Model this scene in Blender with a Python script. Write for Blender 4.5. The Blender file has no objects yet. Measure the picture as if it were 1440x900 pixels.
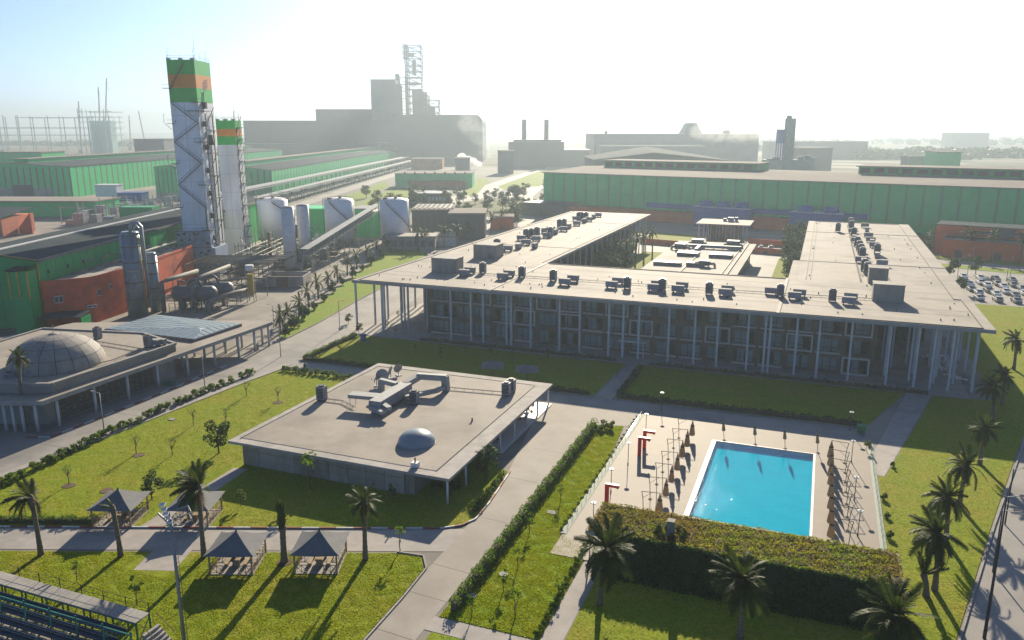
import bpy, math, random
import numpy as np
from mathutils import Vector, Matrix
R = math.radians
SC = bpy.context.scene
COL = SC.collection
rnd = random.Random(7)

# ------------------------------------------------------------------ camera
CAM_H, PITCH, YAW, FOC = 45.0, math.atan(267 / 1110.0), R(21.35), 1110.0
cam_d = bpy.data.cameras.new('camera'); cam = bpy.data.objects.new('camera', cam_d); COL.objects.link(cam)
cam.location = (0, 0, CAM_H); cam.rotation_euler = (R(90) - PITCH, 0, YAW)
cam_d.sensor_width = 36; cam_d.lens = FOC / 1440 * 36; cam_d.clip_start = 1; cam_d.clip_end = 30000
SC.camera = cam
# ------------------------------------------------------------------ light
SUN_EL, SUN_AZ = R(21.5), R(-12.0)          # azimuth clockwise from +Y
w = bpy.data.worlds.new('World'); SC.world = w; w.use_nodes = True
nt = w.node_tree; bg = nt.nodes['Background']
sky = nt.nodes.new('ShaderNodeTexSky'); sky.sky_type = 'NISHITA'; sky.sun_disc = False
sky.sun_elevation = SUN_EL; sky.sun_rotation = SUN_AZ; sky.altitude = 50
sky.air_density = 0.45; sky.dust_density = 0.7; sky.ozone_density = 3.0
tint = nt.nodes.new('ShaderNodeMix'); tint.data_type = 'RGBA'; tint.blend_type = 'MULTIPLY'; tint.inputs[0].default_value = 1
tint.inputs[7].default_value = (0.68, 0.87, 1.02, 1)      # a clearer, bluer morning sky than the default air
nt.links.new(sky.outputs[0], tint.inputs[6]); nt.links.new(tint.outputs[2], bg.inputs[0]); bg.inputs[1].default_value = 0.078
sl = bpy.data.lights.new('sun', 'SUN'); sl.energy = 5.0; sl.angle = R(0.55); sl.color = (1.0, 0.875, 0.665)
sun = bpy.data.objects.new('sun', sl); COL.objects.link(sun)
sd = Vector((math.sin(SUN_AZ) * math.cos(SUN_EL), math.cos(SUN_AZ) * math.cos(SUN_EL), math.sin(SUN_EL)))
sun.rotation_euler = sd.to_track_quat('Z', 'Y').to_euler(); sun.location = (0, 0, 400)
vs = SC.view_settings; vs.view_transform = 'Standard'; vs.look = 'None'; vs.exposure = 1.2; vs.gamma = 1
SC.cycles.max_bounces = 6; SC.cycles.diffuse_bounces = 2; SC.cycles.glossy_bounces = 2
SC.cycles.transparent_max_bounces = 12; SC.cycles.volume_bounces = 0; SC.cycles.transmission_bounces = 4
HAZE_DENSITY = 0.00035

# ------------------------------------------------------------------ helpers
def at(px, py, z=0.0):
    """world point at height z that the photograph's pixel (1440x900) shows"""
    a = (px - 720) / FOC; b = -(py - 450) / FOC
    fw = math.cos(PITCH) + b * math.sin(PITCH); up = -math.sin(PITCH) + b * math.cos(PITCH)
    t = (z - CAM_H) / up; r = a * t; f = fw * t
    return Vector((r * math.cos(YAW) - f * math.sin(YAW), r * math.sin(YAW) + f * math.cos(YAW), z))
IA = R(20.3)
def ind(s, t, z=0.0):
    """industrial zone: s across, t deep (rotated from the hotel's axes)"""
    return Vector((s * math.cos(IA) - t * math.sin(IA), s * math.sin(IA) + t * math.cos(IA), z))
def to_ind(p): return (p.x * math.cos(IA) + p.y * math.sin(IA), -p.x * math.sin(IA) + p.y * math.cos(IA))

class MB:
    def __init__(s): s.v = []; s.f = []; s.smooth = []
    def add(s, vs_, fs, smooth=False):
        n = len(s.v); s.v += [tuple(p) for p in vs_]; s.f += [tuple(i + n for i in f) for f in fs]; s.smooth += [smooth] * len(fs)
        return s
    def box(s, x0, x1, y0, y1, z0, z1):
        return s.add([(x0, y0, z0), (x1, y0, z0), (x1, y1, z0), (x0, y1, z0), (x0, y0, z1), (x1, y0, z1), (x1, y1, z1), (x0, y1, z1)],
                     [(0, 3, 2, 1), (4, 5, 6, 7), (0, 1, 5, 4), (1, 2, 6, 5), (2, 3, 7, 6), (3, 0, 4, 7)])
    def cbox(s, cx, cy, z0, lx, ly, lz): return s.box(cx - lx / 2, cx + lx / 2, cy - ly / 2, cy + ly / 2, z0, z0 + lz)
    def obox(s, cx, cy, z0, lx, ly, lz, a):
        ca, sa = math.cos(a), math.sin(a); P = []
        for z in (z0, z0 + lz):
            for ux, uy in ((-1, -1), (1, -1), (1, 1), (-1, 1)):
                dx, dy = ux * lx / 2, uy * ly / 2; P.append((cx + dx * ca - dy * sa, cy + dx * sa + dy * ca, z))
        return s.add(P, [(0, 3, 2, 1), (4, 5, 6, 7), (0, 1, 5, 4), (1, 2, 6, 5), (2, 3, 7, 6), (3, 0, 4, 7)])
    def cyl(s, x, y, z0, z1, r0, r1=None, n=12, smooth=True):
        r1 = r0 if r1 is None else r1
        V = []; F = []
        for k in range(n):
            a = 2 * math.pi * k / n; V.append((x + r0 * math.cos(a), y + r0 * math.sin(a), z0))
        for k in range(n):
            a = 2 * math.pi * k / n; V.append((x + r1 * math.cos(a), y + r1 * math.sin(a), z1))
        s.add(V, [(k, (k + 1) % n, n + (k + 1) % n, n + k) for k in range(n)], smooth)
        m = len(s.v) - 2 * n; s.f += [tuple(m + n + k for k in range(n)), tuple(m + n - 1 - k for k in range(n))]; s.smooth += [False, False]
        return s
    def tube(s, pts, r, n=6, smooth=True):
        pts = [Vector(p) for p in pts]; rs = r if isinstance(r, (list, tuple)) else [r] * len(pts)
        V = []; F = []
        for i, p in enumerate(pts):
            d = (pts[min(i + 1, len(pts) - 1)] - pts[max(i - 1, 0)]).normalized()
            u = d.cross(Vector((0, 0, 1)));
            if u.length < 1e-3: u = Vector((1, 0, 0))
            u.normalize(); v = d.cross(u)
            for k in range(n):
                a = 2 * math.pi * k / n; V.append(p + (u * math.cos(a) + v * math.sin(a)) * rs[i])
        for i in range(len(pts) - 1):
            for k in range(n): F.append((i * n + k, i * n + (k + 1) % n, (i + 1) * n + (k + 1) % n, (i + 1) * n + k))
        s.add(V, F, smooth)
        m = len(s.v) - len(V); s.f += [tuple(m + k for k in range(n))[::-1], tuple(m + len(V) - n + k for k in range(n))]; s.smooth += [False, False]
        return s
    def bar(s, p, q, w_, h_=None):
        p, q = Vector(p), Vector(q); h_ = h_ or w_; d = (q - p).normalized(); u = d.cross(Vector((0, 0, 1)))
        if u.length < 1e-3: u = Vector((1, 0, 0))
        u.normalize(); v = u.cross(d)
        P = []
        for c in (p, q):
            for a, b in ((-1, -1), (1, -1), (1, 1), (-1, 1)): P.append(c + u * a * w_ / 2 + v * b * h_ / 2)
        return s.add(P, [(0, 1, 2, 3), (7, 6, 5, 4), (0, 4, 5, 1), (1, 5, 6, 2), (2, 6, 7, 3), (3, 7, 4, 0)])
    def prism(s, pts, z0, z1):
        n = len(pts); V = [(p[0], p[1], z0) for p in pts] + [(p[0], p[1], z1) for p in pts]
        return s.add(V, [tuple(range(n))[::-1], tuple(range(n, 2 * n))] + [(k, (k + 1) % n, n + (k + 1) % n, n + k) for k in range(n)])
    def poly(s, pts, z): return s.add([(p[0], p[1], z) for p in pts], [tuple(range(len(pts)))])
    def dome(s, x, y, z, r, h, n=24, m=8, smooth=True):
        V = []; F = []
        for j in range(m):
            a = math.pi / 2 * j / m
            for k in range(n):
                b = 2 * math.pi * k / n; V.append((x + r * math.cos(a) * math.cos(b), y + r * math.cos(a) * math.sin(b), z + h * math.sin(a)))
        V.append((x, y, z + h))
        for j in range(m - 1):
            for k in range(n): F.append((j * n + k, j * n + (k + 1) % n, (j + 1) * n + (k + 1) % n, (j + 1) * n + k))
        for k in range(n): F.append(((m - 1) * n + k, (m - 1) * n + (k + 1) % n, m * n))
        return s.add(V, F, smooth)
    def mesh(s, name, mt=None):
        me = bpy.data.meshes.new(name); me.from_pydata(s.v, [], s.f)
        if mt: me.materials.append(mt)
        if any(s.smooth): me.polygons.foreach_set('use_smooth', s.smooth)
        me.update(); return me
def put(name, geo, mt=None, parent=None, loc=(0, 0, 0), rz=0.0, label=None):
    me = geo.mesh(name, mt) if isinstance(geo, MB) else geo
    o = bpy.data.objects.new(name, me); COL.objects.link(o); o.location = loc; o.rotation_euler = (0, 0, rz)
    if parent: o.parent = parent
    if label: o['label'] = label
    return o
def thing(name, label, cat, loc=(0, 0, 0), rz=0.0, group=None):
    o = bpy.data.objects.new(name, None); COL.objects.link(o); o.location = loc; o.rotation_euler = (0, 0, rz)
    o.empty_display_size = 0.5; o['label'] = label; o['category'] = cat
    if group: o['group'] = group
    return o
def tag(o, label, cat, group=None):
    o['label'] = label; o['category'] = cat
    if group: o['group'] = group
    return o
def struct(name, geo, mt, loc=(0, 0, 0), rz=0.0):
    o = put(name, geo, mt, None, loc, rz); o['kind'] = 'structure'; return o
def stuff(name, geo, mt, parent=None, loc=(0, 0, 0), rz=0.0):
    o = put(name, geo, mt, parent, loc, rz); o['kind'] = 'stuff'; return o
def dup(root, loc, rz=0.0, label=None, sc=None, mats=None):
    kids = list(root.children)
    r = root.copy(); COL.objects.link(r); r.location = loc; r.rotation_euler = (0, 0, rz)
    if sc: r.scale = sc if isinstance(sc, tuple) else (sc, sc, sc)
    if label: r['label'] = label
    for ch in kids:
        c = ch.copy(); COL.objects.link(c); c.parent = r
        for g in ch.children:
            d = g.copy(); COL.objects.link(d); d.parent = c
        if mats and ch.name.split('.')[0] in mats:
            c.material_slots[0].link = 'OBJECT'; c.material_slots[0].material = mats[ch.name.split('.')[0]]
    return r
ORD = ['first', 'second', 'third', 'fourth', 'fifth', 'sixth', 'seventh', 'eighth', 'ninth', 'tenth', 'eleventh', 'twelfth', 'thirteenth', 'fourteenth',
       'fifteenth', 'sixteenth', 'seventeenth', 'eighteenth', 'nineteenth', 'twentieth'] 
ORD += ['twenty-' + o for o in ORD[:9]] + ['thirtieth'] + ['thirty-' + o for o in ORD[:9]] + ['fortieth'] + ['forty-' + o for o in ORD[:9]]

# ------------------------------------------------------------------ materials
def _mat(name):
    m = bpy.data.materials.new(name); m.use_nodes = True; n = m.node_tree
    return m, n, n.nodes['Principled BSDF'], n.nodes, n.links
def surf(name, c1, c2=None, scale=1.0, rough=0.8, metal=0.0, bump=0.0, bscale=None, stretch=None, c3=None, s3=0.08, spec=0.3, obj=False):
    m, n, b, N, L = _mat(name)
    b.inputs['Roughness'].default_value = rough; b.inputs['Metallic'].default_value = metal; b.inputs['Specular IOR Level'].default_value = spec
    b.inputs['Base Color'].default_value = (*c1, 1)
    if c2 is None and not bump: return m
    if obj:
        tc = N.new('ShaderNodeTexCoord'); src = tc.outputs['Object']
    else:
        g = N.new('ShaderNodeNewGeometry'); src = g.outputs['Position']
    if stretch:
        mp = N.new('ShaderNodeMapping'); L.new(src, mp.inputs[0]); mp.inputs['Scale'].default_value = stretch; src = mp.outputs[0]
    if c2 is not None:
        tx = N.new('ShaderNodeTexNoise'); tx.inputs['Scale'].default_value = scale; tx.inputs['Detail'].default_value = 6; tx.inputs['Roughness'].default_value = .65
        L.new(src, tx.inputs['Vector'])
        rp = N.new('ShaderNodeMapRange'); rp.inputs[1].default_value = .36; rp.inputs[2].default_value = .64; L.new(tx.outputs[0], rp.inputs[0])
        mx = N.new('ShaderNodeMix'); mx.data_type = 'RGBA'; L.new(rp.outputs[0], mx.inputs[0]); mx.inputs[6].default_value = (*c1, 1); mx.inputs[7].default_value = (*c2, 1)
        out = mx.outputs[2]
        if c3 is not None:
            t3 = N.new('ShaderNodeTexNoise'); t3.inputs['Scale'].default_value = s3; t3.inputs['Detail'].default_value = 5; t3.inputs['Roughness'].default_value = .6
            L.new(src, t3.inputs['Vector'])
            r3 = N.new('ShaderNodeMapRange'); r3.inputs[1].default_value = .48; r3.inputs[2].default_value = .68; L.new(t3.outputs[0], r3.inputs[0])
            m3 = N.new('ShaderNodeMix'); m3.data_type = 'RGBA'; L.new(r3.outputs[0], m3.inputs[0]); L.new(out, m3.inputs[6]); m3.inputs[7].default_value = (*c3, 1); out = m3.outputs[2]
        L.new(out, b.inputs['Base Color'])
    if bump:
        tb = N.new('ShaderNodeTexNoise'); tb.inputs['Scale'].default_value = bscale or scale * 4; tb.inputs['Detail'].default_value = 4; L.new(src, tb.inputs['Vector'])
        bp = N.new('ShaderNodeBump'); bp.inputs['Strength'].default_value = 1; bp.inputs['Distance'].default_value = bump; L.new(tb.outputs[0], bp.inputs['Height']); L.new(bp.outputs[0], b.inputs['Normal'])
    return m
def leafm(name, c1, c2, trans=0.45, scale=1.3):
    m, n, b, N, L = _mat(name)
    g = N.new('ShaderNodeNewGeometry'); tx = N.new('ShaderNodeTexNoise'); tx.inputs['Scale'].default_value = scale; tx.inputs['Detail'].default_value = 3
    L.new(g.outputs['Position'], tx.inputs['Vector'])
    rp = N.new('ShaderNodeMapRange'); rp.inputs[1].default_value = .35; rp.inputs[2].default_value = .65; L.new(tx.outputs[0], rp.inputs[0])
    mx = N.new('ShaderNodeMix'); mx.data_type = 'RGBA'; L.new(rp.outputs[0], mx.inputs[0]); mx.inputs[6].default_value = (*c1, 1); mx.inputs[7].default_value = (*c2, 1)
    L.new(mx.outputs[2], b.inputs['Base Color']); b.inputs['Roughness'].default_value = .55; b.inputs['Specular IOR Level'].default_value = .12
    tr = N.new('ShaderNodeBsdfTranslucent'); L.new(mx.outputs[2], tr.inputs[0])
    ms = N.new('ShaderNodeMixShader'); ms.inputs[0].default_value = trans; L.new(b.outputs[0], ms.inputs[1]); L.new(tr.outputs[0], ms.inputs[2])
    L.new(ms.outputs[0], N['Material Output'].inputs[0])
    return m
def glassm(name, tint, refl=0.1, opac=0.35):
    m, n, b, N, L = _mat(name)
    b.inputs['Base Color'].default_value = (*tint, 1); b.inputs['Roughness'].default_value = .04; b.inputs['Specular IOR Level'].default_value = .6
    t = N.new('ShaderNodeBsdfTransparent'); t.inputs[0].default_value = (*[min(1, .55 + c) for c in tint], 1)
    ms = N.new('ShaderNodeMixShader'); ms.inputs[0].default_value = opac; L.new(t.outputs[0], ms.inputs[1]); L.new(b.outputs[0], ms.inputs[2]); L.new(ms.outputs[0], N['Material Output'].inputs[0])
    return m
M = {}
M['roof'] = surf('roof_membrane', (.335, .29, .24), (.285, .245, .205), .35, .82, bump=.02, bscale=2.5, c3=(.205, .178, .15), s3=.09)
M['roof_edge'] = surf('roof_edge_screed', (.40, .37, .335), (.33, .30, .27), .6, .85, c3=(.27, .25, .23), s3=.3)
M['fascia'] = surf('fascia_concrete', (.34, .325, .30), (.27, .26, .245), .5, .8)
M['joint'] = surf('joint_lead', (.09, .08, .075), (.06, .055, .05), 1.2, .7)
M['concrete'] = surf('concrete', (.36, .335, .30), (.28, .26, .235), .5, .85, bump=.01, bscale=3, c3=(.22, .205, .19), s3=.15)
M['concrete_dark'] = surf('panel_concrete', (.33, .30, .25), (.25, .23, .19), .6, .85, c3=(.18, .165, .14), s3=.35, stretch=(1, 1, .35))
M['concrete_light'] = surf('panel_concrete_light', (.42, .38, .32), (.34, .31, .26), .6, .85, c3=(.26, .24, .20), s3=.35, stretch=(1, 1, .35))
M['road'] = surf('road_concrete', (.30, .275, .25), (.255, .235, .215), .25, .8, bump=.008, bscale=6, c3=(.165, .155, .145), s3=.08)
M['drive'] = surf('drive_concrete', (.30, .265, .225), (.245, .215, .185), .2, .8, bump=.008, bscale=6, c3=(.36, .325, .285), s3=.07)
M['deck'] = surf('pool_deck_stone', (.26, .215, .17), (.23, .19, .15), .5, .7, bump=.004, bscale=8, c3=(.25, .21, .175), s3=.12)
M['path'] = surf('path_paving', (.36, .325, .29), (.30, .27, .245), .7, .8, bump=.006, bscale=8, c3=(.25, .23, .21), s3=.2)
M['yard'] = surf('yard_concrete', (.29, .255, .215), (.225, .20, .17), .07, .85, c3=(.12, .11, .10), s3=.035)
M['works_ground'] = surf('works_asphalt', (.15, .145, .125), (.11, .11, .095), .03, .9, c3=(.10, .115, .05), s3=.02)
M['white'] = surf('white_paint', (.72, .71, .68), (.60, .59, .57), .8, .5)
M['column'] = surf('column_paint', (.56, .55, .53), (.48, .47, .45), .5, .6)
M['red'] = surf('red_paint', (.72, .03, .03), (.62, .025, .025), 2, .45)
M['kerb_red'] = surf('kerb_red_paint', (.30, .07, .06), (.22, .07, .06), 2, .7)
M['kerb_white'] = surf('kerb_white_paint', (.62, .60, .57), (.48, .47, .45), 2, .7)
M['steel'] = surf('grey_steel', (.30, .31, .32), (.22, .23, .24), 1.5, .5, .4)
M['dark_steel'] = surf('dark_steel', (.06, .062, .065), (.04, .043, .047), 2, .75, .0, spec=.1)
M['black'] = surf('black_rubber', (.02, .02, .02), None, rough=.6)
M['green_steel'] = surf('green_steel', (.02, .17, .13), (.015, .12, .10), 1, .5)
M['yellow'] = surf('yellow_paint', (.55, .36, .03), (.42, .28, .03), 1, .5)
M['ac'] = surf('ac_casing', (.27, .27, .29), (.21, .21, .23), 1.5, .5)
M['ac_dark'] = surf('ac_grille', (.05, .05, .055), (.03, .03, .035), 3, .6)
M['duct'] = surf('galvanised_duct', (.33, .33, .31), (.25, .255, .24), 1.2, .6, .0)
M['trunk'] = surf('palm_trunk', (.21, .165, .115), (.12, .095, .07), 3, .9, bump=.05, bscale=9, stretch=(1, 1, 2.2))
M['bark'] = surf('tree_bark', (.14, .105, .075), (.08, .06, .045), 4, .9, bump=.02, bscale=9)
M['palm'] = leafm('palm_leaf', (.032, .058, .010), (.06, .075, .014), .38)
M['palm_dry'] = leafm('palm_leaf_dry', (.20, .13, .06), (.14, .10, .05), .35)
M['leaf'] = leafm('shrub_leaf', (.06, .13, .010), (.12, .19, .014), .58)
M['leaf_dark'] = leafm('tree_leaf', (.025, .055, .012), (.05, .085, .018), .4)
M['leaf_pale'] = leafm('young_leaf', (.09, .14, .03), (.14, .18, .04), .5)
M['ivy'] = leafm('ivy_leaf', (.02, .075, .012), (.035, .10, .018), .35)
M['ivy_base'] = surf('ivy_undergrowth', (.012, .035, .010), (.02, .05, .012), 3, .95)
M['sedum_green'] = leafm('sedum_green', (.20, .27, .014), (.30, .28, .02), .55, .3)
M['sedum'] = leafm('sedum_leaf', (.19, .215, .012), (.28, .19, .025), .55, .22)
M['grass_blade'] = leafm('grass_blade', (.28, .345, .008), (.34, .36, .012), .62, .25)
M['hotel_wall'] = surf('brown_brick_wall', (.165, .115, .082), (.125, .088, .064), 3, .85, c3=(.09, .065, .05), s3=.3)
M['frame_dark'] = surf('window_frame', (.085, .08, .075), None, rough=.5)
M['surround'] = surf('pale_window_box', (.60, .56, .49), (.53, .49, .43), 1, .7)
M['curtain'] = surf('curtain_cloth', (.78, .84, .80), (.60, .67, .64), 1.6, .9, stretch=(6, 6, .2))
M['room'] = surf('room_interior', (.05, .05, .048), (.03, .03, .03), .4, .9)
M['pane'] = glassm('window_pane', (.04, .10, .105), opac=.18)
M['glass_rail'] = glassm('fence_glass', (.40, .42, .39), opac=.08)
M['orange_far'] = surf('orange_far_render', (.85, .15, .05), (.75, .13, .045), .3, .75)
M['orange'] = surf('orange_render', (.66, .12, .045), (.56, .10, .04), .4, .75, c3=(.40, .085, .05), s3=.2)
M['green_clad'] = surf('green_cladding', (.008, .34, .085), (.006, .29, .07), .3, .45)
M['green_clad2'] = surf('green_cladding_pale', (.006, .60, .165), (.005, .53, .145), .3, .45)
M['lilac_clad'] = surf('grey_cladding_strip', (.13, .17, .16), (.10, .14, .13), .3, .5)
M['dark_roof'] = surf('dark_sheet_roof', (.055, .075, .085), (.045, .06, .07), .15, .95, c3=(.07, .085, .09), s3=.05, spec=.03)
M['cream_roof'] = surf('cream_sheet_roof', (.34, .30, .255), (.29, .255, .22), .05, .95, spec=.03)
M['tower_white'] = surf('tower_white_steel', (.86, .85, .84), (.76, .75, .75), .25, .5, c3=(.58, .57, .56), s3=.12, stretch=(1, 1, .25))
M['tower_green'] = surf('tower_green', (.005, .48, .055), (.005, .42, .05), .3, .5)
M['tower_orange'] = surf('tower_orange', (.75, .26, .015), (.66, .22, .015), .3, .5)
M['tank'] = surf('tank_white', (.76, .77, .80), (.68, .69, .72), .2, .45)
M['silver'] = surf('weathered_silver', (.30, .36, .40), (.19, .23, .26), .5, .45, .35, c3=(.13, .145, .155), s3=.4, stretch=(1, 1, .3))
M['vessel'] = surf('vessel_grey', (.13, .135, .145), (.10, .105, .115), .6, .5)
M['pipe'] = surf('pipe_lagging', (.20, .195, .17), (.14, .135, .12), .6, .7, .0, spec=.15)
M['rust'] = surf('rusty_steel', (.20, .12, .07), (.13, .085, .055), 1, .7)
M['blue'] = surf('blue_cladding', (.012, .10, .36), (.010, .085, .30), .4, .5)
M['grey_clad'] = surf('grey_cladding', (.17, .175, .18), (.14, .145, .15), .05, .6)
M['dark_clad'] = surf('dark_cladding', (.10, .105, .11), (.08, .085, .09), .03, .6)
M['canopy'] = surf('grey_tent_cloth', (.17, .17, .17), (.14, .14, .14), 1.2, .85)
M['wood'] = surf('gazebo_wood', (.36, .27, .16), (.26, .19, .11), 2, .7)
M['parasol'] = leafm('taupe_parasol_cloth', (.50, .39, .26), (.42, .33, .22), .45, 2)
M['dish'] = surf('dish_grey', (.30, .30, .29), (.25, .25, .245), 2, .5)
M['dome'] = surf('dome_render', (.31, .28, .25), (.26, .235, .21), .8, .75, c3=(.22, .20, .18), s3=.4)
M['skydome'] = surf('acrylic_dome', (.24, .28, .31), (.21, .25, .28), .5, .35)
M['blue_seat'] = surf('dark_seat_steel', (.025, .055, .085), (.018, .04, .065), 1, .55)
M['soil'] = surf('planting_soil', (.14, .085, .05), (.09, .06, .04), 3, .95)
M['tile_blue'] = surf('pool_tile', (.005, .44, .56), (.004, .40, .515), .5, .95, spec=.0)
M['bin'] = surf('green_plastic', (.02, .20, .07), None, rough=.5)
def grass_mat(name, a, b_, dry, dk):
    m, n, b, N, L = _mat(name)
    g = N.new('ShaderNodeNewGeometry'); src = g.outputs['Position']
    def noise(sc, lo, hi, det=5):
        t = N.new('ShaderNodeTexNoise'); t.inputs['Scale'].default_value = sc; t.inputs['Detail'].default_value = det; t.inputs['Roughness'].default_value = .65; L.new(src, t.inputs['Vector'])
        r = N.new('ShaderNodeMapRange'); r.inputs[1].default_value = lo; r.inputs[2].default_value = hi; L.new(t.outputs[0], r.inputs[0]); return r.outputs[0], t.outputs[0]
    def mix(f, x, y):
        k = N.new('ShaderNodeMix'); k.data_type = 'RGBA'; L.new(f, k.inputs[0])
        for i, c in ((6, x), (7, y)):
            if isinstance(c, tuple): k.inputs[i].default_value = (*c, 1)
            else: L.new(c, k.inputs[i])
        return k.outputs[2]
    f1, _ = noise(.35, .35, .65); f2, _ = noise(2.2, .45, .7); f3, _ = noise(.11, .47, .66); f4, h4 = noise(5.5, .5, .72)
    c = mix(f1, a, b_); c = mix(f3, c, dry); c = mix(f2, c, dk); c = mix(f4, c, tuple(.6 * x for x in dk))
    L.new(c, b.inputs['Base Color']); b.inputs['Roughness'].default_value = .9; b.inputs['Specular IOR Level'].default_value = .1
    bp = N.new('ShaderNodeBump'); bp.inputs['Strength'].default_value = .8; bp.inputs['Distance'].default_value = .12; L.new(h4, bp.inputs['Height']); L.new(bp.outputs[0], b.inputs['Normal'])
    return m
M['lawn'] = grass_mat('lawn_turf', (.205, .268, .010), (.272, .30, .013), (.32, .265, .033), (.14, .185, .009))
M['lawn2'] = grass_mat('lawn_turf_green', (.175, .29, .010), (.24, .315, .012), (.28, .26, .025), (.125, .20, .009))
M['scrub'] = grass_mat('rough_scrub', (.10, .12, .03), (.13, .13, .045), (.17, .14, .07), (.06, .075, .025))
def ground_mat():
    m, n, b, N, L = _mat('plain_ground'); b.inputs['Roughness'].default_value = .95; b.inputs['Specular IOR Level'].default_value = .05
    g = N.new('ShaderNodeNewGeometry')
    v = N.new('ShaderNodeTexVoronoi'); v.inputs['Scale'].default_value = .0035; mp = N.new('ShaderNodeMapping'); mp.inputs['Scale'].default_value = (1, 1.3, 1); mp.inputs['Rotation'].default_value = (0, 0, .3)
    L.new(g.outputs['Position'], mp.inputs[0]); L.new(mp.outputs[0], v.inputs['Vector'])
    cr = N.new('ShaderNodeValToRGB'); s_ = N.new('ShaderNodeSeparateColor'); L.new(v.outputs['Color'], s_.inputs[0]); L.new(s_.outputs[0], cr.inputs[0])
    e = cr.color_ramp.elements; e[0].position = 0; e[0].color = (.16, .14, .11, 1); e[1].position = 1; e[1].color = (.26, .22, .17, 1)
    for p_, c in ((.3, (.10, .12, .06, 1)), (.5, (.20, .17, .13, 1)), (.7, (.14, .17, .08, 1))):
        q = cr.color_ramp.elements.new(p_); q.color = c
    t = N.new('ShaderNodeTexNoise'); t.inputs['Scale'].default_value = .02; t.inputs['Detail'].default_value = 6; L.new(g.outputs['Position'], t.inputs['Vector'])
    mx = N.new('ShaderNodeMix'); mx.data_type = 'RGBA'; mx.inputs[0].default_value = .4; L.new(cr.outputs[0], mx.inputs[6])
    c2 = N.new('ShaderNodeValToRGB'); L.new(t.outputs[0], c2.inputs[0]); c2.color_ramp.elements[0].color = (.10, .09, .07, 1); c2.color_ramp.elements[1].color = (.30, .26, .21, 1); c2.color_ramp.elements[0].position = .35; c2.color_ramp.elements[1].position = .65
    L.new(c2.outputs[0], mx.inputs[7]); L.new(mx.outputs[2], b.inputs['Base Color']); return m
M['ground'] = ground_mat()
def water_mat():
    m, n, b, N, L = _mat('pool_water')
    g = N.new('ShaderNodeNewGeometry'); t = N.new('ShaderNodeTexNoise'); t.inputs['Scale'].default_value = 2.4; t.inputs['Detail'].default_value = 4; L.new(g.outputs['Position'], t.inputs['Vector'])
    bp = N.new('ShaderNodeBump'); bp.inputs['Distance'].default_value = .045; L.new(t.outputs[0], bp.inputs['Height'])
    tr = N.new('ShaderNodeBsdfTransparent'); tr.inputs[0].default_value = (.62, .96, 1, 1)
    gl = N.new('ShaderNodeBsdfGlossy'); gl.inputs['Roughness'].default_value = .035; L.new(bp.outputs[0], gl.inputs['Normal'])
    fr = N.new('ShaderNodeFresnel'); fr.inputs[0].default_value = 1.18; L.new(bp.outputs[0], fr.inputs['Normal'])
    ge = N.new('ShaderNodeMix'); L.new(g.outputs['Backfacing'], ge.inputs[0]); L.new(fr.outputs[0], ge.inputs[2]); ge.inputs[3].default_value = .06
    ms = N.new('ShaderNodeMixShader'); L.new(ge.outputs[0], ms.inputs[0]); L.new(tr.outputs[0], ms.inputs[1]); L.new(gl.outputs[0], ms.inputs[2]); L.new(ms.outputs[0], N['Material Output'].inputs[0])
    return m
M['water'] = water_mat()
def stripe_mat(name, c1, c2, per, axis=0, duty=.5, obj=True, rough=.55):
    m, n, b, N, L = _mat(name); b.inputs['Roughness'].default_value = rough
    tc = N.new('ShaderNodeTexCoord'); sp = N.new('ShaderNodeSeparateXYZ'); L.new(tc.outputs['Object'], sp.inputs[0])
    a = N.new('ShaderNodeMath'); a.operation = 'DIVIDE'; L.new(sp.outputs[axis], a.inputs[0]); a.inputs[1].default_value = per
    f = N.new('ShaderNodeMath'); f.operation = 'FRACT'; L.new(a.outputs[0], f.inputs[0])
    c = N.new('ShaderNodeMath'); c.operation = 'GREATER_THAN'; L.new(f.outputs[0], c.inputs[0]); c.inputs[1].default_value = duty
    mx = N.new('ShaderNodeMix'); mx.data_type = 'RGBA'; L.new(c.outputs[0], mx.inputs[0]); mx.inputs[6].default_value = (*c1, 1); mx.inputs[7].default_value = (*c2, 1); L.new(mx.outputs[2], b.inputs['Base Color'])
    return m

# ------------------------------------------------------------------ leaf scatter
def leaves(points, size, rng, jitter=.35, flat=0.0, up=False):
    """numpy quads: one leaf per point"""
    P = np.asarray(points, dtype=np.float64); n = len(P)
    d = rng.normal(size=(n, 3)); d[:, 2] *= (1 - flat); d /= np.linalg.norm(d, axis=1)[:, None]
    e = rng.normal(size=(n, 3)); e -= d * (e * d).sum(1)[:, None]; e /= np.linalg.norm(e, axis=1)[:, None]
    s = size * (1 + jitter * rng.uniform(-1, 1, n))[:, None]
    a, b = P - d * s * .6, P + d * s * .6
    V = np.stack([a, P + e * s * .38, b, P - e * s * .38], 1).reshape(-1, 3)
    return V
def np_mesh(name, V, k, mt):
    n = len(V) // k; me = bpy.data.meshes.new(name)
    me.vertices.add(len(V)); me.vertices.foreach_set('co', np.ascontiguousarray(V, dtype=np.float32).ravel())
    me.loops.add(len(V)); me.loops.foreach_set('vertex_index', np.arange(len(V), dtype=np.int32))
    me.polygons.add(n); me.polygons.foreach_set('loop_start', np.arange(0, len(V), k, dtype=np.int32)); me.polygons.foreach_set('loop_total', np.full(n, k, dtype=np.int32))
    if mt: me.materials.append(mt)
    me.update(); me.validate(); return me
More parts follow.
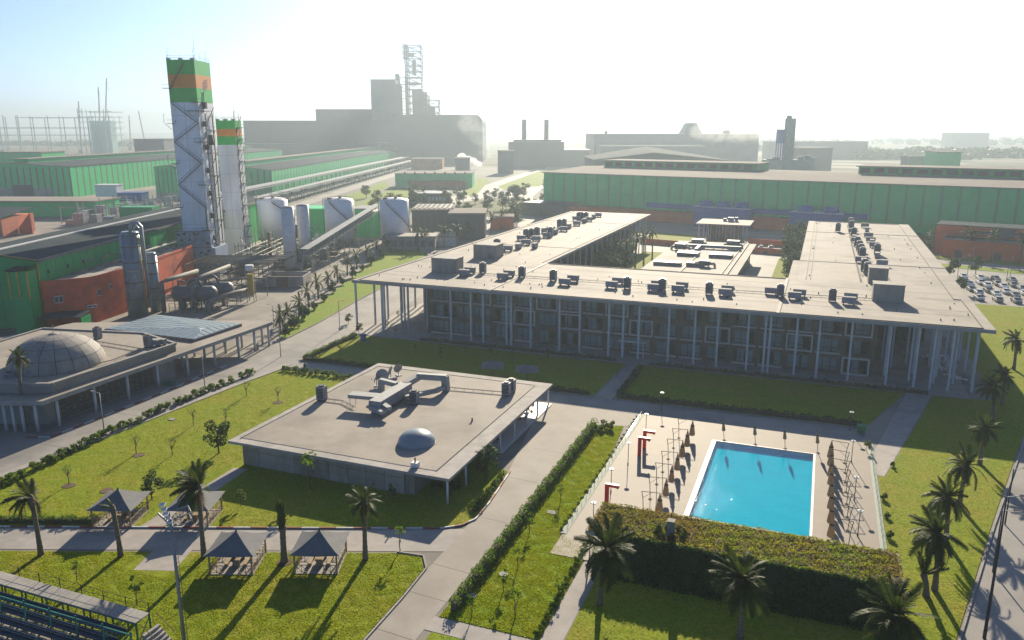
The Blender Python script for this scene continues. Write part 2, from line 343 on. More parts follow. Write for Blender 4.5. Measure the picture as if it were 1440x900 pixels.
def blob_points(rng, clumps, n):
    """points in a set of ellipsoid clumps (x,y,z,rx,ry,rz), denser near the shells"""
    C = np.array(clumps); wts = (C[:, 3] * C[:, 4] * C[:, 5]) ** .66; idx = rng.choice(len(C), n, p=wts / wts.sum())
    d = rng.normal(size=(n, 3)); d /= np.linalg.norm(d, axis=1)[:, None]; r = rng.uniform(.45, 1, n)[:, None] ** .6
    return C[idx, :3] + d * r * C[idx, 3:]
# ================================================================== SETTING
HOLE = (-11.69, 1.79, 88.01, 113.29)                    # the pool is sunk through ground and yard
g = MB(); hx0, hx1, hy0, hy1 = HOLE
for x0, x1, y0, y1 in ((-9000, 9000, -300, hy0), (-9000, 9000, hy1, 9000), (-9000, hx0, hy0, hy1), (hx1, 9000, hy0, hy1)): g.poly([(x0, y0), (x1, y0), (x1, y1), (x0, y1)], 0)
struct('ground', g, M['ground'])
def sheet(name, pts, z, m, h=None):
    b = MB()
    if h: b.prism(pts, z - h, z)
    else: b.poly(pts, z)
    return struct(name, b, m)
S2 = lambda L_: [(p.x, p.y) for p in L_]
sheet('yard', [(-420, 40), (-5, 31.5), (-5, hy0), (hx0, hy0), (hx0, hy1), (-5, hy1), (-5, 800), (-250, 900), (-700, 900), (-700, 300)], .012, M['yard']); sheet('yard', [(-5, 31.5), (60, 30), (110, 180), (150, 420), (120, 700), (-5, 800), (-5, hy1), (hx1, hy1), (hx1, hy0), (-5, hy0)], .012, M['yard'])
# main road past the prayer hall, bending away behind the hotel
RL = [(-112, 40), (-105.2, 68), (-104.6, 80), (-104.3, 96), (-106, 118), (-107.5, 137), (-109.6, 154), (-115.2, 183), (-119.6, 209), (-136, 262), (-160, 330), (-190, 400)]
RR = [(-105, 40), (-99.9, 66.5), (-98.8, 82), (-98.0, 96), (-97.2, 110), (-96.2, 123), (-96.2, 148), (-99.5, 173), (-104, 205), (-118, 262), (-141, 330), (-168, 400)]
sheet('main_road', RL + RR[::-1], .03, M['road'])
sheet('pavement', [(x - .0, y) for x, y in RR[:6]] + [(x + 1.5, y) for x, y in RR[:6][::-1]], .10, M['path'], .1)
sheet('cross_road', [(-96.4, 120.6), (9.5, 120.6), (9.5, 126), (-96.4, 126)], .034, M['road'])
sheet('drive', [(-41, 120.6), (-24.4, 120.6), (-25.4, 114.6), (-31.0, 113.4), (-31.0, 30), (-35.4, 30), (-35.5, 76), (-36.5, 92), (-40, 112)], .038, M['drive'])
sheet('north_path', [(-110, 42.0), (-35.4, 70.2), (-35.4, 75.6), (-110, 47.1)], .042, M['path'])
sheet('hotel_terrace', [(-97.5, 148.4), (26.5, 148.4), (26.5, 318), (-97.5, 318)], .09, M['path'], .09)
sheet('hall_forecourt', [(-110.5, 78.5), (-104.6, 78.5), (-106, 118), (-108, 137), (-112, 137), (-118, 116)], .036, M['road'])
sheet('pool_deck', [(-24.5, 78.4), (9.6, 73), (9.6, 120.6), (-24.6, 120.6)], .045, M['deck']) if False else None
PX0, PX1, PY0, PY1 = -11.7, 1.8, 88.0, 113.3
dk = MB()
dk.box(-24.5, PX0, 74, 120.55, 0, .12); dk.box(PX1, 9.6, 74, 120.55, 0, .12); dk.box(PX0, PX1, PY1, 120.55, 0, .12); dk.box(PX0, PX1, 74, PY0, 0, .12)
struct('pool_deck', dk, M['deck'])
sheet('right_road', [(3, 30), (15.1, 73.4), (22.0, 98.8), (31, 130.3), (46, 176), (62, 236), (74, 234), (57, 174), (42, 128), (33, 97), (26, 71), (15, 30)], .030, M['road'])
def lawn(pts, name='lawn', z=.07, m='lawn'): return sheet(name, pts, z, M[m], .07)
L1 = [(-106, 48.4), (-98.4, 66.5), (-97.2, 82), (-96.4, 96), (-95.6, 110), (-94.6, 119.5), (-88, 120.4), (-73.5, 120.4), (-73.5, 118), (-73, 95), (-40.4, 95), (-38.6, 93), (-36.6, 92), (-35.6, 83), (-35.4, 78.2), (-36.2, 76.4), (-38.2, 74.9)]
L2 = [(-108, 42.2), (-40.3, 67.9), (-37.2, 68.2), (-35.9, 66.3), (-35.6, 61), (-35.4, 44), (-36, 38), (-104, 32)]
L3 = [(-30.6, 59.3), (-30.8, 113.0), (-26.0, 114.3), (-25.6, 110), (-24.8, 100), (-24.7, 78.2), (-20.7, 77.4), (-20.6, 59.3)]
L3b = [(-30.2, 56.9), (-20.6, 56.9), (-20.6, 40), (-30, 40)]
L4 = [(-18.4, 30), (-18.4, 73.6), (9.8, 73.6), (10.0, 108.8), (10.9, 109.0), (20.8, 148.3), (30.4, 149), (30.4, 160), (31.2, 236), (61, 236), (45.4, 176), (30.6, 130.4), (21.6, 98.8), (14.7, 73.4), (2.6, 30)]
L5 = [(-95.2, 126.2), (-34.3, 126.2), (-33.5, 147.5), (-95.2, 148)]
L5b = [(-30.7, 126.5), (9.0, 127.2), (16.2, 147.9), (-30.0, 147.6)]
L6 = [(-108, 138.5), (-110.2, 154), (-115.9, 183), (-120.2, 209), (-136.5, 262), (-149, 274), (-154, 262), (-146, 237), (-129, 190), (-112.5, 142)]
for y in (55.5, 62.0, 67.5, 79, 90.5, 101):
    b = MB(); b.poly([(-35.5 if y < 76 else -36.2, y), (-31.05, y - .35), (-31.05, y - .27), (-35.5 if y < 76 else -36.2, y + .08)], .043); struct('road_joint', b, M['joint'])
for k, (x0, y0, x1, y1) in enumerate(((-104.5, 76, -99, 76.4), (-104.6, 90, -98.4, 90.4), (-106, 112, -97.2, 112.6), (-108.6, 146, -96.3, 146.4), (-112, 168, -98.6, 168.6))):
    b = MB(); b.poly([(x0, y0), (x1, y1), (x1, y1 + .09), (x0, y0 + .09)], .036); struct('road_joint', b, M['joint'])
sheet('works_ground', [(-190, 330), (-143, 335), (-142, 398), (-235, 900), (-640, 1000), (-470, 420)], .02, M['works_ground'])
lawn(L1); lawn(L2); lawn(L3, m='lawn2'); lawn(L3b, m='lawn2'); lawn(L4); lawn(L5); lawn(L5b); lawn(L6, m='lawn2')
sheet('garden_path', [(-70.9, 62.0), (-68.3, 63.1), (-69.9, 79.9), (-72.0, 79.6)], .075, M['path'])
sheet('paved_pad', [(-65.6, 59.6), (-61.6, 61.0), (-60.1, 56.3), (-64.2, 54.9)], .076, M['path'])
sheet('short_path', [(-31, 57.0), (-20.5, 57.0), (-20.5, 59.2), (-31, 59.2)], .046, M['path'])
sheet('hut_path', [(-20.5, 30), (-18.5, 30), (-18.5, 77), (-20.5, 77)], .05, M['path'])
sheet('middle_path', [(-34.2, 125.9), (-30.8, 125.9), (-30.1, 148.6), (-33.4, 148.6)], .05, M['path'])
sheet('diagonal_path', [(9.6, 116.2), (9.6, 109.0), (10.8, 109.0), (20.6, 148.6), (16.6, 148.6)], .052, M['path'])
# courtyard and the strips in front of the long hall
lawn([(-62, 196), (-49.5, 196), (-49.5, 252), (-62, 252)], z=.15); lawn([(-62, 256), (-49.5, 256), (-49.5, 296), (-62, 296)], z=.15)
lawn([(-13, 196), (-5.2, 196), (-5.2, 296), (-13, 296)], z=.15)
lawn([(-70, 330), (-49.5, 330), (-49.5, 352), (-70, 356)]); lawn([(-24, 330), (22, 322), (22, 336), (-24, 346)])
sheet('courtyard_road', [(-20, 190), (-13.4, 190), (-13.4, 300), (20, 300), (20, 318), (-64, 318), (-64, 300), (-20, 300)], .095, M['road'])
lawn([(36, 318), (120, 296), (124, 307), (36, 329)], m='lawn2'); lawn([(37, 299), (120, 276), (121, 283), (37, 307)], m='lawn2')
sheet('parking_lot', [(36, 238), (90, 232), (118, 275), (38, 298)], .031, M['road'])
lawn([(31.5, 236.6), (34, 236.6), (34.5, 296), (31.5, 296)])
# kerbs: separate painted stones along the paths
kst = MB(); kst.box(-.49, .49, -.09, .09, 0, .15); kst_r = kst.mesh('kerb_stone', M['kerb_red']); kst_w = kst.mesh('kerb_stone_white', M['kerb_white'])
kplain = MB(); kplain.box(-.97, .97, -.09, .09, 0, .14); kst_p = kplain.mesh('kerb_stone_plain', M['concrete'])
def kerb(pts, pattern, step=1.0, start=0):
    ro = bpy.data.objects.new('kerb', None); COL.objects.link(ro); ro['kind'] = 'structure'; i = start
    base = MB()
    for (x0, y0), (x1, y1) in zip(pts, pts[1:]):
        L = math.hypot(x1 - x0, y1 - y0); a = math.atan2(y1 - y0, x1 - x0); n = max(1, round(L / step))
        for k in range(n):
            f = (k + .5) / n; me = {'rw': (kst_r, kst_w)[(i // 2) % 2], 'p': kst_p, 'w': kst_w}[pattern]
            o = put('kerb_stone', me, None, ro, (x0 + (x1 - x0) * f, y0 + (y1 - y0) * f, .045), a); o.scale = (L / n / step, 1, 1); i += 1
    return ro
kerb([(-96, 52.55), (-84, 57.1), (-73.5, 61.1)], 'rw'); kerb([(-73.5, 61.1), (-55, 68.1), (-38.1, 74.6), (-36.1, 76.2), (-35.2, 78.2), (-35.35, 83), (-36.3, 92.2)], 'rw')
kerb([(-40.2, 68.15), (-37.1, 68.5), (-35.65, 66.4), (-35.35, 61), (-35.2, 46)], 'p', 2)
kerb([(-95.2, 126.0), (-34.2, 126.0), (-33.3, 148)], 'p', 2); kerb([(-30.9, 126.3), (9.2, 126.9)], 'p', 2)
kerb([(-98.5, 66.5), (-97.3, 82), (-96.5, 96), (-95.7, 110), (-94.7, 119.6), (-88, 120.5), (-74, 120.5)], 'p', 2)
kerb([(-108.5, 77), (-105.2, 78.4), (-105.3, 100), (-106.3, 118)], 'rw')
kerb([(-108, 138.5), (-110.2, 154), (-115.9, 183), (-120.2, 209)], 'p', 2)
kerb([(31.0, 130.2), (21.9, 98.8), (15.0, 73.4), (10.3, 57)], 'p', 2)

# far terrain: low rises at the horizon, dark woods, pale strips of field
hz = MB()
for (x0, x1, y, h, dpt) in ((-6500, -1200, 6000, 60, 500), (-3000, 2600, 7400, 26, 600), (400, 5200, 6400, 26, 600), (-8200, -3600, 5200, 44, 500)):
    n = 44; V = []; F = []
    for k in range(n + 1):
        f = k / n; e = math.sin(math.pi * f) ** .6; hh = h * e * (.72 + .2 * math.sin(f * 9 + x0) + .08 * math.sin(f * 31 + y))
        x = x0 + (x1 - x0) * f
        V += [(x, y - dpt, 0), (x, y, hh), (x, y + dpt, 0)]
    for k in range(n):
        for j in (0, 1): F.append((3 * k + j, 3 * k + 3 + j, 3 * k + 4 + j, 3 * k + 1 + j))
    hz.add(V, F, True)
struct('hills', hz, M['scrub'])
fl = MB()
for i in range(46):                                     # far fields beyond the works, on the right
    y = 900 + 3600 * rnd.random() ** 1.5; x = -300 + (y * .9 + 500) * rnd.random(); wx = 120 + 500 * rnd.random(); wy = 20 + y * .03 * rnd.random() + 20
    fl.obox(x, y, .02, wx, wy, .03 + .006 * i, R(rnd.uniform(-24, -14)))
struct('far_field', fl, surf('far_stubble', (.34, .30, .24), (.26, .24, .18), .004, .95))

# ================================================================== HAZE
hb = MB(); hb.box(-9500, 9500, -320, 9300, -1.5, 215)
hm = bpy.data.materials.new('haze_air'); hm.use_nodes = True; n = hm.node_tree; n.nodes.remove(n.nodes['Principled BSDF'])
pv = n.nodes.new('ShaderNodeVolumePrincipled'); pv.inputs['Color'].default_value = (.42, .50, .56, 1); pv.inputs['Density'].default_value = HAZE_DENSITY; pv.inputs['Anisotropy'].default_value = .5
n.links.new(pv.outputs[0], n.nodes['Material Output'].inputs['Volume'])
stuff('haze', hb, hm)

# ================================================================== HOTEL
ho = thing('hotel_building', 'long three storey brown hotel under one flat pale roof on slender columns', 'hotel', (0, 0, 0))
HX0, HX1, HY0, HZ = -97.8, 29.2, 150.6, 12.0
YB = 318.5
def slab(x0, x1, y0, y1):
    b = MB(); b.box(x0, x1, y0, y1, HZ - .55, HZ - .12); o = put('roof_slab', b, M['roof'], ho)
    return o
G = .09
XS = (-64.2, -6.0)
for x0, x1, y0, y1 in ((HX0, XS[0] - G, HY0, 216), (XS[0] + G, XS[1] - G, HY0, 188.6), (XS[1] + G, HX1, HY0, 216.6),
                       (HX0, -64.2, 216 + 2 * G, 281), (HX0, -64.2, 281 + 2 * G, YB), (-4.2, HX1, 216.6 + 2 * G, 281.4), (-4.2, HX1, 281.4 + 2 * G, 316)):
    b = MB(); b.box(x0, x1, y0, y1, HZ - .5, HZ); put('roof_slab', b, M['roof'], ho)
jb = []
def jbox(*a):
    b = MB(); b.box(*a); put('roof_joint', b, M['joint'], ho)
jbox(XS[0] - .34, XS[0] + .34, HY0 + .02, 188.5, HZ - .4, HZ + .10); jbox(XS[1] - .30, XS[1] + .30, HY0 + .02, 188.5, HZ - .4, HZ + .16)
for y in (216.05, 281.1): jbox(HX0 + .02, -64.25, y - .25, y + .27, HZ - .4, HZ + .10)
for y in (216.7, 281.5): jbox(-4.15, HX1 - .02, y - .25, y + .27, HZ - .4, HZ + .10)
b = MB()                                                  # parapet line set back from the eaves
for x0, x1, y0, y1 in ((HX0 + 1.8, HX1 - 1.9, HY0 + .5, HY0 + .62), (HX0 + 1.2, HX0 + 1.35, HY0 + .6, YB - 1), (HX1 - 1.9, HX1 - 1.74, HY0 + .6, 176), (HX1 - 3.2, HX1 - 3.04, 176, 314.5),
                       (HX1 - 3.2, HX1 - 1.74, 176, 176.15), (-65.5, -65.36, 189, YB - 1), (-63.4, -6.4, 187.6, 187.72), (-2.2, -2.06, 189, 315), (-1.2, -1.12, 189, 315), (-2, HX1 - 3.2, 314.2, 314.4)):
    b.box(x0, x1, y0, y1, HZ + .002, HZ + .14)
put('roof_upstand', b, M['joint'], ho)
b = MB()                                                  # fascia boards in front of the slab edges
for x0, x1, y0, y1 in ((HX0 - .06, HX1 + .06, HY0 - .06, HY0 - .005), (HX0 - .06, HX0 - .005, HY0, YB), (HX1 + .005, HX1 + .06, HY0, 316), (-64.19, -64.13, 188.65, YB), (-64.1, -6.1, 188.6, 188.66), (-4.27, -4.21, 188.7, 316)):
    b.box(x0, x1, y0, y1, HZ - .62, HZ + .05)
put('fascia', b, M['fascia'], ho)
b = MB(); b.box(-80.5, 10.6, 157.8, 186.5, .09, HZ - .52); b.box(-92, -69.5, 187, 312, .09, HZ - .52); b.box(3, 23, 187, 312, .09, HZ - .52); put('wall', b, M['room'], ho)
# front facade: bays of windows between brick piers
FY = 155.6; BX0, NB = -80.6, 18; BW = (10.8 - BX0) / NB
FH = (.15, 3.85, 7.55); OW, OH, SI = 3.9, 2.6, .5
pier = MB()
for k in range(NB + 1): pier.box(BX0 + k * BW - (BW - OW) / 2, BX0 + k * BW + (BW - OW) / 2, FY, FY + .5, .1, HZ - .53)
for z in FH: pier.box(BX0 - .7, BX0 + NB * BW + .7, FY + .02, FY + .48, z, z + SI)
for z in FH[1:]: pier.box(BX0 - .7, BX0 + NB * BW + .7, FY + .02, FY + .48, z - .7, z)
pier.box(BX0 - .7, BX0 + NB * BW + .7, FY + .02, FY + .48, FH[2] + SI + OH, HZ - .53); pier.box(BX0 - .72, BX0 - .2, FY + .1, FY + 30, .1, HZ - .53); pier.box(10.9, 11.5, FY + .1, FY + 30, .1, HZ - .53)
put('facade_wall', pier, M['hotel_wall'], ho)
fb = MB()
for x in (-OW / 2 + .05, -OW / 6, OW / 6, OW / 2 - .05): fb.box(x - .05, x + .05, -.06, .06, 0, OH)
for z in (.04, OH - .04): fb.box(-OW / 2, OW / 2, -.05, .05, z - .04, z + .04)
fb.box(-OW / 2, OW / 2, -.045, .045, .80, .86)
fr_me = fb.mesh('window_frame', M['frame_dark'])
pb = MB(); pb.add([(-OW / 2, 0, 0), (OW / 2, 0, 0), (OW / 2, 0, OH), (-OW / 2, 0, OH)], [(0, 1, 2, 3)]); pane_me = pb.mesh('pane', M['pane'])
def curtain(x0, x1):
    b = MB(); n = max(4, int((x1 - x0) * 7)); V = []
    for k in range(n + 1):
        x = x0 + (x1 - x0) * k / n; y = .05 * (k % 2); V += [(x, y, .02), (x, y, OH - .04)]
    return b.add(V, [(2 * k, 2 * k + 2, 2 * k + 3, 2 * k + 1) for k in range(n)], True).mesh('curtain', M['curtain'])
cur = [curtain(-1.9, -.7), curtain(.65, 1.9), curtain(-.65, .65), curtain(-1.9, 1.9), curtain(-1.2, .2)]
sb = MB(); hw = OW / 2 + .32
for x in (-hw, hw): sb.box(x - .13, x + .13, -.75, .1, -.32, OH + .42)
sb.box(-hw, hw, -.74, .1, -.31, -.08); sb.box(-hw, hw, -.74, .1, OH + .16, OH + .41); sur_me = sb.mesh('window_surround', M['surround'])
bb = MB(); bb.box(-hw, hw, -.72, .06, -.32, -.10); bal_me = bb.mesh('window_ledge', M['surround'])
rl = MB()
for z in (.45, .8): rl.box(-hw, hw, -.68, -.64, z - .02, z + .02)
for k in range(9): rl.box(-hw + k * hw / 4 - .015, -hw + k * hw / 4 + .015, -.675, -.645, -.1, .8)
rail_me = rl.mesh('balcony_rail', M['frame_dark'])
framed = {(4, 1), (6, 1), (9, 1), (12, 1), (15, 1), (17, 0), (17, 2), (2, 2), (5, 2), (8, 2)}; ledged = {(1, 0), (2, 2), (6, 2), (8, 1), (14, 1), (14, 2), (15, 2), (16, 1), (16, 2), (7, 2), (11, 1), (13, 2)}
for k in range(NB):
    for f in range(3):
        x = BX0 + (k + .5) * BW; z = FH[f] + SI
        wd = put('window', fr_me, None, ho, (x, FY + .12, z)); put('pane', pane_me, None, wd, (0, .02, 0))
        for c in rnd.sample(cur, rnd.choice((1, 2, 2, 3))): put('curtain', c, None, wd, (0, .10 + .05 * rnd.random(), 0))
        if (k, f) in framed: put('window_surround', sur_me, None, ho, (x, FY + .05, z))
        elif (k, f) in ledged or rnd.random() < .5: put('window_ledge', bal_me, None, ho, (x, FY + .05, z))
        if rnd.random() < .35: put('balcony_rail', rail_me, None, ho, (x, FY + .02, z))
b = MB(); b.box(.0, 1.7, -.2, .0, .0, 2.6)
# courtyard faces of the two wings
for (xw, sgn, n_) in ((-69.4, 1, 22), (2.9, -1, 22)):
    wl = MB()
    for k in range(n_ + 1): wl.box(xw - .25 if sgn > 0 else xw, xw if sgn > 0 else xw + .25, 188 + k * 5.6 - 1.0, 188 + k * 5.6 + 1.0, .1, HZ - .53) if False else wl.box(min(xw, xw + sgn * .3), max(xw, xw + sgn * .3), 188 + k * 5.6 - 1.0, 188 + k * 5.6 + 1.0, .1, HZ - .53)
    for z in FH: wl.box(min(xw, xw + sgn * .28), max(xw, xw + sgn * .28), 187.1, 311.8, z, z + 1.2)
    put('facade_wall', wl, M['hotel_wall'], ho)
cb = MB(); cb.box(-.19, .19, -.17, .17, 0, HZ - .62); col_me = cb.mesh('column', M['column'])
cxs = [at(x_, y_).x for x_, y_ in ((515, 459), (552, 462), (631, 480), (662.5, 481), (684, 480), (711, 487), (715.5, 489), (745.5, 490), (786, 494), (813, 498), (854, 502), (875, 503), (897, 505), (937.5, 511), (974, 514), (1007.5, 514), (1048, 522), (1072, 524), (1078.5, 525), (1115.5, 528), (1147, 527), (1191, 534), (1244, 539), (1282, 540), (1305, 544), (1330, 546))]
spots = [(x, 151.9) for x in cxs] + [(27.2, 152.6)]
for i, (x, y) in enumerate([(-92.5, 155.5), (-89.5, 158), (-86, 155), (-83.5, 159.5), (-96.6, 158), (-96.6, 164), (-92, 164), (-87.6, 166), (-96.6, 171), (-90.6, 172), (-96.6, 178), (-96.6, 185), (-84, 168)]): spots.append((x, y))
for y in range(192, 316, 8): spots.append((-96.4, y))
for i, y in enumerate(np.arange(191, 317, 6.2)): spots += [(-65.2, float(y))]
for x, y in ((13.5, 158), (15, 164), (13.8, 170), (17.5, 156), (18.6, 161), (18, 168), (21.5, 155.6), (22.5, 160.5), (22, 167), (24.8, 157), (25.6, 163), (25, 170), (28, 158), (28, 166), (28, 174), (15.5, 176), (20.5, 177), (24.5, 179), (28, 184), (28, 194), (26.2, 187), (-3.2, 196), (-3.2, 206), (-3.2, 216), (-3.2, 226), (-3.2, 236), (-3.2, 248), (28, 204), (28, 216), (28, 230), (28, 246), (28, 262), (28, 280), (28, 298)): spots.append((x, y))
for x, y in spots: put('column', col_me, None, ho, (x, y, .09))
# entrance slab by the middle path, stair housings on the roof, cable tray
b = MB(); b.box(-36.5, -30.6, 152.6, 155.4, 3.1, 3.4); b.box(-35.8, -35.6, 152.8, 153, .1, 3.1); b.box(-31.4, -31.2, 152.8, 153, .1, 3.1); put('entrance_canopy', b, M['surround'], ho)
for cx_, cy_, lx, ly, h in ((-82.7, 169, 6.4, 4.4, 3.3), (-82.2, 193, 6.4, 5.4, 3.4), (13.6, 170.4, 5.6, 3.6, 3.4), (12.8, 191, 3.9, 4.4, 3.4)):
    b = MB(); b.cbox(cx_, cy_, HZ, lx, ly, h); sh = put('stair_housing', b, M['concrete_dark'], ho)
    b = MB(); b.cbox(cx_, cy_, HZ + h, lx + .24, ly + .24, .16); put('housing_cap', b, M['concrete'], sh)
    b = MB(); b.box(cx_ + lx / 2 + .003, cx_ + lx / 2 + .05, cy_ - .9, cy_ + .1, HZ + .1, HZ + 2.2); put('door', b, M['ac'], sh)
tr = MB()
def tray(pts, z, m=tr):
    for (x0, y0), (x1, y1) in zip(pts, pts[1:]):
        L = math.hypot(x1 - x0, y1 - y0); a = math.atan2(y1 - y0, x1 - x0); dx, dy = -math.sin(a) * .16, math.cos(a) * .16
        for s_ in (-1, 1): m.bar((x0 + s_ * dx, y0 + s_ * dy, z + .32), (x1 + s_ * dx, y1 + s_ * dy, z + .32), .07, .07)
        for k in range(int(L / 1.6) + 1):
            f = k * 1.6 / L; x, y = x0 + (x1 - x0) * f, y0 + (y1 - y0) * f
            m.bar((x - dx, y - dy, z + .3), (x + dx, y + dy, z + .3), .05, .05); m.bar((x, y, z + .002), (x, y, z + .3), .05, .05)
tray([(-78, 167.5), (-60, 168.2), (-5, 168.8), (12, 170)], HZ); tray([(-79, 190), (-80.5, 230), (-81, 300)], HZ); tray([(9.4, 190), (9.0, 250), (8.8, 306)], HZ); tray([(15.4, 194), (14.4, 260)], HZ)
put('pipe_tray', tr, M['pipe'], ho)
sm = MB()
for y in (160.2, 164.5, 174.8, 181.5): sm.box(HX0 + 2, HX1 - 2, y, y + .07, HZ + .001, HZ + .02)
for x in (-92.5, -86.6, -75.2, -70.4): sm.box(x, x + .07, 190, 215, HZ + .001, HZ + .02); sm.box(x, x + .07, 217, 280, HZ + .001, HZ + .02)
for x in (1.5, 5.2, 19.4, 23.8): sm.box(x, x + .07, 190, 215.5, HZ + .001, HZ + .02); sm.box(x, x + .07, 217.6, 280, HZ + .001, HZ + .02)
o = put('roof_seam', sm, M['roof_edge'], ho); o['kind'] = 'stuff'
vb = MB()
for i in range(150):                                      # small roof outlets
    if i < 70: x, y = rnd.uniform(-95, 27), rnd.choice((155.5, 158, 161, 172, 176)) + rnd.uniform(-.6, .6)
    elif i < 110: x, y = rnd.uniform(-95, -67), rnd.uniform(175, 312)
    else: x, y = rnd.choice((-1, 4, 10, 20, 24)) + rnd.uniform(-.6, .6), rnd.uniform(160, 310)
    vb.cyl(x, y, HZ - .01, HZ + rnd.uniform(.15, .4), .11, n=6)
o = put('roof_outlet', vb, M['joint'], ho); o['kind'] = 'stuff'
# ---- rooftop condensers
def cond_low(me=[None]):
    if me[0] is None:
        b = MB(); b.cbox(0, 0, .25, 2.0, .85, .9); bb_ = MB()
        for x in (-.75, .75): bb_.cbox(x, 0, 0, .12, .8, .25)
        f = MB()
        for x in (-.5, .5): f.tube([(x, .425, .70), (x, .47, .70)], .36, 12, False)
        top = MB(); top.cbox(0, 0, 1.152, 2.06, .91, .05)
        me[0] = [('casing', b.mesh('casing', M['ac'])), ('leg', bb_.mesh('leg', M['dark_steel'])), ('fan_grille', f.mesh('fan_grille', M['ac_dark'])), ('lid', top.mesh('lid', M['concrete']))]
    return me[0]
def cond_tall(me=[None]):
    if me[0] is None:
        b = MB(); b.cbox(0, 0, .2, 1.25, 1.0, 1.95); l = MB()
        for x in (-.5, .5): l.cbox(x, 0, 0, .1, .9, .2)
        f = MB(); f.cyl(0, 0, 2.15, 2.32, .45, .45, 14); gr = MB()
        for k in range(7): gr.box(-.55, .55, -.53, -.502, .45 + k * .22, .58 + k * .22)
        me[0] = [('casing', b.mesh('casing', M['ac'])), ('leg', l.mesh('leg', M['dark_steel'])), ('fan_ring', f.mesh('fan_ring', M['ac_dark'])), ('louvre', gr.mesh('louvre', M['ac_dark']))]
    return me[0]
def ac(kind, p, label, group, rz=0, s=1.0):
    t = thing('air_conditioner', label, 'air conditioner', p, rz, group)
    for nm, me in (cond_low() if kind == 'low' else cond_tall()): put(nm, me, None, t)
    if s != 1: t.scale = (s, s, s)
    return t
row = [('l', 653, 388), ('l', 661, 384.5), ('t', 679, 384), ('l', 707, 393), ('l', 716, 389), ('t', 734, 390), ('t', 778, 395), ('l', 794, 401), ('l', 806, 396), ('l', 860, 405), ('l', 869, 399.5), ('t', 882, 406), ('l', 919, 409), ('l', 924, 404), ('t', 931, 408.5),
       ('l', 953, 411), ('l', 959, 406), ('t', 997, 414), ('l', 1019, 416), ('l', 1023, 411), ('l', 1084, 414), ('t', 1097, 417), ('l', 1117, 421), ('l', 1124, 416.5), ('t', 1170, 424), ('l', 1193, 428), ('l', 1196, 422)]
for i, (k, x, y) in enumerate(row):
    p = at(x, y, HZ); kind = 'low' if k == 'l' else 'tall'
    ac(kind, p, f'{kind} grey condenser, {ORD[i]} from the left along the hotel front roof', 'condensers along the hotel front roof', s=1.25 if kind == 'low' else 1.15)
lw = [('t', 699, 350), ('l', 704, 357), ('l', 714, 353), ('l', 729, 350), ('l', 740, 344), ('l', 752, 349), ('l', 733, 338), ('t', 740, 335), ('t', 747, 334), ('t', 755, 332), ('l', 754, 339), ('l', 765, 327), ('l', 769, 334), ('t', 774, 332), ('l', 775, 325), ('l', 781, 329), ('t', 787, 320), ('t', 793, 319), ('l', 793, 325), ('l', 800, 321), ('l', 811, 317), ('t', 814, 309), ('t', 818, 309), ('t', 824, 309), ('l', 810, 310), ('l', 822, 313), ('l', 828, 311), ('l', 835, 307), ('l', 841, 305)]
for i, (k, x, y) in enumerate(lw):
    kind = 'low' if k == 'l' else 'tall'
    ac(kind, at(x, y, HZ), f'{kind} grey condenser, {ORD[i]} going back along the left wing roof', 'condensers on the left wing roof', R(90) if k == 'l' and i % 2 else 0, 1.3)
rw = [('t', 1219, 386), ('t', 1215, 381), ('l', 1210, 369), ('l', 1214, 372), ('t', 1212, 363), ('t', 1210, 358), ('t', 1208, 353), ('t', 1205, 347), ('l', 1203, 341), ('l', 1201, 337.5), ('t', 1200, 333), ('l', 1199, 328), ('t', 1197, 322), ('t', 1196, 318), ('l', 1240, 374), ('l', 1233, 363), ('t', 1233, 358), ('l', 1229, 348), ('l', 1226, 344), ('l', 1224, 340.5), ('l', 1221, 334), ('l', 1219, 326), ('l', 1216, 320), ('t', 1178, 326)]
for i, (k, x, y) in enumerate(rw):
    kind = 'low' if k == 'l' else 'tall'
    ac(kind, at(x, y, HZ), f'{kind} grey condenser, {ORD[i]} going back along the right wing roof', 'condensers on the right wing roof', R(90) if k == 'l' and i % 3 == 0 else 0, 1.3)
# white chairs and tables under the right corner of the hotel roof: added with the furniture below
# ---- low building in the courtyard
ct = thing('courtyard_hall', 'low flat roofed hall inside the hotel courtyard with ducts on top', 'building', (-34, 250, 0))
b = MB(); b.box(-13.4, 13.6, -56, 40, 0, 6.0); put('roof_slab', b, M['roof'], ct, (0, 0, 0)) if False else None
b = MB(); b.box(-12, 11.2, -54, 38, .1, 5.4); put('wall', b, M['concrete_dark'], ct)
b = MB(); b.box(-13.4, 13.6, -56, 38.6, 5.4, 6.0); put('roof_slab', b, M['roof'], ct)
b = MB(); b.box(10.8, 11.1, -55, 38, 6.002, 6.35); b.box(-13.0, 10, 24, 24.2, 6.002, 6.2); b.box(-2, -1.7, -30, 12, 6.002, 6.25); b.box(9.4, 9.6, -55, 38, 6.002, 6.25); put('roof_upstand', b, M['joint'], ct)
for x0, x1, y0, y1, h in ((-8, -1.5, 2, 7, 1.0), (2, 9, 2, 7, 1.0), (-11.5, -3.5, -18, -15, .9), (-2.0, 3, -17, -14, 1.0)):
    b = MB(); b.box(x0, x1, y0, y1, 6, 6 + h); sk = put('skylight', b, M['vessel'], ct)
    b = MB()
    for k in range(5): b.box(x0 - .06, x1 + .06, y0 + (y1 - y0) * k / 5 + .1, y0 + (y1 - y0) * (k + 1) / 5 - .1, 6 + h + .002, 6 + h + .08)
    put('skylight_pane', b, M['ac'], sk)
b = MB()
for y in np.arange(-52, 38, 7.5): b.box(11.9, 12.3, y, y + .4, .1, 5.4)
put('column', b, M['column'], ct)
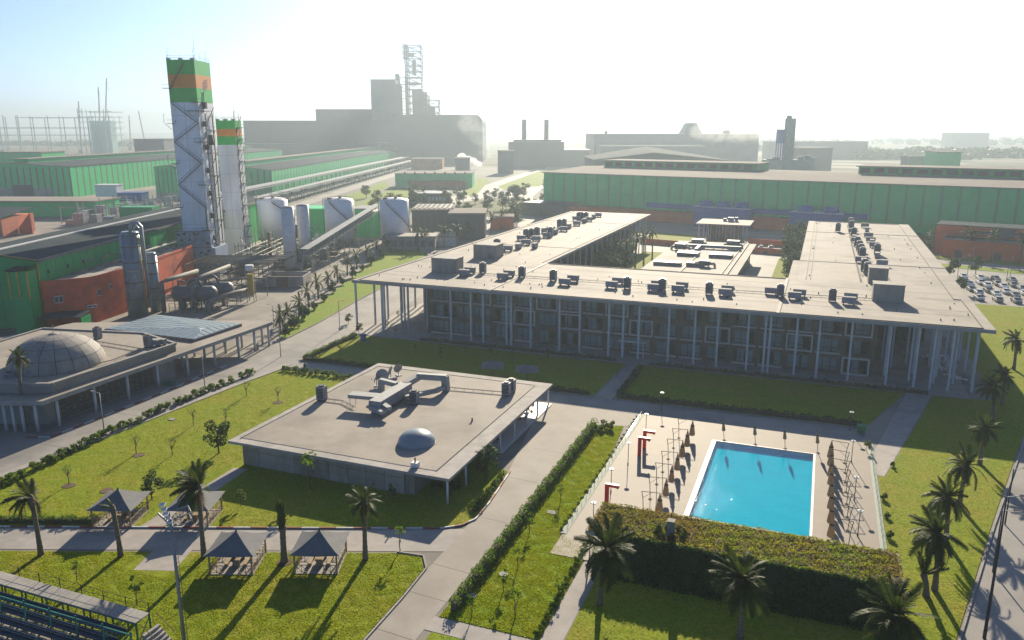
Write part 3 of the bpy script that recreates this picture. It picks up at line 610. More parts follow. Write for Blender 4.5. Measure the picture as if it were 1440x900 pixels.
for i, (x, y, s_, lab) in enumerate(((-5.2, 27, 1.7, 'large dark rooftop chiller at the back left of the courtyard hall'), (6.8, 27, 1.8, 'large dark rooftop chiller at the back right of the courtyard hall'), (-9, 15, 1.6, 'dark rooftop chiller with round ducts on the courtyard hall, left side'), (3.2, -16, 1.3, 'low grey plant unit at the front edge of the courtyard hall roof'))):
    t = thing('rooftop_chiller', lab, 'chiller', (-34 + x, 250 + y, 6.0), 0, 'plant on the courtyard hall')
    b = MB(); b.cbox(0, 0, .4, 3.4 * s_ / 1.5, 2.2 * s_ / 1.5, 1.7 * s_ / 1.5); put('casing', b, M['vessel'], t)
    b = MB()
    for sx in (-1, 1):
        for sy in (-1, 1): b.cbox(sx * 1.2, sy * .8, 0, .15, .15, .4)
    put('leg', b, M['dark_steel'], t)
    b = MB(); b.tube([(1.7 * s_ / 1.5, 0, 1), (2.7, 0, 1), (3.0, 0, .5), (3.0, 0, .1)], .42, 8); b.tube([(-1.7 * s_ / 1.5, 0, 1), (-2.7, 0, 1), (-3.0, 0, .5), (-3.0, 0, .1)], .42, 8); put('duct', b, M['duct'], t)
b = MB(); b.box(-12, 10, 20.5, 21.6, .35, 1.3); b.box(-4, -3, 12, 20.5, .35, 1.2)
for x in range(-11, 10, 3): b.box(x, x + .2, 20.7, 21.4, 0, .35)
tag(put('roof_duct', b, M['duct'], None, (-34, 250, 6.003)), 'long grey duct crossing the roof of the courtyard hall', 'duct')
# ---- entrance pavilion behind it
pv_ = thing('entrance_pavilion', 'glazed entrance pavilion with thin white roof and slender columns behind courtyard', 'pavilion', (-37, 338, 0))
b = MB(); b.box(-10.6, 10.8, -10, 9.6, 7.5, 8.0); put('roof_slab', b, M['roof'], pv_)
b = MB(); b.box(-6.5, 6.5, -4.5, 8, .1, 7.5); put('glass_wall', b, glassm('dark_glass', (.05, .07, .08), opac=.8), pv_)
b = MB(); b.cyl(0, 0, 0, 7.5, .17, n=6); cm = b.mesh('column', M['column'])
for x in np.arange(-9.2, 9.6, 1.55):
    for y in (-8.6, -5.5):
        if rnd.random() < .8: put('column', cm, None, pv_, (float(x) + rnd.uniform(-.4, .4), y, .012))
b = MB(); b.cbox(0, 0, .3, 2.4, 1.6, 1.4); b.cbox(2.2, .3, .2, 1.2, 1.2, 1.6); b.cbox(-2.4, .2, .3, 1.4, 1, .9); b.cbox(0, 0, 0, 6.2, 1.2, .3)
tag(put('rooftop_plant', b, M['ac'], None, (-35, 340, 8.002)), 'cluster of grey plant units on the entrance pavilion roof', 'chiller')
# ================================================================== CAFE
cf = thing('cafe_building', 'low square pavilion with flat pale roof, grey panel walls and small roof dome', 'building', (0, 0, 0))
CX0, CX1, CY0, CY1, CZ = -73.0, -39.5, 80.0, 119.8, 3.7
b = MB(); b.box(CX0, CX1, CY0, CY1, CZ - .38, CZ); put('roof_slab', b, M['roof_edge'], cf)
b = MB(); b.box(CX0 + 1.2, CX1 - 2.6, CY0 + 1.5, CY1 - 2.0, CZ - .1, CZ + .05); put('roof_membrane', b, M['roof'], cf)
b = MB()
for x0, x1, y0, y1 in ((CX0 + 1.02, CX0 + 1.16, CY0 + 1.3, CY1 - 1.8), (CX1 - 2.56, CX1 - 2.42, CY0 + 1.5, CY1 - 2), (CX0 + 1.2, CX1 - 2.6, CY1 - 1.96, CY1 - 1.84)): b.box(x0, x1, y0, y1, CZ, CZ + .1)
put('roof_upstand', b, M['joint'], cf)
WY = CY0 + 1.0
b = MB(); b.box(CX0 + 1.6, -46.2, WY + .3, CY1 - 3, .07, CZ - .385); put('wall', b, M['concrete_dark'], cf)
b = MB(); b.box(CX0 + 1.5, -46.1, WY + .24, WY + .30, .07, CZ - .39); put('wall_band', b, M['joint'], cf)
pw = (-46.3 - (CX0 + 1.5)) / 9
for k in range(9):
    x0 = CX0 + 1.5 + k * pw; m = M['concrete_light'] if k in (1, 2, 5, 8) else M['concrete_dark']
    for j in range(3):
        b = MB(); b.box(x0 + .03, x0 + pw - .03, WY - .02 * (j % 2), WY + .23, .08 + j * 1.08, .08 + j * 1.08 + 1.04); put('wall_panel', b, m, cf)
b = MB(); b.box(-45.9, -45.0, WY + .3, WY + 6, .07, CZ - .4); b.box(-46.2, -45.9, WY + .2, WY + 6, .07, CZ - .4); put('side_wall', b, M['concrete_dark'], cf)
b = MB(); b.box(-46.1, -46.0, 90, 116, .5, 3.1); put('glass_wall', b, glassm('cafe_glass', (.05, .06, .06), opac=.75), cf)
b = MB(); b.cyl(0, 0, 0, CZ - .38, .15, n=8); cm2 = b.mesh('column', M['white'])
for y in (80.6, 86, 92.0, 97.8, 103.4, 108.8, 113.8, 119.2): put('column', cm2, None, cf, (CX1 - .55, y, .04))
b = MB(); b.box(-46, CX1 - .1, 97.5, 119.7, .05, .2); put('terrace_floor', b, surf('terrace_tiles', (.66, .64, .60), (.58, .56, .53), 2, .5), cf)
b = MB(); b.dome(0, 0, 0, 2.55, 1.7, 32, 10); b.cyl(0, 0, -.12, .0, 2.7, 2.6, 32); put('skylight_dome', b, M['skydome'], cf, (-48.6, 88.8, CZ + .14))
b = MB(); tray([(-70, 98.8), (-67, 98.9), (-63.5, 97)], CZ + .05, b); tray([(-55, 110.8), (-44.4, 112)], CZ + .05, b); put('pipe_tray', b, M['pipe'], cf)
for x, y, lab in ((453, 563, 'tall white condenser alone at the left edge of the pavilion roof'), (712, 556, 'tall pale condenser at the right edge of the pavilion roof, nearer one'), (719, 551, 'dark fronted tall condenser at the right edge of the pavilion roof, rear one'), (583, 568, 'tall white condenser standing beside the pavilion roof ducts')):
    ac('tall', at(x, y, CZ + .05), lab, 'condensers on the pavilion roof', 0, 1.1 if x < 500 else 1.0)
ah = thing('air_handling_unit', 'long galvanised air handling unit with looping ducts on pavilion roof', 'ventilation unit', (-59.5, 101.5, CZ + .05))
b = MB(); b.box(-1.0, 1.0, -5.4, 4.4, .5, 2.1); put('casing', b, M['duct'], ah)
b = MB()
for k in range(6): b.box(1.0, 1.04, -5.2 + k * 1.6, -5.2 + k * 1.6 + 1.5, .55, 2.05)
put('casing_panel', b, M['ac'], ah)
b = MB()
for y in np.arange(-5, 4.5, 1.5): b.box(-.9, .9, y, y + .12, 0, .5)
put('leg', b, M['steel'], ah)
b = MB(); b.bar((-1.0, -2.6, 1.75), (-5.6, -3.2, 1.75), 1.9, .55); put('flat_duct', b, M['duct'], ah)
b = MB(); b.bar((1.0, -4.6, 1.4), (2.6, -5.6, 1.3), .8, .6); b.bar((-1.0, -5.2, 1.2), (2.2, -6.6, 1.0), 1.0, .5); put('outlet_duct', b, M['duct'], ah)
b = MB(); b.bar((-.2, 4.2, 1.7), (.6, 8.0, 2.2), 1.0, .9); b.bar((.3, 7.6, 2.25), (5.2, 8.4, 2.25), 1.0, .95); b.bar((4.9, 8.3, 2.5), (5.1, 8.3, .1), 1.0, 1.0); put('loop_duct', b, M['duct'], ah)
b = MB(); b.bar((-1, 3, 2.0), (-4.2, 3.4, 2.2), .8, .7); b.bar((-4.0, 3.4, 2.4), (-4.1, 3.4, .1), .8, .8); b.bar((1.5, 1, .8), (4.6, 5.8, .8), .7, .6); b.bar((4.6, 5.6, .8), (4.9, 8.0, .8), .7, .6); put('side_duct', b, M['duct'], ah)
b = MB()
for p in ((-5.2, -4.0), (-5.2, -2.4), (2.0, -6.3)): b.bar((*p, 0), (*p, 1.5), .06)
put('duct_support', b, M['steel'], ah)
def dish(p, r, az, el, lab):
    t = thing('satellite_dish', lab, 'satellite dish', p, az, 'dishes on the pavilion roof')
    b = MB(); V = []; n = 18
    for j in range(5):
        f = j / 4
        for k in range(n): a = 2 * math.pi * k / n; V.append((r * f * math.cos(a), -.28 * r * (1 - f * f) * -1, r * f * math.sin(a)))
    F = [(j * n + k, j * n + (k + 1) % n, (j + 1) * n + (k + 1) % n, (j + 1) * n + k) for j in range(4) for k in range(n)]
    b.add([(x, -y, z) for x, y, z in V], F, True); o = put('reflector', b, M['dish'], t, (0, 0, r + .5)); o.rotation_euler = (el, 0, 0)
    b = MB(); b.cyl(0, .1, 0, r + .5, .07, n=8); b.cbox(0, .1, 0, .8, .8, .12); put('mount', b, M['steel'], t)
    b = MB(); b.bar((0, -.1, .6), (0, -r * .95, r + .45), .05); b.cbox(0, -r * .95, r + .4, .16, .2, .16); put('feed_arm', b, M['steel'], t)
dish(at(538, 541, CZ + .05), 1.1, R(20), R(-18), 'large pale satellite dish facing front on pavilion roof')
dish(at(529, 543, CZ + .05), .75, R(-70), R(-25), 'small tilted satellite dish lowest and leftmost of the dish group')
dish(at(549, 532, CZ + .05), .85, R(-80), R(-15), 'satellite dish seen edge on behind the large one')
dish(at(560, 528, CZ + .05), .85, R(-120), R(-12), 'dark satellite dish at the rear of the dish group')
t = thing('roof_fan', 'small white box fan with pipe near the pavilion roof dome', 'fan', at(584, 656, CZ + .05)); b = MB(); b.cbox(0, 0, 0, .9, .8, .6); put('casing', b, M['white'], t); b = MB(); b.cyl(0, 0, .6, 1.2, .1, n=8); put('pipe', b, M['dark_steel'], t)
b = MB(); b.cyl(0, 0, 0, .45, .16, .08, 6); b.cyl(0, 0, .45, .52, .24, .2, 6); tag(put('roof_vent', b, M['rust'], None, at(664, 592, CZ + .05)), 'small rusty vent cap alone on the right of the pavilion roof', 'vent')
# ---- terrace furniture (pavilion terrace, hotel corner)
def chair_parts(m, cache={}):
    if m.name not in cache:
        s = MB(); s.cbox(0, 0, .43, .5, .5, .05); bk = MB(); bk.box(-.25, .25, .2, .25, .5, .95); l = MB()
        for sx in (-1, 1):
            for sy in (-1, 1): l.cbox(sx * .21, sy * .21, 0, .05, .05, .43)
        cache[m.name] = [('seat', s.mesh('seat', m)), ('backrest', bk.mesh('backrest', m)), ('leg_frame', l.mesh('leg_frame', m))]
    return cache[m.name]
def chair(p, rz, m, lab, grp):
    t = thing('chair', lab, 'chair', p, rz, grp); [put(n_, me, None, t) for n_, me in chair_parts(m)]; return t
def table(p, m, lab, grp, r=.5):
    t = thing('table', lab, 'table', p, 0, grp); b = MB(); b.cyl(0, 0, .71, .75, r, n=14); put('table_top', b, m, t); b = MB(); b.cyl(0, 0, 0, .71, .05, n=6); b.cyl(0, 0, 0, .04, .28, n=10); put('pedestal', b, M['dark_steel'], t)
for i, (x, y) in enumerate(((-42.5, 101), (-43.2, 106), (-42.0, 111), (-42.4, 115.6))):
    table((x, y, .2), M['dark_steel'], f'dark round terrace table, {ORD[i]} from the front under the pavilion eaves', 'tables on the pavilion terrace')
    for j in range(3):
        a = j * 2.1 + i; chair((x + .85 * math.cos(a), y + .85 * math.sin(a), .2), a - R(90), M['black'], f'black terrace chairs around the {ORD[i]} table from the front', 'black chairs on the pavilion terrace')
k = 0
for i, (x, y) in enumerate(((1306, 505), (1314, 512), (1325, 505), (1330, 512), (1322, 521), (1336, 518))):
    p = at(x, y, .1); p.z = .1
    table(p, M['white'], f'white round table under the hotel corner canopy, {ORD[i]} counted from the left', 'white tables under the hotel canopy', .6)
    for j in range(4):
        a = j * 1.57 + i * .4; chair((p.x + .95 * math.cos(a), p.y + .95 * math.sin(a), .1), a - R(90), M['white'], f'white chairs round the {ORD[i]} table under the hotel corner canopy', 'white chairs under the hotel canopy')
for i, (x, y) in enumerate(((1334, 530), (1343, 533), (1352, 536))):
    p = at(x, y, .1); b = MB(); 
    t = thing('bench', f'long white bench at the edge of the hotel corner canopy, {ORD[i]} from the left', 'bench', (p.x, p.y, .1), 0, 'white benches under the hotel canopy')
    b.box(-1, 1, -.22, .22, .4, .46); put('seat', b, M['white'], t); b = MB(); b.box(-.8, -.7, -.2, .2, 0, .4); b.box(.7, .8, -.2, .2, 0, .4); put('leg', b, M['white'], t)
# square shade parasols on the lawn behind the pavilion
for i, (x, y) in enumerate(((693, 531), (741, 537))):
    p = at(x, y, .07); t = thing('shade_parasol', ('square grey parasol behind the pavilion, nearer the middle of its back edge', 'square grey parasol behind the pavilion, beside its back right corner')[i], 'parasol', (p.x, p.y - .0, .07), R(20), 'grey parasols behind the pavilion')
    b = MB(); h = 2.1; V = [(-h, -h, 2.35), (h, -h, 2.35), (h, h, 2.35), (-h, h, 2.35), (0, 0, 3.3)]; b.add(V, [(0, 1, 4), (1, 2, 4), (2, 3, 4), (3, 0, 4), (3, 2, 1, 0)]); put('canopy', b, M['dark_steel'] if False else M['canopy'], t)
    b = MB(); b.cyl(0, 0, 0, 3.4, .05, n=6); b.cbox(0, 0, 0, .8, .8, .08); put('pole', b, M['dark_steel'], t)
    b = MB(); [b.bar((0, 0, 3.26), (sx * h, sy * h, 2.36), .05) for sx in (-1, 1) for sy in (-1, 1)]; put('rib', b, M['wood'], t)

# ================================================================== PRAYER HALL
mo = thing('prayer_hall', 'low concrete prayer hall with large segmented dome and colonnade beside the road', 'prayer hall', (0, 0, 0))
MZ = 5.1
b = MB(); b.prism([(-107.4, 79.6), (-107.4, 134), (-110.6, 135), (-146.5, 118.2), (-150, 100), (-139, 70), (-123, 73.4)], MZ - .55, MZ); put('canopy_slab', b, M['roof'], mo)
b = MB(); b.prism([(-107.33, 79.55), (-107.33, 134.03), (-107.39, 134.03), (-107.39, 79.6)], MZ - .62, MZ + .06); b.prism([(-107.33, 79.5), (-107.33, 79.55), (-123, 73.33), (-139, 69.95), (-139, 69.9), (-123, 73.25)], MZ - .62, MZ + .06); put('fascia', b, M['fascia'], mo)
up = [(-109.4, 83.0), (-109.4, 108.7), (-121, 112.4), (-142.5, 108), (-140, 90), (-124, 77.3)]
b = MB(); b.prism(up, MZ + .002, 6.5); put('upper_roof', b, M['roof'], mo)
b = MB(); 
for (x0, y0), (x1, y1) in zip(up, up[1:] + up[:1]): b.bar((x0, y0, 6.55), (x1, y1, 6.55), .5, .42)
put('parapet', b, M['concrete'], mo)
b = MB(); b.prism([(-110.2, 82.2), (-110.2, 108), (-121, 112), (-142, 107), (-140, 90), (-124, 77.5)], .0, MZ - .56); put('wall', b, M['concrete_dark'], mo)
# raised brick lettering band along the colonnade wall
rb = MB(); rr = random.Random(3)
for k in range(15):
    y0 = 84.0 + k * 1.28
    for j in range(9):
        z = .5 + j * .42
        if rr.random() < .62: rb.box(-110.18, -110.02, y0, y0 + rr.choice((.5, .85, 1.2)), z, z + .16)
        if rr.random() < .45: rb.box(-110.18, -110.03, y0 + rr.random() * .8, y0 + rr.random() * .8 + .16, z, z + .5) if False else rb.box(-110.18, -110.03, y0 + .3, y0 + .46, z, z + .55)
o = put('brick_relief', rb, surf('relief_brick', (.23, .17, .125), (.17, .13, .10), 2, .9), mo); o['kind'] = 'stuff'
b = MB(); b.box(-110.19, -110.12, 83.6, 103.6, .2, 4.4); put('relief_panel', b, surf('recessed_brick', (.12, .095, .08), (.09, .075, .065), 2, .9), mo)
b = MB(); b.box(-110.19, -109.9, 104, 108.6, 0, MZ - .56); put('end_wall', b, M['concrete'], mo)
b = MB(); b.cyl(0, 0, 0, MZ - .56, .24, .24, 10); cm3 = b.mesh('column', M['column'])
mcols = [(-107.95, y) for y in (82.3, 89.1, 95.8, 102.4, 109.6, 116.8, 123.6, 128.6, 133.2)] + [(at(x, y).x, at(x, y).y) for x, y in ((10, 606), (22, 607), (35, 607), (54, 607))] + [(-112.5, y) for y in (113, 119, 125, 130, 134)] + [(-117, 129.8), (-121.5, 127.8), (-114.6, 131), (-126, 126), (-117, 121), (-110.2, 133.8)]
for x, y in mcols: put('column', cm3, None, mo, (x, y, 0))
DX, DY, DR, DH = -118.6, 91.6, 7.4, 5.2
b = MB(); b.dome(DX, DY, 6.5, DR - .14, DH - .14, 40, 10); put('dome_core', b, M['joint'], mo)
NS, rings = 18, (0, .26, .5, .72, .9, 1.0)
for j in range(5):
    for k in range(NS):
        a0, a1 = math.pi / 2 * rings[j], math.pi / 2 * rings[j + 1]; V = []; F = []; m_ = 3
        for u in range(m_ + 1):
            for v_ in range(m_ + 1):
                a = a0 + (a1 - a0) * (u / m_ * .97 + .015); bb_ = 2 * math.pi * (k + .02 + .96 * v_ / m_) / NS
                V.append((DX + DR * math.cos(a) * math.cos(bb_), DY + DR * math.cos(a) * math.sin(bb_), 6.5 + DH * math.sin(a)))
        for u in range(m_):
            for v_ in range(m_): F.append((u * 4 + v_, u * 4 + v_ + 1, u * 4 + v_ + 5, u * 4 + v_ + 4))
        b = MB(); b.add(V, F, True); put('dome_panel', b, M['dome'], mo)
b = MB(); b.dome(DX, DY, 6.5 + DH - .35, 1.1, .55, 16, 5); b.cyl(DX, DY, 6.5 + DH, 6.5 + DH + 1.6, .05, n=6); put('finial', b, M['dome'], mo)
# glass pyramid
x0, x1, y0, y1, az_ = -134.0, -111.2, 115.2, 128.6, 1.75
b = MB(); b.box(x0 - .2, x1 + .2, y0 - .2, y1 + .2, MZ + .001, MZ + .5); put('pyramid_base', b, M['vessel'], mo)
ap = at(285, 461.5, MZ + 1.25); skg = surf('pyramid_glass', (.27, .33, .35), (.22, .28, .30), .6, .4, 0, spec=.4)
cs = [Vector((x0, y0, MZ + .52)), Vector((x1, y0, MZ + .52)), Vector((x1, y1, MZ + .52)), Vector((x0, y1, MZ + .52))]
for e_ in range(4):
    A, B_ = cs[e_], cs[(e_ + 1) % 4]; n_ = 14 if e_ % 2 == 0 else 9
    for k in range(n_):
        f0, f1 = (k + .08) / n_, (k + .92) / n_; p0, p1 = A.lerp(B_, f0), A.lerp(B_, f1)
        def top(f): # strip runs up to the hip
            
            d_ = (B_ - A); fa = max(.02, min(.98, (ap - A).dot(d_) / d_.dot(d_))); h = f / fa if f < fa else (1 - f) / (1 - fa); return A.lerp(B_, f) + (ap - A.lerp(B_, fa)) * h
        q0, q1 = top(f0), top(f1); up_ = Vector((0, 0, .06)); V = [p0, p1, q1, q0] + [p + up_ for p in (p0, p1, q1, q0)]
        b = MB(); b.add(V, [(4, 5, 6, 7), (0, 1, 5, 4), (1, 2, 6, 5), (2, 3, 7, 6), (3, 0, 4, 7)]); put('glass_panel', b, skg, mo)
b = MB(); b.add([c for c in cs] + [ap], [(0, 1, 4), (1, 2, 4), (2, 3, 4), (3, 0, 4)]); put('pyramid_frame', b, M['white'], mo)
b = MB(); tray([(-125, 104), (-112, 103), (-110.6, 96), (-112, 88)], 6.55, b); put('pipe_tray', b, M['pipe'], mo)
for x, y, lab in ((138, 476, 'condenser near the back edge of the prayer hall roof'), (209, 488, 'upright condenser at the right corner of the prayer hall upper roof'), (15, 542, 'condenser on the lower roof in front of the big dome')): ac('tall', at(x, y, 6.5 if x > 100 else MZ), 'grey ' + lab, 'condensers on the prayer hall roof')
for x, y, lab in ((219, 486, 'low condenser in a pair, left one by the prayer hall parapet'), (227, 485, 'low condenser in a pair, right one by the prayer hall parapet')): ac('low', at(x, y, 6.5), 'grey ' + lab, 'condensers on the prayer hall roof')

# ================================================================== POOL
pl = MB(); zf = -.45
pl.add([(PX0, PY0, zf), (PX1, PY0, zf), (PX1, PY1, zf), (PX0, PY1, zf)], [(0, 1, 2, 3)])
for a_, b_ in (((PX0, PY0), (PX1, PY0)), ((PX1, PY0), (PX1, PY1)), ((PX1, PY1), (PX0, PY1)), ((PX0, PY1), (PX0, PY0))): pl.add([(*a_, zf), (*b_, zf), (*b_, .118), (*a_, .118)], [(0, 1, 2, 3)])
struct('pool_basin', pl, M['tile_blue'])
b = MB(); b.poly([(PX0 + .002, PY0 + .002), (PX1 - .002, PY0 + .002), (PX1 - .002, PY1 - .002), (PX0 + .002, PY1 - .002)], .095); struct('pool_water', b, M['water'])
co = bpy.data.objects.new('pool_coping', None); COL.objects.link(co); co['kind'] = 'structure'
for ax, fx, a0, a1, nn in (('y', PX0 - .33, PY0, PY1, 25), ('y', PX1 + .33, PY0, PY1, 25), ('x', PY1 + .28, PX0 - .6, PX1 + .6, 14)):
    for k in range(nn):
        u0, u1 = a0 + (a1 - a0) * (k + .02) / nn, a0 + (a1 - a0) * (k + .98) / nn; b = MB()
        if ax == 'y': b.box(fx - .30, fx + (.30 if fx < 0 else -.02), u0, u1, .10, .15)
        else: b.box(u0, u1, fx - .27, fx - .06, .10, .15)
        put('coping_tile', b, M['white'], co)
for nm, x, y0, y1, lab in (('glass_fence', -24.45, 78.6, 120.4, 'low glass panel fence along the left edge of pool deck'), ('glass_fence', 9.5, 81.6, 120.4, 'low glass panel fence along the right edge of pool deck')):
    t = thing(nm, lab, 'fence', (x, 0, .12), 0, 'glass fences round the pool deck'); n_ = 22; st = (y1 - y0) / n_
    pn = MB(); pn.box(-.01, .01, .03, st - .03, .06, .5); pm = pn.mesh('glass_panel', M['glass_rail']); po = MB(); po.cbox(0, 0, 0, .04, .04, .52); pom = po.mesh('post', M['steel'])
    for k in range(n_): put('glass_panel', pm, None, t, (0, y0 + k * st, 0))
    for k in range(n_ + 1): put('post', pom, None, t, (0, y0 + k * st, 0))
    b = MB(); b.box(-.02, .02, y0, y1, .525, .55); put('handrail', b, M['glass_rail'], t)
    b = MB(); b.box(-.35, .35, y0, y1, 0, .05); put('drain_strip', b, surf('green_strip', (.27, .31, .26), (.32, .34, .29), 1, .7), t)
def pleated(h, r, n=10, top=.05):
    b = MB(); V = []; F = []; rings_ = ((0, top), (.12, .10), (.35, r * .55), (.7, r * .85), (.92, r), (1.0, r * .82))
    for f, q in rings_:
        for k in range(2 * n):
            a = math.pi * k / n; qq = q * (1 if k % 2 else .68); V.append((qq * math.cos(a), qq * math.sin(a), -h * f))
    m = 2 * n
    for j in range(len(rings_) - 1):
        for k in range(m): F.append((j * m + k, j * m + (k + 1) % m, (j + 1) * m + (k + 1) % m, (j + 1) * m + k))
    F.append(tuple(range(m))); F.append(tuple((len(rings_) - 1) * m + k for k in range(m))[::-1]); return b.add(V, F)
can_me = pleated(2.45, .44).mesh('canopy', M['parasol'])
tie = MB(); tie.cyl(0, 0, -.95, -.83, .30, .31, 12); tie_me = tie.mesh('tie_band', M['dark_steel'])
def cant(p, side, lab, grp):
    t = thing('cantilever_parasol', lab, 'parasol', (p.x, p.y, .12), rnd.uniform(-.06, .06), grp); px = side * 1.9
    b = MB(); b.tube([(px, 0, 0), (px + side * .1, 0, 2.0), (px + side * .28, .02, 3.0)], .045, 6); put('pole', b, M['dark_steel'], t)
    b = MB(); b.bar((px + side * .27, .02, 2.98), (0, 0, 3.1), .06); b.bar((px + side * .12, 0, 2.2), (px * .5, 0, 3.03), .035); put('arm', b, M['dark_steel'], t)
    b = MB(); b.box(px - .2, px + .2, -.2, .2, 0, .05); put('base_plate', b, M['dark_steel'], t)
    o = put('canopy', can_me, None, t, (0, 0, 3.08)); put('tie_band', tie_me, None, o)
    o.rotation_euler = (0, 0, rnd.random() * 3); o.scale = (rnd.uniform(.9, 1.1), rnd.uniform(.9, 1.1), rnd.uniform(.95, 1.05))
for i, (x, y) in enumerate(((973, 614), (966, 628), (959, 644), (952, 662), (944, 680), (936, 700), (927, 722))):
    cant(at(x, y, .6), -1, f'closed taupe cantilever parasol left of the pool, {ORD[i]} counted from the back', 'closed parasols left of the pool')
for i, y in enumerate((111.5, 108.2, 105.0, 101.8, 98.4, 94.8, 91.2, 87.6)):
    cant(Vector((4.0 - .0 * i, y, 0)), 1, f'closed taupe cantilever parasol right of the pool, {ORD[i]} counted from the back', 'closed parasols right of the pool')
for i, (x, y) in enumerate(((1018, 620), (1062, 626), (1104, 632), (1150, 638))):
    p = at(x, y, .12); t = thing('closed_parasol', f'closed dark topped parasol on a leaning pole behind the pool, {ORD[i]} from the left', 'parasol', (p.x, p.y + .25, .12), 0, 'closed parasols behind the pool'); t.rotation_euler = (R(-2), R(-6), 0)
    b = MB(); b.cyl(0, 0, 0, 3.3, .04, n=6); put('pole', b, M['dark_steel'], t); b = MB(); b.cyl(0, 0, 0, .08, .25, n=12); put('base', b, M['dark_steel'], t)
    o = put('canopy', can_me, None, t, (0, 0, 3.3)); o.scale = (.62, .62, .75); put('tie_band', tie_me, None, o)
# red portal frames (showers)
for i, (x, y, lab) in enumerate(((899, 640, 'tall red steel portal shower at the front of the pair'), (906, 630, 'red steel portal shower at the back of the pair, partly hidden'), (853, 709, 'red steel portal shower alone beside the green roofed hut'))):
    p = at(x, y, .12); t = thing('red_portal', lab, 'shower', (p.x, p.y, .12), 0, 'red portals beside the pool')
    b = MB(); b.box(-.22, .22, -.25, .25, 0, 2.8); put('upright', b, M['red'], t); b = MB(); b.box(.222, 1.5, -.2, .2, 2.42, 2.78); put('arm', b, M['red'], t); b = MB(); b.cyl(1.3, 0, 2.28, 2.42, .12, n=8); put('shower_head', b, M['steel'], t)
def lamp(p, h, lab, grp, r=.34, z=.12):
    t = thing('lamp_post', lab, 'lamp post', (p.x, p.y, z), 0, grp); b = MB(); b.cyl(0, 0, 0, h, .05, .04, 8); b.cyl(0, 0, 0, .25, .09, n=8); put('pole', b, M['dark_steel'], t); b = MB(); b.cyl(0, 0, h, h + .10, r, r * .9, 14); put('lamp_head', b, M['white'], t); b = MB(); b.cyl(0, 0, h + .1, h + .18, r * .4, r * .25, 10); put('cap', b, M['steel'], t)
for x, y, lab in ((908, 610, 'slim lamp post beside the red portals'), (859, 692, 'slim lamp post left of the lone red portal'), (883, 653, 'slim lamp post in the middle of the left pool deck'), (834, 742, 'slim lamp post at the hut end of the left deck'), (1197, 650, 'slim lamp post behind the right row of parasols, rearmost'), (1201, 704, 'slim lamp post behind the right row of parasols, middle one'), (1206, 754, 'slim lamp post behind the right row of parasols, nearest one')): lamp(at(x, y, .12), 3.1, lab, 'lamp posts on the pool deck')
for x, y, lab in ((930, 577, 'low lamp with pale disc head on the lawn in front of hotel'), (1195, 606, 'low lamp with pale disc head on the lawn beside the green bin')): lamp(at(x, y, .07), 3.0, lab, 'lamps on the hotel lawn', z=.07)
t = thing('litter_bin', 'green wheeled bin at the back right corner of the pool deck', 'bin', at(1211, 608, .12)); b = MB(); b.add([(-.5, -.4, .1), (.5, -.4, .1), (.5, .4, .1), (-.5, .4, .1), (-.65, -.5, 1.1), (.65, -.5, 1.1), (.65, .5, 1.1), (-.65, .5, 1.1)], [(0, 3, 2, 1), (4, 5, 6, 7), (0, 1, 5, 4), (1, 2, 6, 5), (2, 3, 7, 6), (3, 0, 4, 7)]); put('body', b, M['bin'], t); b = MB(); b.box(-.68, .68, -.53, .53, 1.102, 1.2); put('lid', b, M['bin'], t)
b = MB(); b.cbox(0, 0, 0, 1.7, 1.0, .5); b.cbox(0, 0, .5, 1.8, 1.1, .06); tag(put('utility_box', b, M['green_steel'], None, at(239, 541, .07), R(10)), 'small green utility box on the lawn by the road hedge', 'utility box')
b = MB(); b.cbox(0, 0, 0, 1.0, .7, 1.5); b.cbox(0, 0, 1.5, 1.1, .8, .06); tag(put('utility_cabinet', b, M['blue'], None, at(511, 479, .07)), 'pale blue cabinet at the hedge corner by the hotel columns', 'cabinet')
# ================================================================== GREEN-ROOFED HUT
hu = thing('pool_hut', 'long pool hut with planted roof and ivy covered front wall', 'building', (0, 0, 0))
b = MB(); b.box(-20.6, 10.2, 74.2, 81.1, 3.05, 3.5); put('roof_slab', b, M['concrete'], hu)
b = MB(); b.box(-17.6, 8.6, 75.2, 80.6, .07, 3.05); put('wall', b, M['concrete_dark'], hu)
b = MB(); b.box(-20.3, 9.9, 74.4, 80.9, 3.5, 3.62); put('planting_bed', b, M['soil'], hu)
b = MB()
for p in ((-20.2, 74.7), (-20.2, 80.6)): b.cyl(*p, .1, 3.05, .09, n=8)
put('post', b, M['white'], hu)
b = MB(); b.box(8.601, 8.64, 76, 77.3, 1.2, 2.4); put('window', b, M['pane'], hu)
b = MB(); b.box(8.6, 9.0, 75.0, 75.4, .1, 3.05); b.box(8.9, 9.02, 75.8, 77.6, 1.1, 1.16); put('corner_post', b, M['white'], hu)
rng = np.random.default_rng(5)
n_ = 15000; X = rng.uniform(-20.5, 10.15, n_); Y = rng.uniform(74.1, 81.05, n_); Zb = 3.62 + .16 * np.abs(np.sin(X * 1.3 + Y) * np.sin(X * .47 - Y * 1.9)) + rng.uniform(0, .1, n_)
gx = X + 2.2 * np.sin(Y * .9 + X * .35) + 3 * np.sin(X * .8) + rng.normal(0, 2.5, n_); gr = (gx > -11.5) & (gx < 7.5)
for nm_, msk, mt_ in (('sedum_green', gr, 'sedum_green'), ('sedum', ~gr, 'sedum')): put(nm_, np_mesh(nm_, leaves(np.stack([X, Y, Zb], 1)[msk], .17, rng, .4, .3), 4, M[mt_]), None, hu)['kind'] = 'stuff'
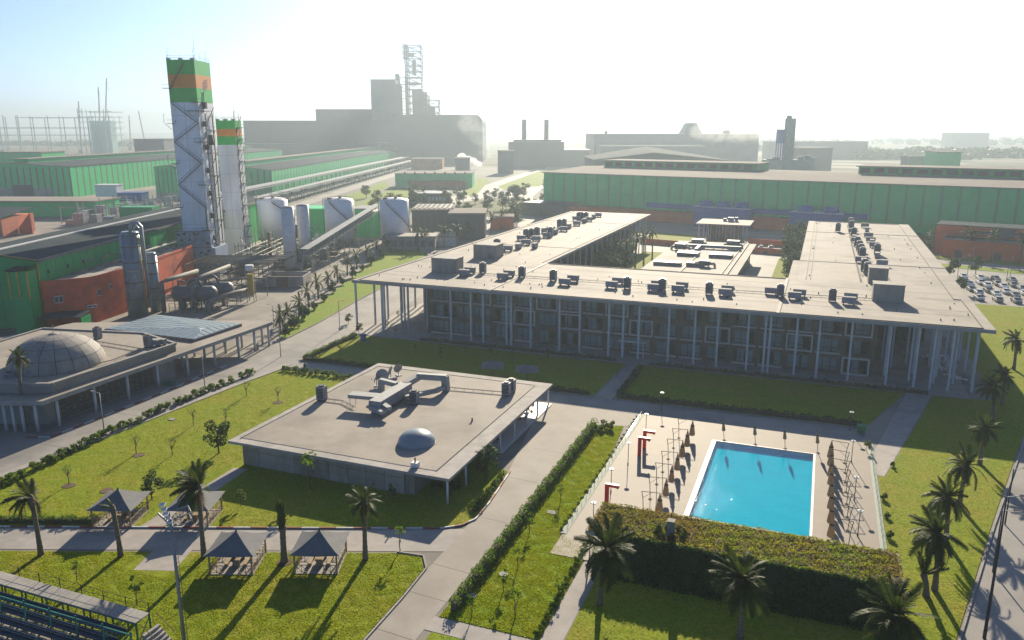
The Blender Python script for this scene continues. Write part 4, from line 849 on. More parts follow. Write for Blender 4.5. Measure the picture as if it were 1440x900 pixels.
n_ = 21000; X = rng.uniform(-17.9, 8.5, n_); u = rng.uniform(0, 1, n_); bulge = .5 * np.sin(X * .9) * np.sin(u * 3.1) + .25 * np.sin(X * 2.3 + u * 6)
Y = 74.1 - 2.6 * u ** 1.25 - .35 * bulge + rng.uniform(-.15, .15, n_); Zb = 3.75 * (1 - u) + .05 + rng.uniform(-.1, .15, n_)
put('ivy', np_mesh('ivy', leaves(np.stack([X, Y, Zb], 1), .20, rng, .4, .0), 4, M['ivy']), None, hu)['kind'] = 'stuff'
b = MB(); b.add([(-17.6, 74.0, 3.5), (8.2, 74.0, 3.5), (8.2, 72.0, .07), (-17.6, 72.0, .07), (-17.6, 75, .07), (8.2, 75, .07)], [(0, 3, 2, 1), (0, 4, 3), (1, 2, 5)]); put('ivy_base', b, M['ivy_base'], hu)
t = thing('roof_chimney', 'square metal chimney ringed by round shrubs on the planted roof', 'chimney', at(943, 752, 3.62)); b = MB(); b.cbox(0, 0, 0, .7, .7, 1.5); put('shaft', b, M['steel'], t); b = MB(); b.cbox(0, 0, 1.6, .8, .8, .08); b.cbox(-.3, 0, 1.5, .06, .6, .1); b.cbox(.3, 0, 1.5, .06, .6, .1); put('cowl', b, M['concrete'], t)
# ================================================================== PLANTS
def crown_mesh(name, seed, clumps, n, leaf, mt, flat=0.0):
    r_ = np.random.default_rng(seed); return np_mesh(name, leaves(blob_points(r_, clumps, n), leaf, r_, .4, flat), 4, mt)
def clumps_for(seed, h0, h1, r, n):
    r_ = random.Random(seed); C = []
    for k in range(n):
        f = r_.random(); a = r_.random() * 6.28; q = r * (.25 + .6 * r_.random()) * (1 - .45 * abs(f - .4)); s_ = r * r_.uniform(.28, .48)
        C.append((q * math.cos(a), q * math.sin(a), h0 + (h1 - h0) * f, s_, s_, s_ * .8))
    return C
def trunk_mesh(seed, h, r, limbs=5, mt='bark', spread=1.0):
    r_ = random.Random(seed); b = MB(); b.tube([(0, 0, -.1), (.06, .03, h * .3), (.02, .08, h * .55), (.1, .05, h * .8)], [r, r * .8, r * .6, r * .25], 7)
    for k in range(limbs):
        a = k * 6.28 / limbs + r_.random(); z = h * r_.uniform(.3, .6); q = spread * r_.uniform(.5, 1)
        b.tube([(.03, .05, z), (q * .5 * math.cos(a), q * .5 * math.sin(a), z + .25 * h), (q * math.cos(a), q * math.sin(a), min(h, z + .42 * h))], [r * .45, r * .3, r * .12], 5)
    return b.mesh('trunk', M[mt])
# --- kinds (unit meshes shared by their copies)
BUSH = [crown_mesh('foliage', 20 + k, clumps_for(k, .15, .85, .62, 9), 420, .15, M['leaf']) for k in range(4)]
BUSHD = [crown_mesh('foliage', 40 + k, clumps_for(k + 9, .2, .95, .7, 10), 480, .15, M['leaf_dark']) for k in range(3)]
stem_b = MB(); [stem_b.tube([(0, 0, -.05), (.15 * math.cos(a), .15 * math.sin(a), .35), (.35 * math.cos(a), .35 * math.sin(a), .75)], [.035, .025, .01], 4) for a in (0, 1.3, 2.6, 3.9, 5.2)]; STEM = stem_b.mesh('stem', M['bark'])
TREE = [(trunk_mesh(k, 4.2, .14, 6, spread=1.3), crown_mesh('crown', 60 + k, clumps_for(k + 31, 1.5, 4.6, 2.0, 15), 1500, .24, M['leaf_dark'])) for k in range(4)]
SAP = [(trunk_mesh(k + 7, 2.0, .05, 4, spread=.45), crown_mesh('crown', 80 + k, clumps_for(k + 51, .9, 2.2, .55, 7), 130, .15, M['leaf'])) for k in range(3)]
SAPP = [(trunk_mesh(k + 17, 1.8, .045, 4, spread=.4), crown_mesh('crown', 90 + k, clumps_for(k + 71, .8, 2.0, .6, 7), 260, .17, M['leaf_pale'])) for k in range(2)]
BARE = [(trunk_mesh(k + 27, 2.3, .06, 7, spread=.75), crown_mesh('crown', 95 + k, clumps_for(k + 91, 1.2, 2.4, .6, 6), 60, .14, M['leaf_pale'])) for k in range(2)]
def shrub(p, s, lab, grp, dark=False, z=.07, sz=1.0):
    t = thing('shrub', lab, 'shrub', (p.x, p.y, z), rnd.random() * 6, grp); put('foliage', rnd.choice(BUSHD if dark else BUSH), None, t); put('stem', STEM, None, t); t.scale = (s, s, s * sz); return t
def tree(kinds, p, s, lab, grp=None, z=.07, name='tree', sz=1.0):
    a = rnd.choice(kinds); t = thing(name, lab, 'tree', (p.x, p.y, z), rnd.random() * 6, grp); put('trunk', a[0], None, t); put('crown', a[1], None, t); t.scale = (s, s, s * sz); return t
# hedges: individual bushes along the main road
pts_h = [(0, 682), (12, 678), (27, 669), (47, 660), (62, 652), (72, 648), (84, 642), (96, 636), (106, 631), (120, 625), (132, 619), (139, 615), (155, 608), (168, 602), (178, 598), (192, 594), (205, 586), (216, 581), (222, 578), (232, 574), (246, 568), (254, 565), (262, 562), (272, 557), (281, 554), (290, 549), (300, 546), (310, 542), (322, 537), (337, 531), (345, 528), (351, 525)]
for i, (x, y) in enumerate(pts_h): shrub(at(x, y, .07) + Vector((.5, 0, 0)), rnd.uniform(1.25, 1.5), f'clipped green bush in the roadside hedge, {ORD[i]} counted from the near end', 'bushes of the roadside hedge', sz=.95)
for i in range(15): shrub(Vector((-93.6 + i * 1.22, 119.5 + rnd.uniform(-.2, .2), 0)), rnd.uniform(.95, 1.2), f'green bush in the hedge above the left lawn, {ORD[i]} from the road', 'bushes of the back hedge')
def hedge(name_lab, path, w_, h_, dens, m='leaf', seed=1, z=.07):
    r_ = np.random.default_rng(seed); t = thing('hedge', name_lab, 'hedge', (0, 0, 0)); P = []; core = MB()
    for (x0, y0), (x1, y1) in zip(path, path[1:]):
        L = math.hypot(x1 - x0, y1 - y0); n_ = int(L * dens); f = r_.uniform(0, 1, n_); dx, dy = -(y1 - y0) / L, (x1 - x0) / L
        s_ = f * L; lump = 1 + .22 * np.sin(s_ * 2.1 + seed) + .16 * np.sin(s_ * 5.3)
        o = r_.uniform(-1, 1, n_) * w_ / 2 * lump; zz = r_.uniform(.25, 1, n_) ** .5 * h_ * lump * np.sqrt(np.clip(1.12 - (o / (w_ * .62)) ** 2, .1, 1))
        P.append(np.stack([x0 + (x1 - x0) * f + dx * o, y0 + (y1 - y0) * f + dy * o, z + zz], 1)); core.bar((x0, y0, z + h_ * .33), (x1, y1, z + h_ * .33), w_ * .45, h_ * .6)
    put('foliage', np_mesh('foliage', leaves(np.concatenate(P), .16, r_, .4), 4, M[m]), None, t); put('stem', core, M['bark'], t); return t
hedge('long lush hedge running between the drive and the island lawn', [(-30.1, 112.4), (-30.0, 95), (-29.9, 78), (-29.7, 60.5)], 1.15, 1.35, 170, 'leaf', 2)
hedge('low dark hedge along the front of the left hotel lawn', [(-94.6, 128.0), (-94.4, 126.9), (-80, 126.8), (-58, 126.8), (-35.2, 126.8)], 1.1, .85, 120, 'leaf_dark', 3)
hedge('low dark hedge along the front of the right hotel lawn', [(-30.2, 146), (-30.0, 127.4), (-10, 127.6), (8.6, 127.9)], 1.2, .9, 120, 'leaf_dark', 4)
hedge('low hedge climbing the road side of the left hotel lawn', [(-94.6, 127), (-95, 138), (-95.0, 147)], 1.0, .9, 140, 'leaf', 5)
hedge('green hedge between the near path and left lawn beside the first gazebo', [(-97, 53.4), (-86, 57.6), (-76.2, 61.3)], 1.0, .8, 150, 'leaf', 6)
hedge('narrow green hedge strip between the drive and the pavilion columns', [(-36.9, 91), (-36.2, 83), (-36.1, 79.5)], .8, .55, 150, 'leaf', 7)
hedge('dark planting along the foot of the left hotel front', [(-80, 148.9), (-36, 148.9)], 1.1, .7, 90, 'leaf_dark', 8)
hedge('dark planting along the foot of the right hotel front', [(-29, 148.6), (20, 148.6)], 1.1, .7, 90, 'leaf_dark', 9)
for i in range(18): shrub(Vector((-20.9 - .02 * i, 59.8 + i * .98, 0)), rnd.uniform(.5, .72), f'small round bush edging the hut path, {ORD[i]} counted from the front', 'round bushes edging the hut path', sz=.9)
for i in range(24): shrub(Vector((-24.95, 79.5 + i * 1.72, 0)), rnd.uniform(.35, .55), f'tiny bush at the foot of the left deck fence, {ORD[i]} from the hut', 'tiny bushes along the deck fence', sz=.8)
for i, (x, y) in enumerate(((1215, 627), (1249, 655), (1236, 702), (1240, 727), (1244, 756))): shrub(at(x, y, .07) + Vector((.6, 0, 0)), rnd.uniform(.6, .8), f'small spiky bush right of the deck fence, {ORD[i]} from the back', 'bushes right of the pool deck', dark=True)
for i in range(8): a = R(45 * i + 20); c_ = at(943, 752, 0); shrub(Vector((at(943, 752, 3.62).x + 1.45 * math.cos(a), at(943, 752, 3.62).y + 1.1 * math.sin(a), 0)), .62, f'round dark shrub around the planted roof chimney, {ORD[i]} going round', 'shrubs ringing the roof chimney', dark=True, z=3.62)
# --- single shrubs, saplings and trees
T = lambda x, y, z=.07: at(x, y, z)
tree(TREE, T(308, 637), 1.0, 'broad dark bushy tree on the lawn left of the pavilion'); tree(TREE, T(214, 702), .72, 'small round dark tree behind the gazebos by the garden path')
tree(TREE, T(685, 672), 1.0, 'large round dark shrub tree under the right eave of the pavilion', sz=.9)
shrub(T(640, 690), 1.6, 'big dark bush behind the corner column of the pavilion', None, True)
shrub(T(615, 690), 1.3, 'dark bush against the recessed side wall of the pavilion', None, True)
for i, (x, y, s, lab) in enumerate(((192, 638, 1.25, 'bare forked sapling in the middle of the left lawn, front one'), (243, 640, 1.1, 'thin bare sapling right of the middle of the left lawn'), (97, 682, 1.15, 'forked sapling near the roadside hedge on the left lawn'), (347, 556, 1.1, 'leafy forked sapling at the far end of the left lawn'), (391, 565, 1.1, 'thin bare sapling left of the pavilion roof corner'), (272, 598, 1.15, 'short sapling halfway along the left lawn'), (318, 596, 1.2, 'sapling standing above the dark bushy tree'))): tree(BARE, T(x, y), s, lab, 'bare saplings on the left lawn', name='sapling')
for x, y, s, lab in ((108, 817, 1.0, 'small dark sapling on the front lawn by the stand walkway'), (193, 850, 1.3, 'bushy sapling at the right end of the stand walkway'), (437, 688, 2.2, 'tall slender sapling against the front wall of pavilion'), (728, 800, 1.0, 'thin sapling leaning over the island lawn by the hedge'), (708, 832, 1.1, 'slim dark sapling on the island lawn, middle one'), (725, 868, 1.3, 'rounded sapling at the front of the island lawn'), (663, 868, 1.0, 'small sapling beside the front end of the long hedge'), (745, 750, 1.1, 'bushy sapling halfway up the island lawn'), (788, 705, 1.0, 'round sapling near the top of the island lawn'), (785, 838, .8, 'low sapling close to the row of round bushes'), (563, 775, 1.3, 'pale flowering sapling at the right end of the path')): tree(SAP, T(x, y), s, lab, name='sapling')
for x, y, s, lab in ((340, 710, 1.15, 'bright leafy young tree on the shaded lawn before the pavilion wall'), (553, 706, 1.2, 'bright leafy young tree left of the pavilion corner'), (570, 338, 1, 'pale young tree beside the third white tank'), (1218, 634, .9, 'bright yellow green bush at the right corner of deck')): tree(SAPP, T(x, y), s, lab, name='sapling')
for i, (x, y) in enumerate(((835, 602), (850, 602), (858, 603), (843, 606))): shrub(T(x, y), rnd.uniform(1, 1.4), f'leafy bush at the top end of the island lawn, {ORD[i]} from the left', 'bushes topping the island lawn')
for i, (x, y) in enumerate(((490, 455), (505, 468), (545, 465), (556, 472), (560, 450), (478, 497), (450, 505))): tree(SAP if i > 1 else TREE, T(x, y), 1.0 if i > 1 else .5, f'young tree by the hotel corner columns, {ORD[i]} in the cluster', 'young trees at the hotel corner')
for i, (x, y) in enumerate(((690, 505), (655, 500), (720, 512), (770, 508), (620, 505), (585, 500))): tree(SAP, T(x, y), 1.1, f'thin young tree on the shaded left hotel lawn, {ORD[i]} in the scattered line', 'young trees on the shaded hotel lawn')
# ------------------------------------------------------------------ palms
def frond_mesh(seed, L, droop, mt, nl=24, w_=.08):
    r_ = random.Random(seed); b = MB(); pts = []
    for k in range(9):
        f = k / 8; pts.append(Vector((L * (f - .10 * f * f * droop), 0, L * (.42 * f - droop * .62 * f * f))))
    b.tube(pts, [.045 * (1 - .85 * k / 8) for k in range(9)], 3, False)
    for k in range(nl):
        f = .12 + .88 * k / nl; i = min(7, int(f * 8)); p = pts[i].lerp(pts[i + 1], f * 8 - i); d = (pts[i + 1] - pts[i]).normalized()
        ll = L * .21 * (math.sin(math.pi * (.12 + .80 * f)) ** .7) * r_.uniform(.8, 1.1)
        for sd_ in (-1, 1):
            dir_ = (d * .75 + Vector((0, sd_ * .9, 0)) + Vector((0, 0, .22 - .35 * r_.random()))).normalized(); q = p + dir_ * ll + Vector((0, 0, -.18 * ll)); s_ = d * w_
            b.add([p - s_, p + s_, q], [(0, 1, 2)])
    return b.mesh('frond', mt)
FR = [frond_mesh(k, 1.0 * 3.0, dr, M['palm']) for k, dr in enumerate((.35, .6, .95, 1.25))]
FRD = frond_mesh(9, 2.6, 1.9, M['palm_dry'], 16)
def ptrunk(h, r, seed, lean=.3):
    r_ = random.Random(seed); b = MB(); pts = []; rs = []; n = max(8, int(h * 3.2)); a = r_.random() * 6.28
    for k in range(n + 1):
        f = k / n; pts.append((lean * f * f * math.cos(a), lean * f * f * math.sin(a), h * f)); rs.append(r * (1.25 - .35 * min(1, f * 3)) * (1 + .10 * (k % 2)) * (1 + (.28 if f > .9 else 0)))
    b.tube(pts, rs, 9); return b.mesh('trunk', M['trunk']), Vector(pts[-1])
def palm(p, h, lab, grp=None, nf=26, fl=1.0, wind=R(195), ws=.2, upright=0.0, r=.26, dry=4, z=.07, seed=None, lean=None):
    seed = seed or rnd.randrange(9999); r_ = random.Random(seed); t = thing('palm_tree', lab, 'palm tree', (p.x, p.y, z), 0, grp)
    lean = r_.uniform(.15, .7) if lean is None else lean; me, top = ptrunk(h, r, seed, lean); put('trunk', me, None, t)
    b = MB(); b.dome(top.x, top.y, top.z - .1, r * 1.15, .55, 8, 3); put('crown_shaft', b, M['trunk'], t)
    for k in range(nf):
        f = k / nf; az = k * 2.399 + r_.uniform(-.2, .2); el = R(78) * (1 - f) ** 1.1 - R(22) * f + upright * R(40); i = min(3, int(f * 3.2 + r_.random())) if upright < .5 else 0
        el -= R(24); el = min(el, R(62))
        if wind is not None:
            d = math.atan2(math.sin(wind - az), math.cos(wind - az)); az += d * (.45 if ws is None else ws)
        o = put('frond', FR[i], None, t, (top.x, top.y, top.z)); o.rotation_euler = (r_.uniform(-.55, .55), -el + r_.uniform(-.14, .14), az); s_ = fl * r_.uniform(.8, 1.1) * (.85 + .15 * f); o.scale = (s_, s_, s_)
    for k in range(dry):
        o = put('dry_frond', FRD, None, t, (top.x, top.y, top.z - .15)); o.rotation_euler = (0, R(28), r_.random() * 6.28); o.scale = (fl * .7,) * 3
    return t
WL = R(200)
palm(T(58, 780), 6.6, 'tall windswept palm leftmost on the front lawn', 'palms along the near path', 30, 1.1, WL, .5, seed=11)
palm(T(170, 782), 5.6, 'thin palm with few stubby fronds in front of the left gazebo', 'palms along the near path', 7, .55, WL, .5, dry=1, seed=12)
palm(T(287, 783), 8.0, 'tall windswept palm behind the floodlight mast', 'palms along the near path', 36, 1.2, WL, .5, seed=13)
palm(T(514, 787), 6.7, 'palm with drooping silvery fronds right of the gazebos', 'palms along the near path', 26, .95, WL, .15, seed=14)
palm(T(843, 850), 6.2, 'full crowned palm casting a long shadow at the hut path', 'palms before the hut', 46, 1.35, WL, .12, seed=15)
palm(T(1040, 897), 5.6, 'full crowned palm in the middle before the ivy wall', 'palms before the hut', 44, 1.25, WL, .12, seed=16)
palm(at(1268, 868, 4.5), 4.5, 'large dense palm at the bottom right near the hut end', 'palms before the hut', 50, 1.35, WL, .12, seed=17)
p_ = at(28, 556, 5.1); palm(Vector((p_.x, p_.y, 0)), 11.0, 'palm growing up through the prayer hall roof in front of the dome', None, 22, .8, None, seed=18, lean=.6)
# trimmed palm: thick stub with cut frond bases
t = thing('trimmed_palm', 'thick trimmed palm trunk with upright leafy shaft between two gazebos', 'palm tree', T(400, 790)); me, top = ptrunk(4.2, .34, 3, .1); put('trunk', me, None, t)
b = MB(); rr = random.Random(5)
for k in range(70): a = rr.random() * 6.28; z_ = 3.9 + rr.random() * 2.5; b.tube([(.25 * math.cos(a), .25 * math.sin(a), z_), (.5 * math.cos(a), .5 * math.sin(a), z_ + .7)], [.07, .03], 4)
b.cyl(0, 0, 3.9, 6.4, .36, .30, 9); put('leaf_bases', b, M['leaf_pale'], t)
for k in range(22): o = put('frond', FR[0], None, t, (0, 0, 4.2 + .09 * k)); o.rotation_euler = (0, -R(64), k * 2.4); o.scale = (.42,) * 3
for i, (x, y, h, nf, fl, lab) in enumerate(((1402, 545, 5.5, 24, .95, 'shaded palm at the hotel corner lawn edge'), (1385, 603, 5.2, 24, .95, 'palm second back in the right hand row, half in shade'), (1357, 655, 5.4, 24, 1.0, 'palm in the middle of the right hand row'), (1338, 700, 5.4, 26, 1.0, 'palm leaning over the lawn, third from the front of the right row'), (1325, 752, 6.2, 30, 1.1, 'dense dark palm in the right row beside the upright one'), (1432, 478, 6, 22, .95, 'palm at the right edge beyond the hotel corner'), (1415, 530, 5, 18, .85, 'small palm tucked behind the corner palm'))):
    palm(at(x, y, h), h, lab, 'palms in the right hand row', nf + 10, fl * 1.08, WL, .25, seed=30 + i)
palm(T(1302, 838), 2.2, 'young palm with upright sparse fronds beside the hut', 'palms in the right hand row', 9, .95, None, upright=1.2, r=.3, dry=0, seed=50)
for i, (x, y, h) in enumerate(((862, 372, 9), (882, 382, 9), (893, 376, 10), (905, 372, 10), (917, 366, 10), (980, 352, 3.0))): palm(T(x, y), h, f'tall courtyard palm left of the low hall, {ORD[i]} from the left', 'palms in the hotel courtyard', 16, 1.15, None, dry=0, seed=60 + i)
for i, (x, y, h) in enumerate(((1357, 361, 9), (1394, 366, 9), (1434, 370, 9), (1312, 354, 7))): palm(T(x, y), h, f'tall palm on the strip before the orange annexe, {ORD[i]} of its line', 'palms before the orange annexe', 18, 1.2, None, dry=0, seed=70 + i)
for i in range(13):
    f = i / 12; x, y = 398 + (560 - 398) * f, 470 + (345 - 470) * f - 10 * math.sin(f * 3)
    palm(T(x - 4, y), rnd.uniform(3, 5), f'dark palm lining the plant road, {ORD[i]} counted from the near end', 'palms lining the plant road', 14, 1.1, None, dry=2, seed=80 + i)
    shrub(T(x + 3, y + 3), rnd.uniform(1.5, 2.6), f'dark bush between the plant road palms, {ORD[i]} from the near end', 'bushes lining the plant road', True, sz=1.2)
for i, (x, y, h) in enumerate(((588, 352, 7), (600, 350, 6), (625, 348, 7), (643, 345, 7), (690, 330, 8), (705, 322, 7), (730, 312, 7), (658, 338, 6))): palm(T(x, y), h, f'palm behind the left wing near the low workshops, {ORD[i]} from the left', 'palms behind the left wing', 16, 1.3, None, dry=0, seed=100 + i)
for i, (x, y, s) in enumerate(((852, 380, 1.9), (868, 376, 1.8), (845, 384, 1.7), (878, 388, 1.5), (858, 390, 1.6), (838, 388, 1.6), (866, 392, 1.4), (826, 390, 1.5), (880, 377, 1.7))): tree(TREE, T(x, y), s, f'dark courtyard tree against the left wing columns, {ORD[i]} in the clump', 'dark trees by the left wing')
for i, (x, y, s) in enumerate(((1112, 386, 1.5), (1108, 378, 1.6), (1115, 372, 1.8), (1110, 364, 1.9), (1117, 357, 2.0), (1112, 350, 2.0), (1120, 344, 2.0), (1106, 392, 1.2))): tree(TREE, T(x, y), s, f'tall bushy tree along the right wing, {ORD[i]} from the near end', 'trees along the right wing')
for i in range(48):
    f = i / 48; p = T(rnd.uniform(590, 740), rnd.uniform(276, 322)) if i < 34 else T(rnd.uniform(470, 600), rnd.uniform(268, 305))
    tree(TREE, p, rnd.uniform(1.2, 2.2), f'tree on the green beyond the tanks, {ORD[i]} of the scattered group', 'scattered trees beyond the tanks')
for i, (x, y) in enumerate(((1310, 352), (1320, 350), (1303, 357), (1296, 350), (1372, 385), (1335, 392), (1350, 412))): tree(TREE, T(x, y), rnd.uniform(.8, 1.4), f'bushy tree by the car park edge, {ORD[i]} of the group', 'trees by the car park')
for i in range(14): f = i / 13; tree(TREE, Vector((-141 - 80 * f + rnd.uniform(-4, 4), 400 + 250 * f, 0)), rnd.uniform(.8, 1.3), f'roadside tree left of the long green hall, {ORD[i]} from the near end', 'trees along the works road')
for i in range(16): f = i / 15; p = ind(-165 + 18 * f + rnd.uniform(-3, 3), 430 + 560 * f); tree(TREE, p, rnd.uniform(1, 1.6), f'small tree along the pale strip road, {ORD[i]} counted from the near end', 'trees along the strip road')
# far woods: masses that read as one
for x, y, rx, ry, h, nl in ((1205, 215, 90, 60, 14, 2600), (1262, 213, 80, 40, 12, 2000), (1380, 214, 110, 60, 16, 2600), (1305, 217, 60, 30, 9, 1000), (1120, 205, 160, 60, 12, 1600), (1240, 196, 500, 80, 16, 2600), (1400, 194, 400, 80, 18, 2200), (60, 198, 420, 60, 14, 2400), (250, 196, 380, 60, 14, 2200)):
    p = at(x, y + 7); C = [(p.x + rnd.uniform(-rx, rx), p.y + rnd.uniform(-ry, ry), h * .45, rnd.uniform(14, 26), rnd.uniform(14, 26), h * rnd.uniform(.4, .65)) for _ in range(26)]
    stuff('far_wood', crown_mesh('far_wood', int(x), C, nl, 6.0, M['leaf_dark'], .3), None)
# grass tufts on the near lawns
def tuft_field(name, poly_, n_, h, seed, holes=()):
    r_ = np.random.default_rng(seed); P = np.array(poly_); lo, hi = P.min(0), P.max(0); lo[1] = max(lo[1], 44); lo[0] = max(lo[0], -106)
    q = r_.uniform(lo, hi, (n_ * 3, 2)); ins = np.zeros(len(q), bool); j = len(P) - 1
    for i in range(len(P)):
        c = ((P[i, 1] > q[:, 1]) != (P[j, 1] > q[:, 1])) & (q[:, 0] < (P[j, 0] - P[i, 0]) * (q[:, 1] - P[i, 1]) / (P[j, 1] - P[i, 1] + 1e-9) + P[i, 0]); ins ^= c; j = i
    for (x0, x1, y0, y1) in holes: ins &= ~((q[:, 0] > x0) & (q[:, 0] < x1) & (q[:, 1] > y0) & (q[:, 1] < y1))
    cl = np.sin(q[:, 0] * 2.3 + np.sin(q[:, 1] * 1.7) * 2) + np.sin(q[:, 1] * 2.9 + np.sin(q[:, 0] * 1.1) * 2) + r_.normal(0, 1.6, len(q)); q = q[ins & (cl > -.6)][:n_]; m = len(q)
    a = r_.uniform(0, 6.28, m); wv = np.stack([np.cos(a), np.sin(a)], 1) * r_.uniform(.03, .075, m)[:, None]; hh = h * r_.uniform(.5, 1.4, m); tip = q + r_.normal(0, .07, (m, 2))
    V = np.stack([np.c_[q - wv, np.full(m, .06)], np.c_[q + wv, np.full(m, .06)], np.c_[tip, .07 + hh]], 1).reshape(-1, 3)
    stuff(name, np_mesh(name, V, 3, M['grass_blade']), None)
tuft_field('grass', L1, 110000, .07, 1, ((-73, -39.6, 80, 120), (-72.2, -68, 62, 80))); tuft_field('grass', L2, 110000, .075, 2, ((-65.6, -60, 54.9, 61),)); tuft_field('grass', L3, 80000, .08, 3); tuft_field('grass', L4, 130000, .07, 4); tuft_field('grass', L5, 20000, .07, 5); tuft_field('grass', L5b, 20000, .07, 6)
for i, (x, y) in enumerate(((195, 640), (97, 683), (150, 690), (400, 791), (391, 566))):
    b = MB(); b.cyl(0, 0, 0, .05, .9, .8, 14); struct('bare_soil', b, M['soil'], T(x, y, .068))
# ================================================================== GAZEBOS
def gazebo(p, lab):
    t = thing('gazebo', lab, 'gazebo', (p.x, p.y, .07), R(20.5), 'gazebos along the near path'); h = 2.2
    b = MB(); b.box(-2.3, 2.3, -2.3, 2.3, 0, .08); put('floor', b, M['path'], t)
    rf = bpy.data.objects.new('roof', None)
    n = 6; top = []
    for e_ in range(4):
        V = []; F = []; ca, sa = math.cos(e_ * math.pi / 2), math.sin(e_ * math.pi / 2)
        for j in range(n + 1):
            f = j / n; q = 2.6 * (1 - f) + .02; z = 2.3 + 1.5 * (f ** 1.35)
            for k in range(5):
                x = -q + 2 * q * k / 4; sag = -.10 * (1 - abs(k - 2) / 2) * (1 - f) if j == 0 else 0; V.append((x * ca + q * sa, x * sa - q * ca, z - sag * -1))
        for j in range(n):
            for k in range(4): F.append((j * 5 + k, j * 5 + k + 1, j * 5 + k + 6, j * 5 + k + 5))
        b = MB(); b.add(V, F, True); put('roof_panel', b, M['canopy'], t)
    b = MB(); b.cyl(0, 0, 3.78, 4.0, .12, .03, 8); put('finial', b, M['dark_steel'], t)
    for sx in (-1, 1):
        for sy in (-1, 1): b = MB(); b.cbox(sx * h, sy * h, .08, .16, .16, 2.25); put('post', b, M['wood'], t)
    b = MB()
    for s_ in (-1, 1): b.bar((-h, s_ * h, 2.25), (h, s_ * h, 2.25), .1); b.bar((s_ * h, -h, 2.25), (s_ * h, h, 2.25), .1)
    put('beam', b, M['wood'], t)
    def rail(p0, p1):
        b = MB(); p0, p1 = Vector(p0), Vector(p1); L = (p1 - p0).length; m = max(2, int(L / .75))
        for z in (.22, .98): b.bar(p0 + Vector((0, 0, z)), p1 + Vector((0, 0, z)), .06)
        for k in range(m):
            a, c = p0.lerp(p1, k / m), p0.lerp(p1, (k + 1) / m); b.bar(a + Vector((0, 0, .24)), c + Vector((0, 0, .96)), .04); b.bar(a + Vector((0, 0, .96)), c + Vector((0, 0, .24)), .04); b.bar(a + Vector((0, 0, .1)), a + Vector((0, 0, .98)), .05)
        put('railing', b, M['wood'], t)
    rail((-h, -h, 0), (-.8, -h, 0)); rail((.8, -h, 0), (h, -h, 0)); rail((h, -h, 0), (h, h, 0)); rail((-h, -h, 0), (-h, h, 0)); rail((-h, h, 0), (-.8, h, 0)); rail((.8, h, 0), (h, h, 0))
    return t
GZ = ((at(336, 792, .07), 'front gazebo with grey pyramid roof beside the trimmed palm, left one'), (at(452, 791, .07), 'front gazebo with grey pyramid roof beside the silvery palm, right one'), (at(171, 729, .07), 'back gazebo behind the thin palm, at the end of the hedge'), (at(277, 729, .07), 'back gazebo between the garden path and the dark shaded lawn'))
wh = ('left front', 'right front', 'left back', 'right back')
for i, (p, lab) in enumerate(GZ):
    gazebo(p, lab)
    t = thing('picnic_table', f'pale wooden table standing in the {wh[i]} gazebo', 'table', (p.x, p.y, .15), R(20.5), 'tables in the gazebos')
    b = MB(); [b.box(-.42 + k * .22, -.22 + k * .22, -1.1, 1.1, .72, .77) for k in range(4)]; put('table_top', b, M['wood'], t); b = MB(); b.box(-.35, .4, -.8, -.7, 0, .72); b.box(-.35, .4, .7, .8, 0, .72); put('leg', b, M['wood'], t)
    for s_, nm in ((-1, 'left'), (1, 'right')):
        q = Vector((p.x + s_ * 1.0 * math.cos(R(20.5)), p.y + s_ * 1.0 * math.sin(R(20.5)), .15)); t = thing('bench', f'wooden bench on the {nm} of the table in the {wh[i]} gazebo', 'bench', q, R(20.5), 'benches in the gazebos')
        b = MB(); b.box(-.2, .2, -1.1, 1.1, .42, .47); put('seat', b, M['wood'], t); b = MB(); b.box(-.16, .16, -.8, -.7, 0, .42); b.box(-.16, .16, .7, .8, 0, .42); put('leg', b, M['wood'], t)
# ================================================================== FLOODLIGHT MAST
mp = at(262, 930); t = thing('floodlight_mast', 'tall grey floodlight mast with a rack of lamp panels at its top', 'floodlight mast', (mp.x, mp.y, 0), R(20))
b = MB(); b.cyl(0, 0, 0, 13.6, .18, .10, 12); b.cyl(0, 0, 0, .6, .4, n=12); put('pole', b, M['steel'], t)
b = MB(); b.bar((-1.0, 0, 14.1), (.1, 0, 12.9), .14); b.bar((.1, 0, 12.9), (.5, 0, 13.2), .12)
b.tube([(.3, -.1, 13.0), (1.2, -.7, 13.4), (1.9, -.2, 13.6), (1.3, .6, 13.8), (.4, .4, 13.5)], .05, 6); b.tube([(.3, -.1, 13.7), (1.2, -.7, 14.1), (1.9, -.2, 14.3), (1.3, .6, 14.5), (.4, .4, 14.2)], .05, 6)
for q in ((1.2, -.7), (1.9, -.2), (1.3, .6)): b.bar((*q, 13.4), (*q, 14.3), .05)
put('bracket', b, M['steel'], t)
for k in range(5):
    b = MB(); b.obox(0, 0, -.05, .5, .34, .10, 0); o = put('lamp_panel', b, M['white'], t, (-.05 - .27 * k, -.1 + .3 * k, 13.35 + .24 * k)); o.rotation_euler = (R(22), R(-12), 0)
b = MB(); [b.bar((.24, -.18, z), (.24, .18, z), .03) for z in np.arange(.8, 12.8, .4)]; b.bar((.26, -.18, .6), (.2, -.18, 12.9), .03); b.bar((.26, .18, .6), (.2, .18, 12.9), .03); put('ladder', b, M['dark_steel'], t)
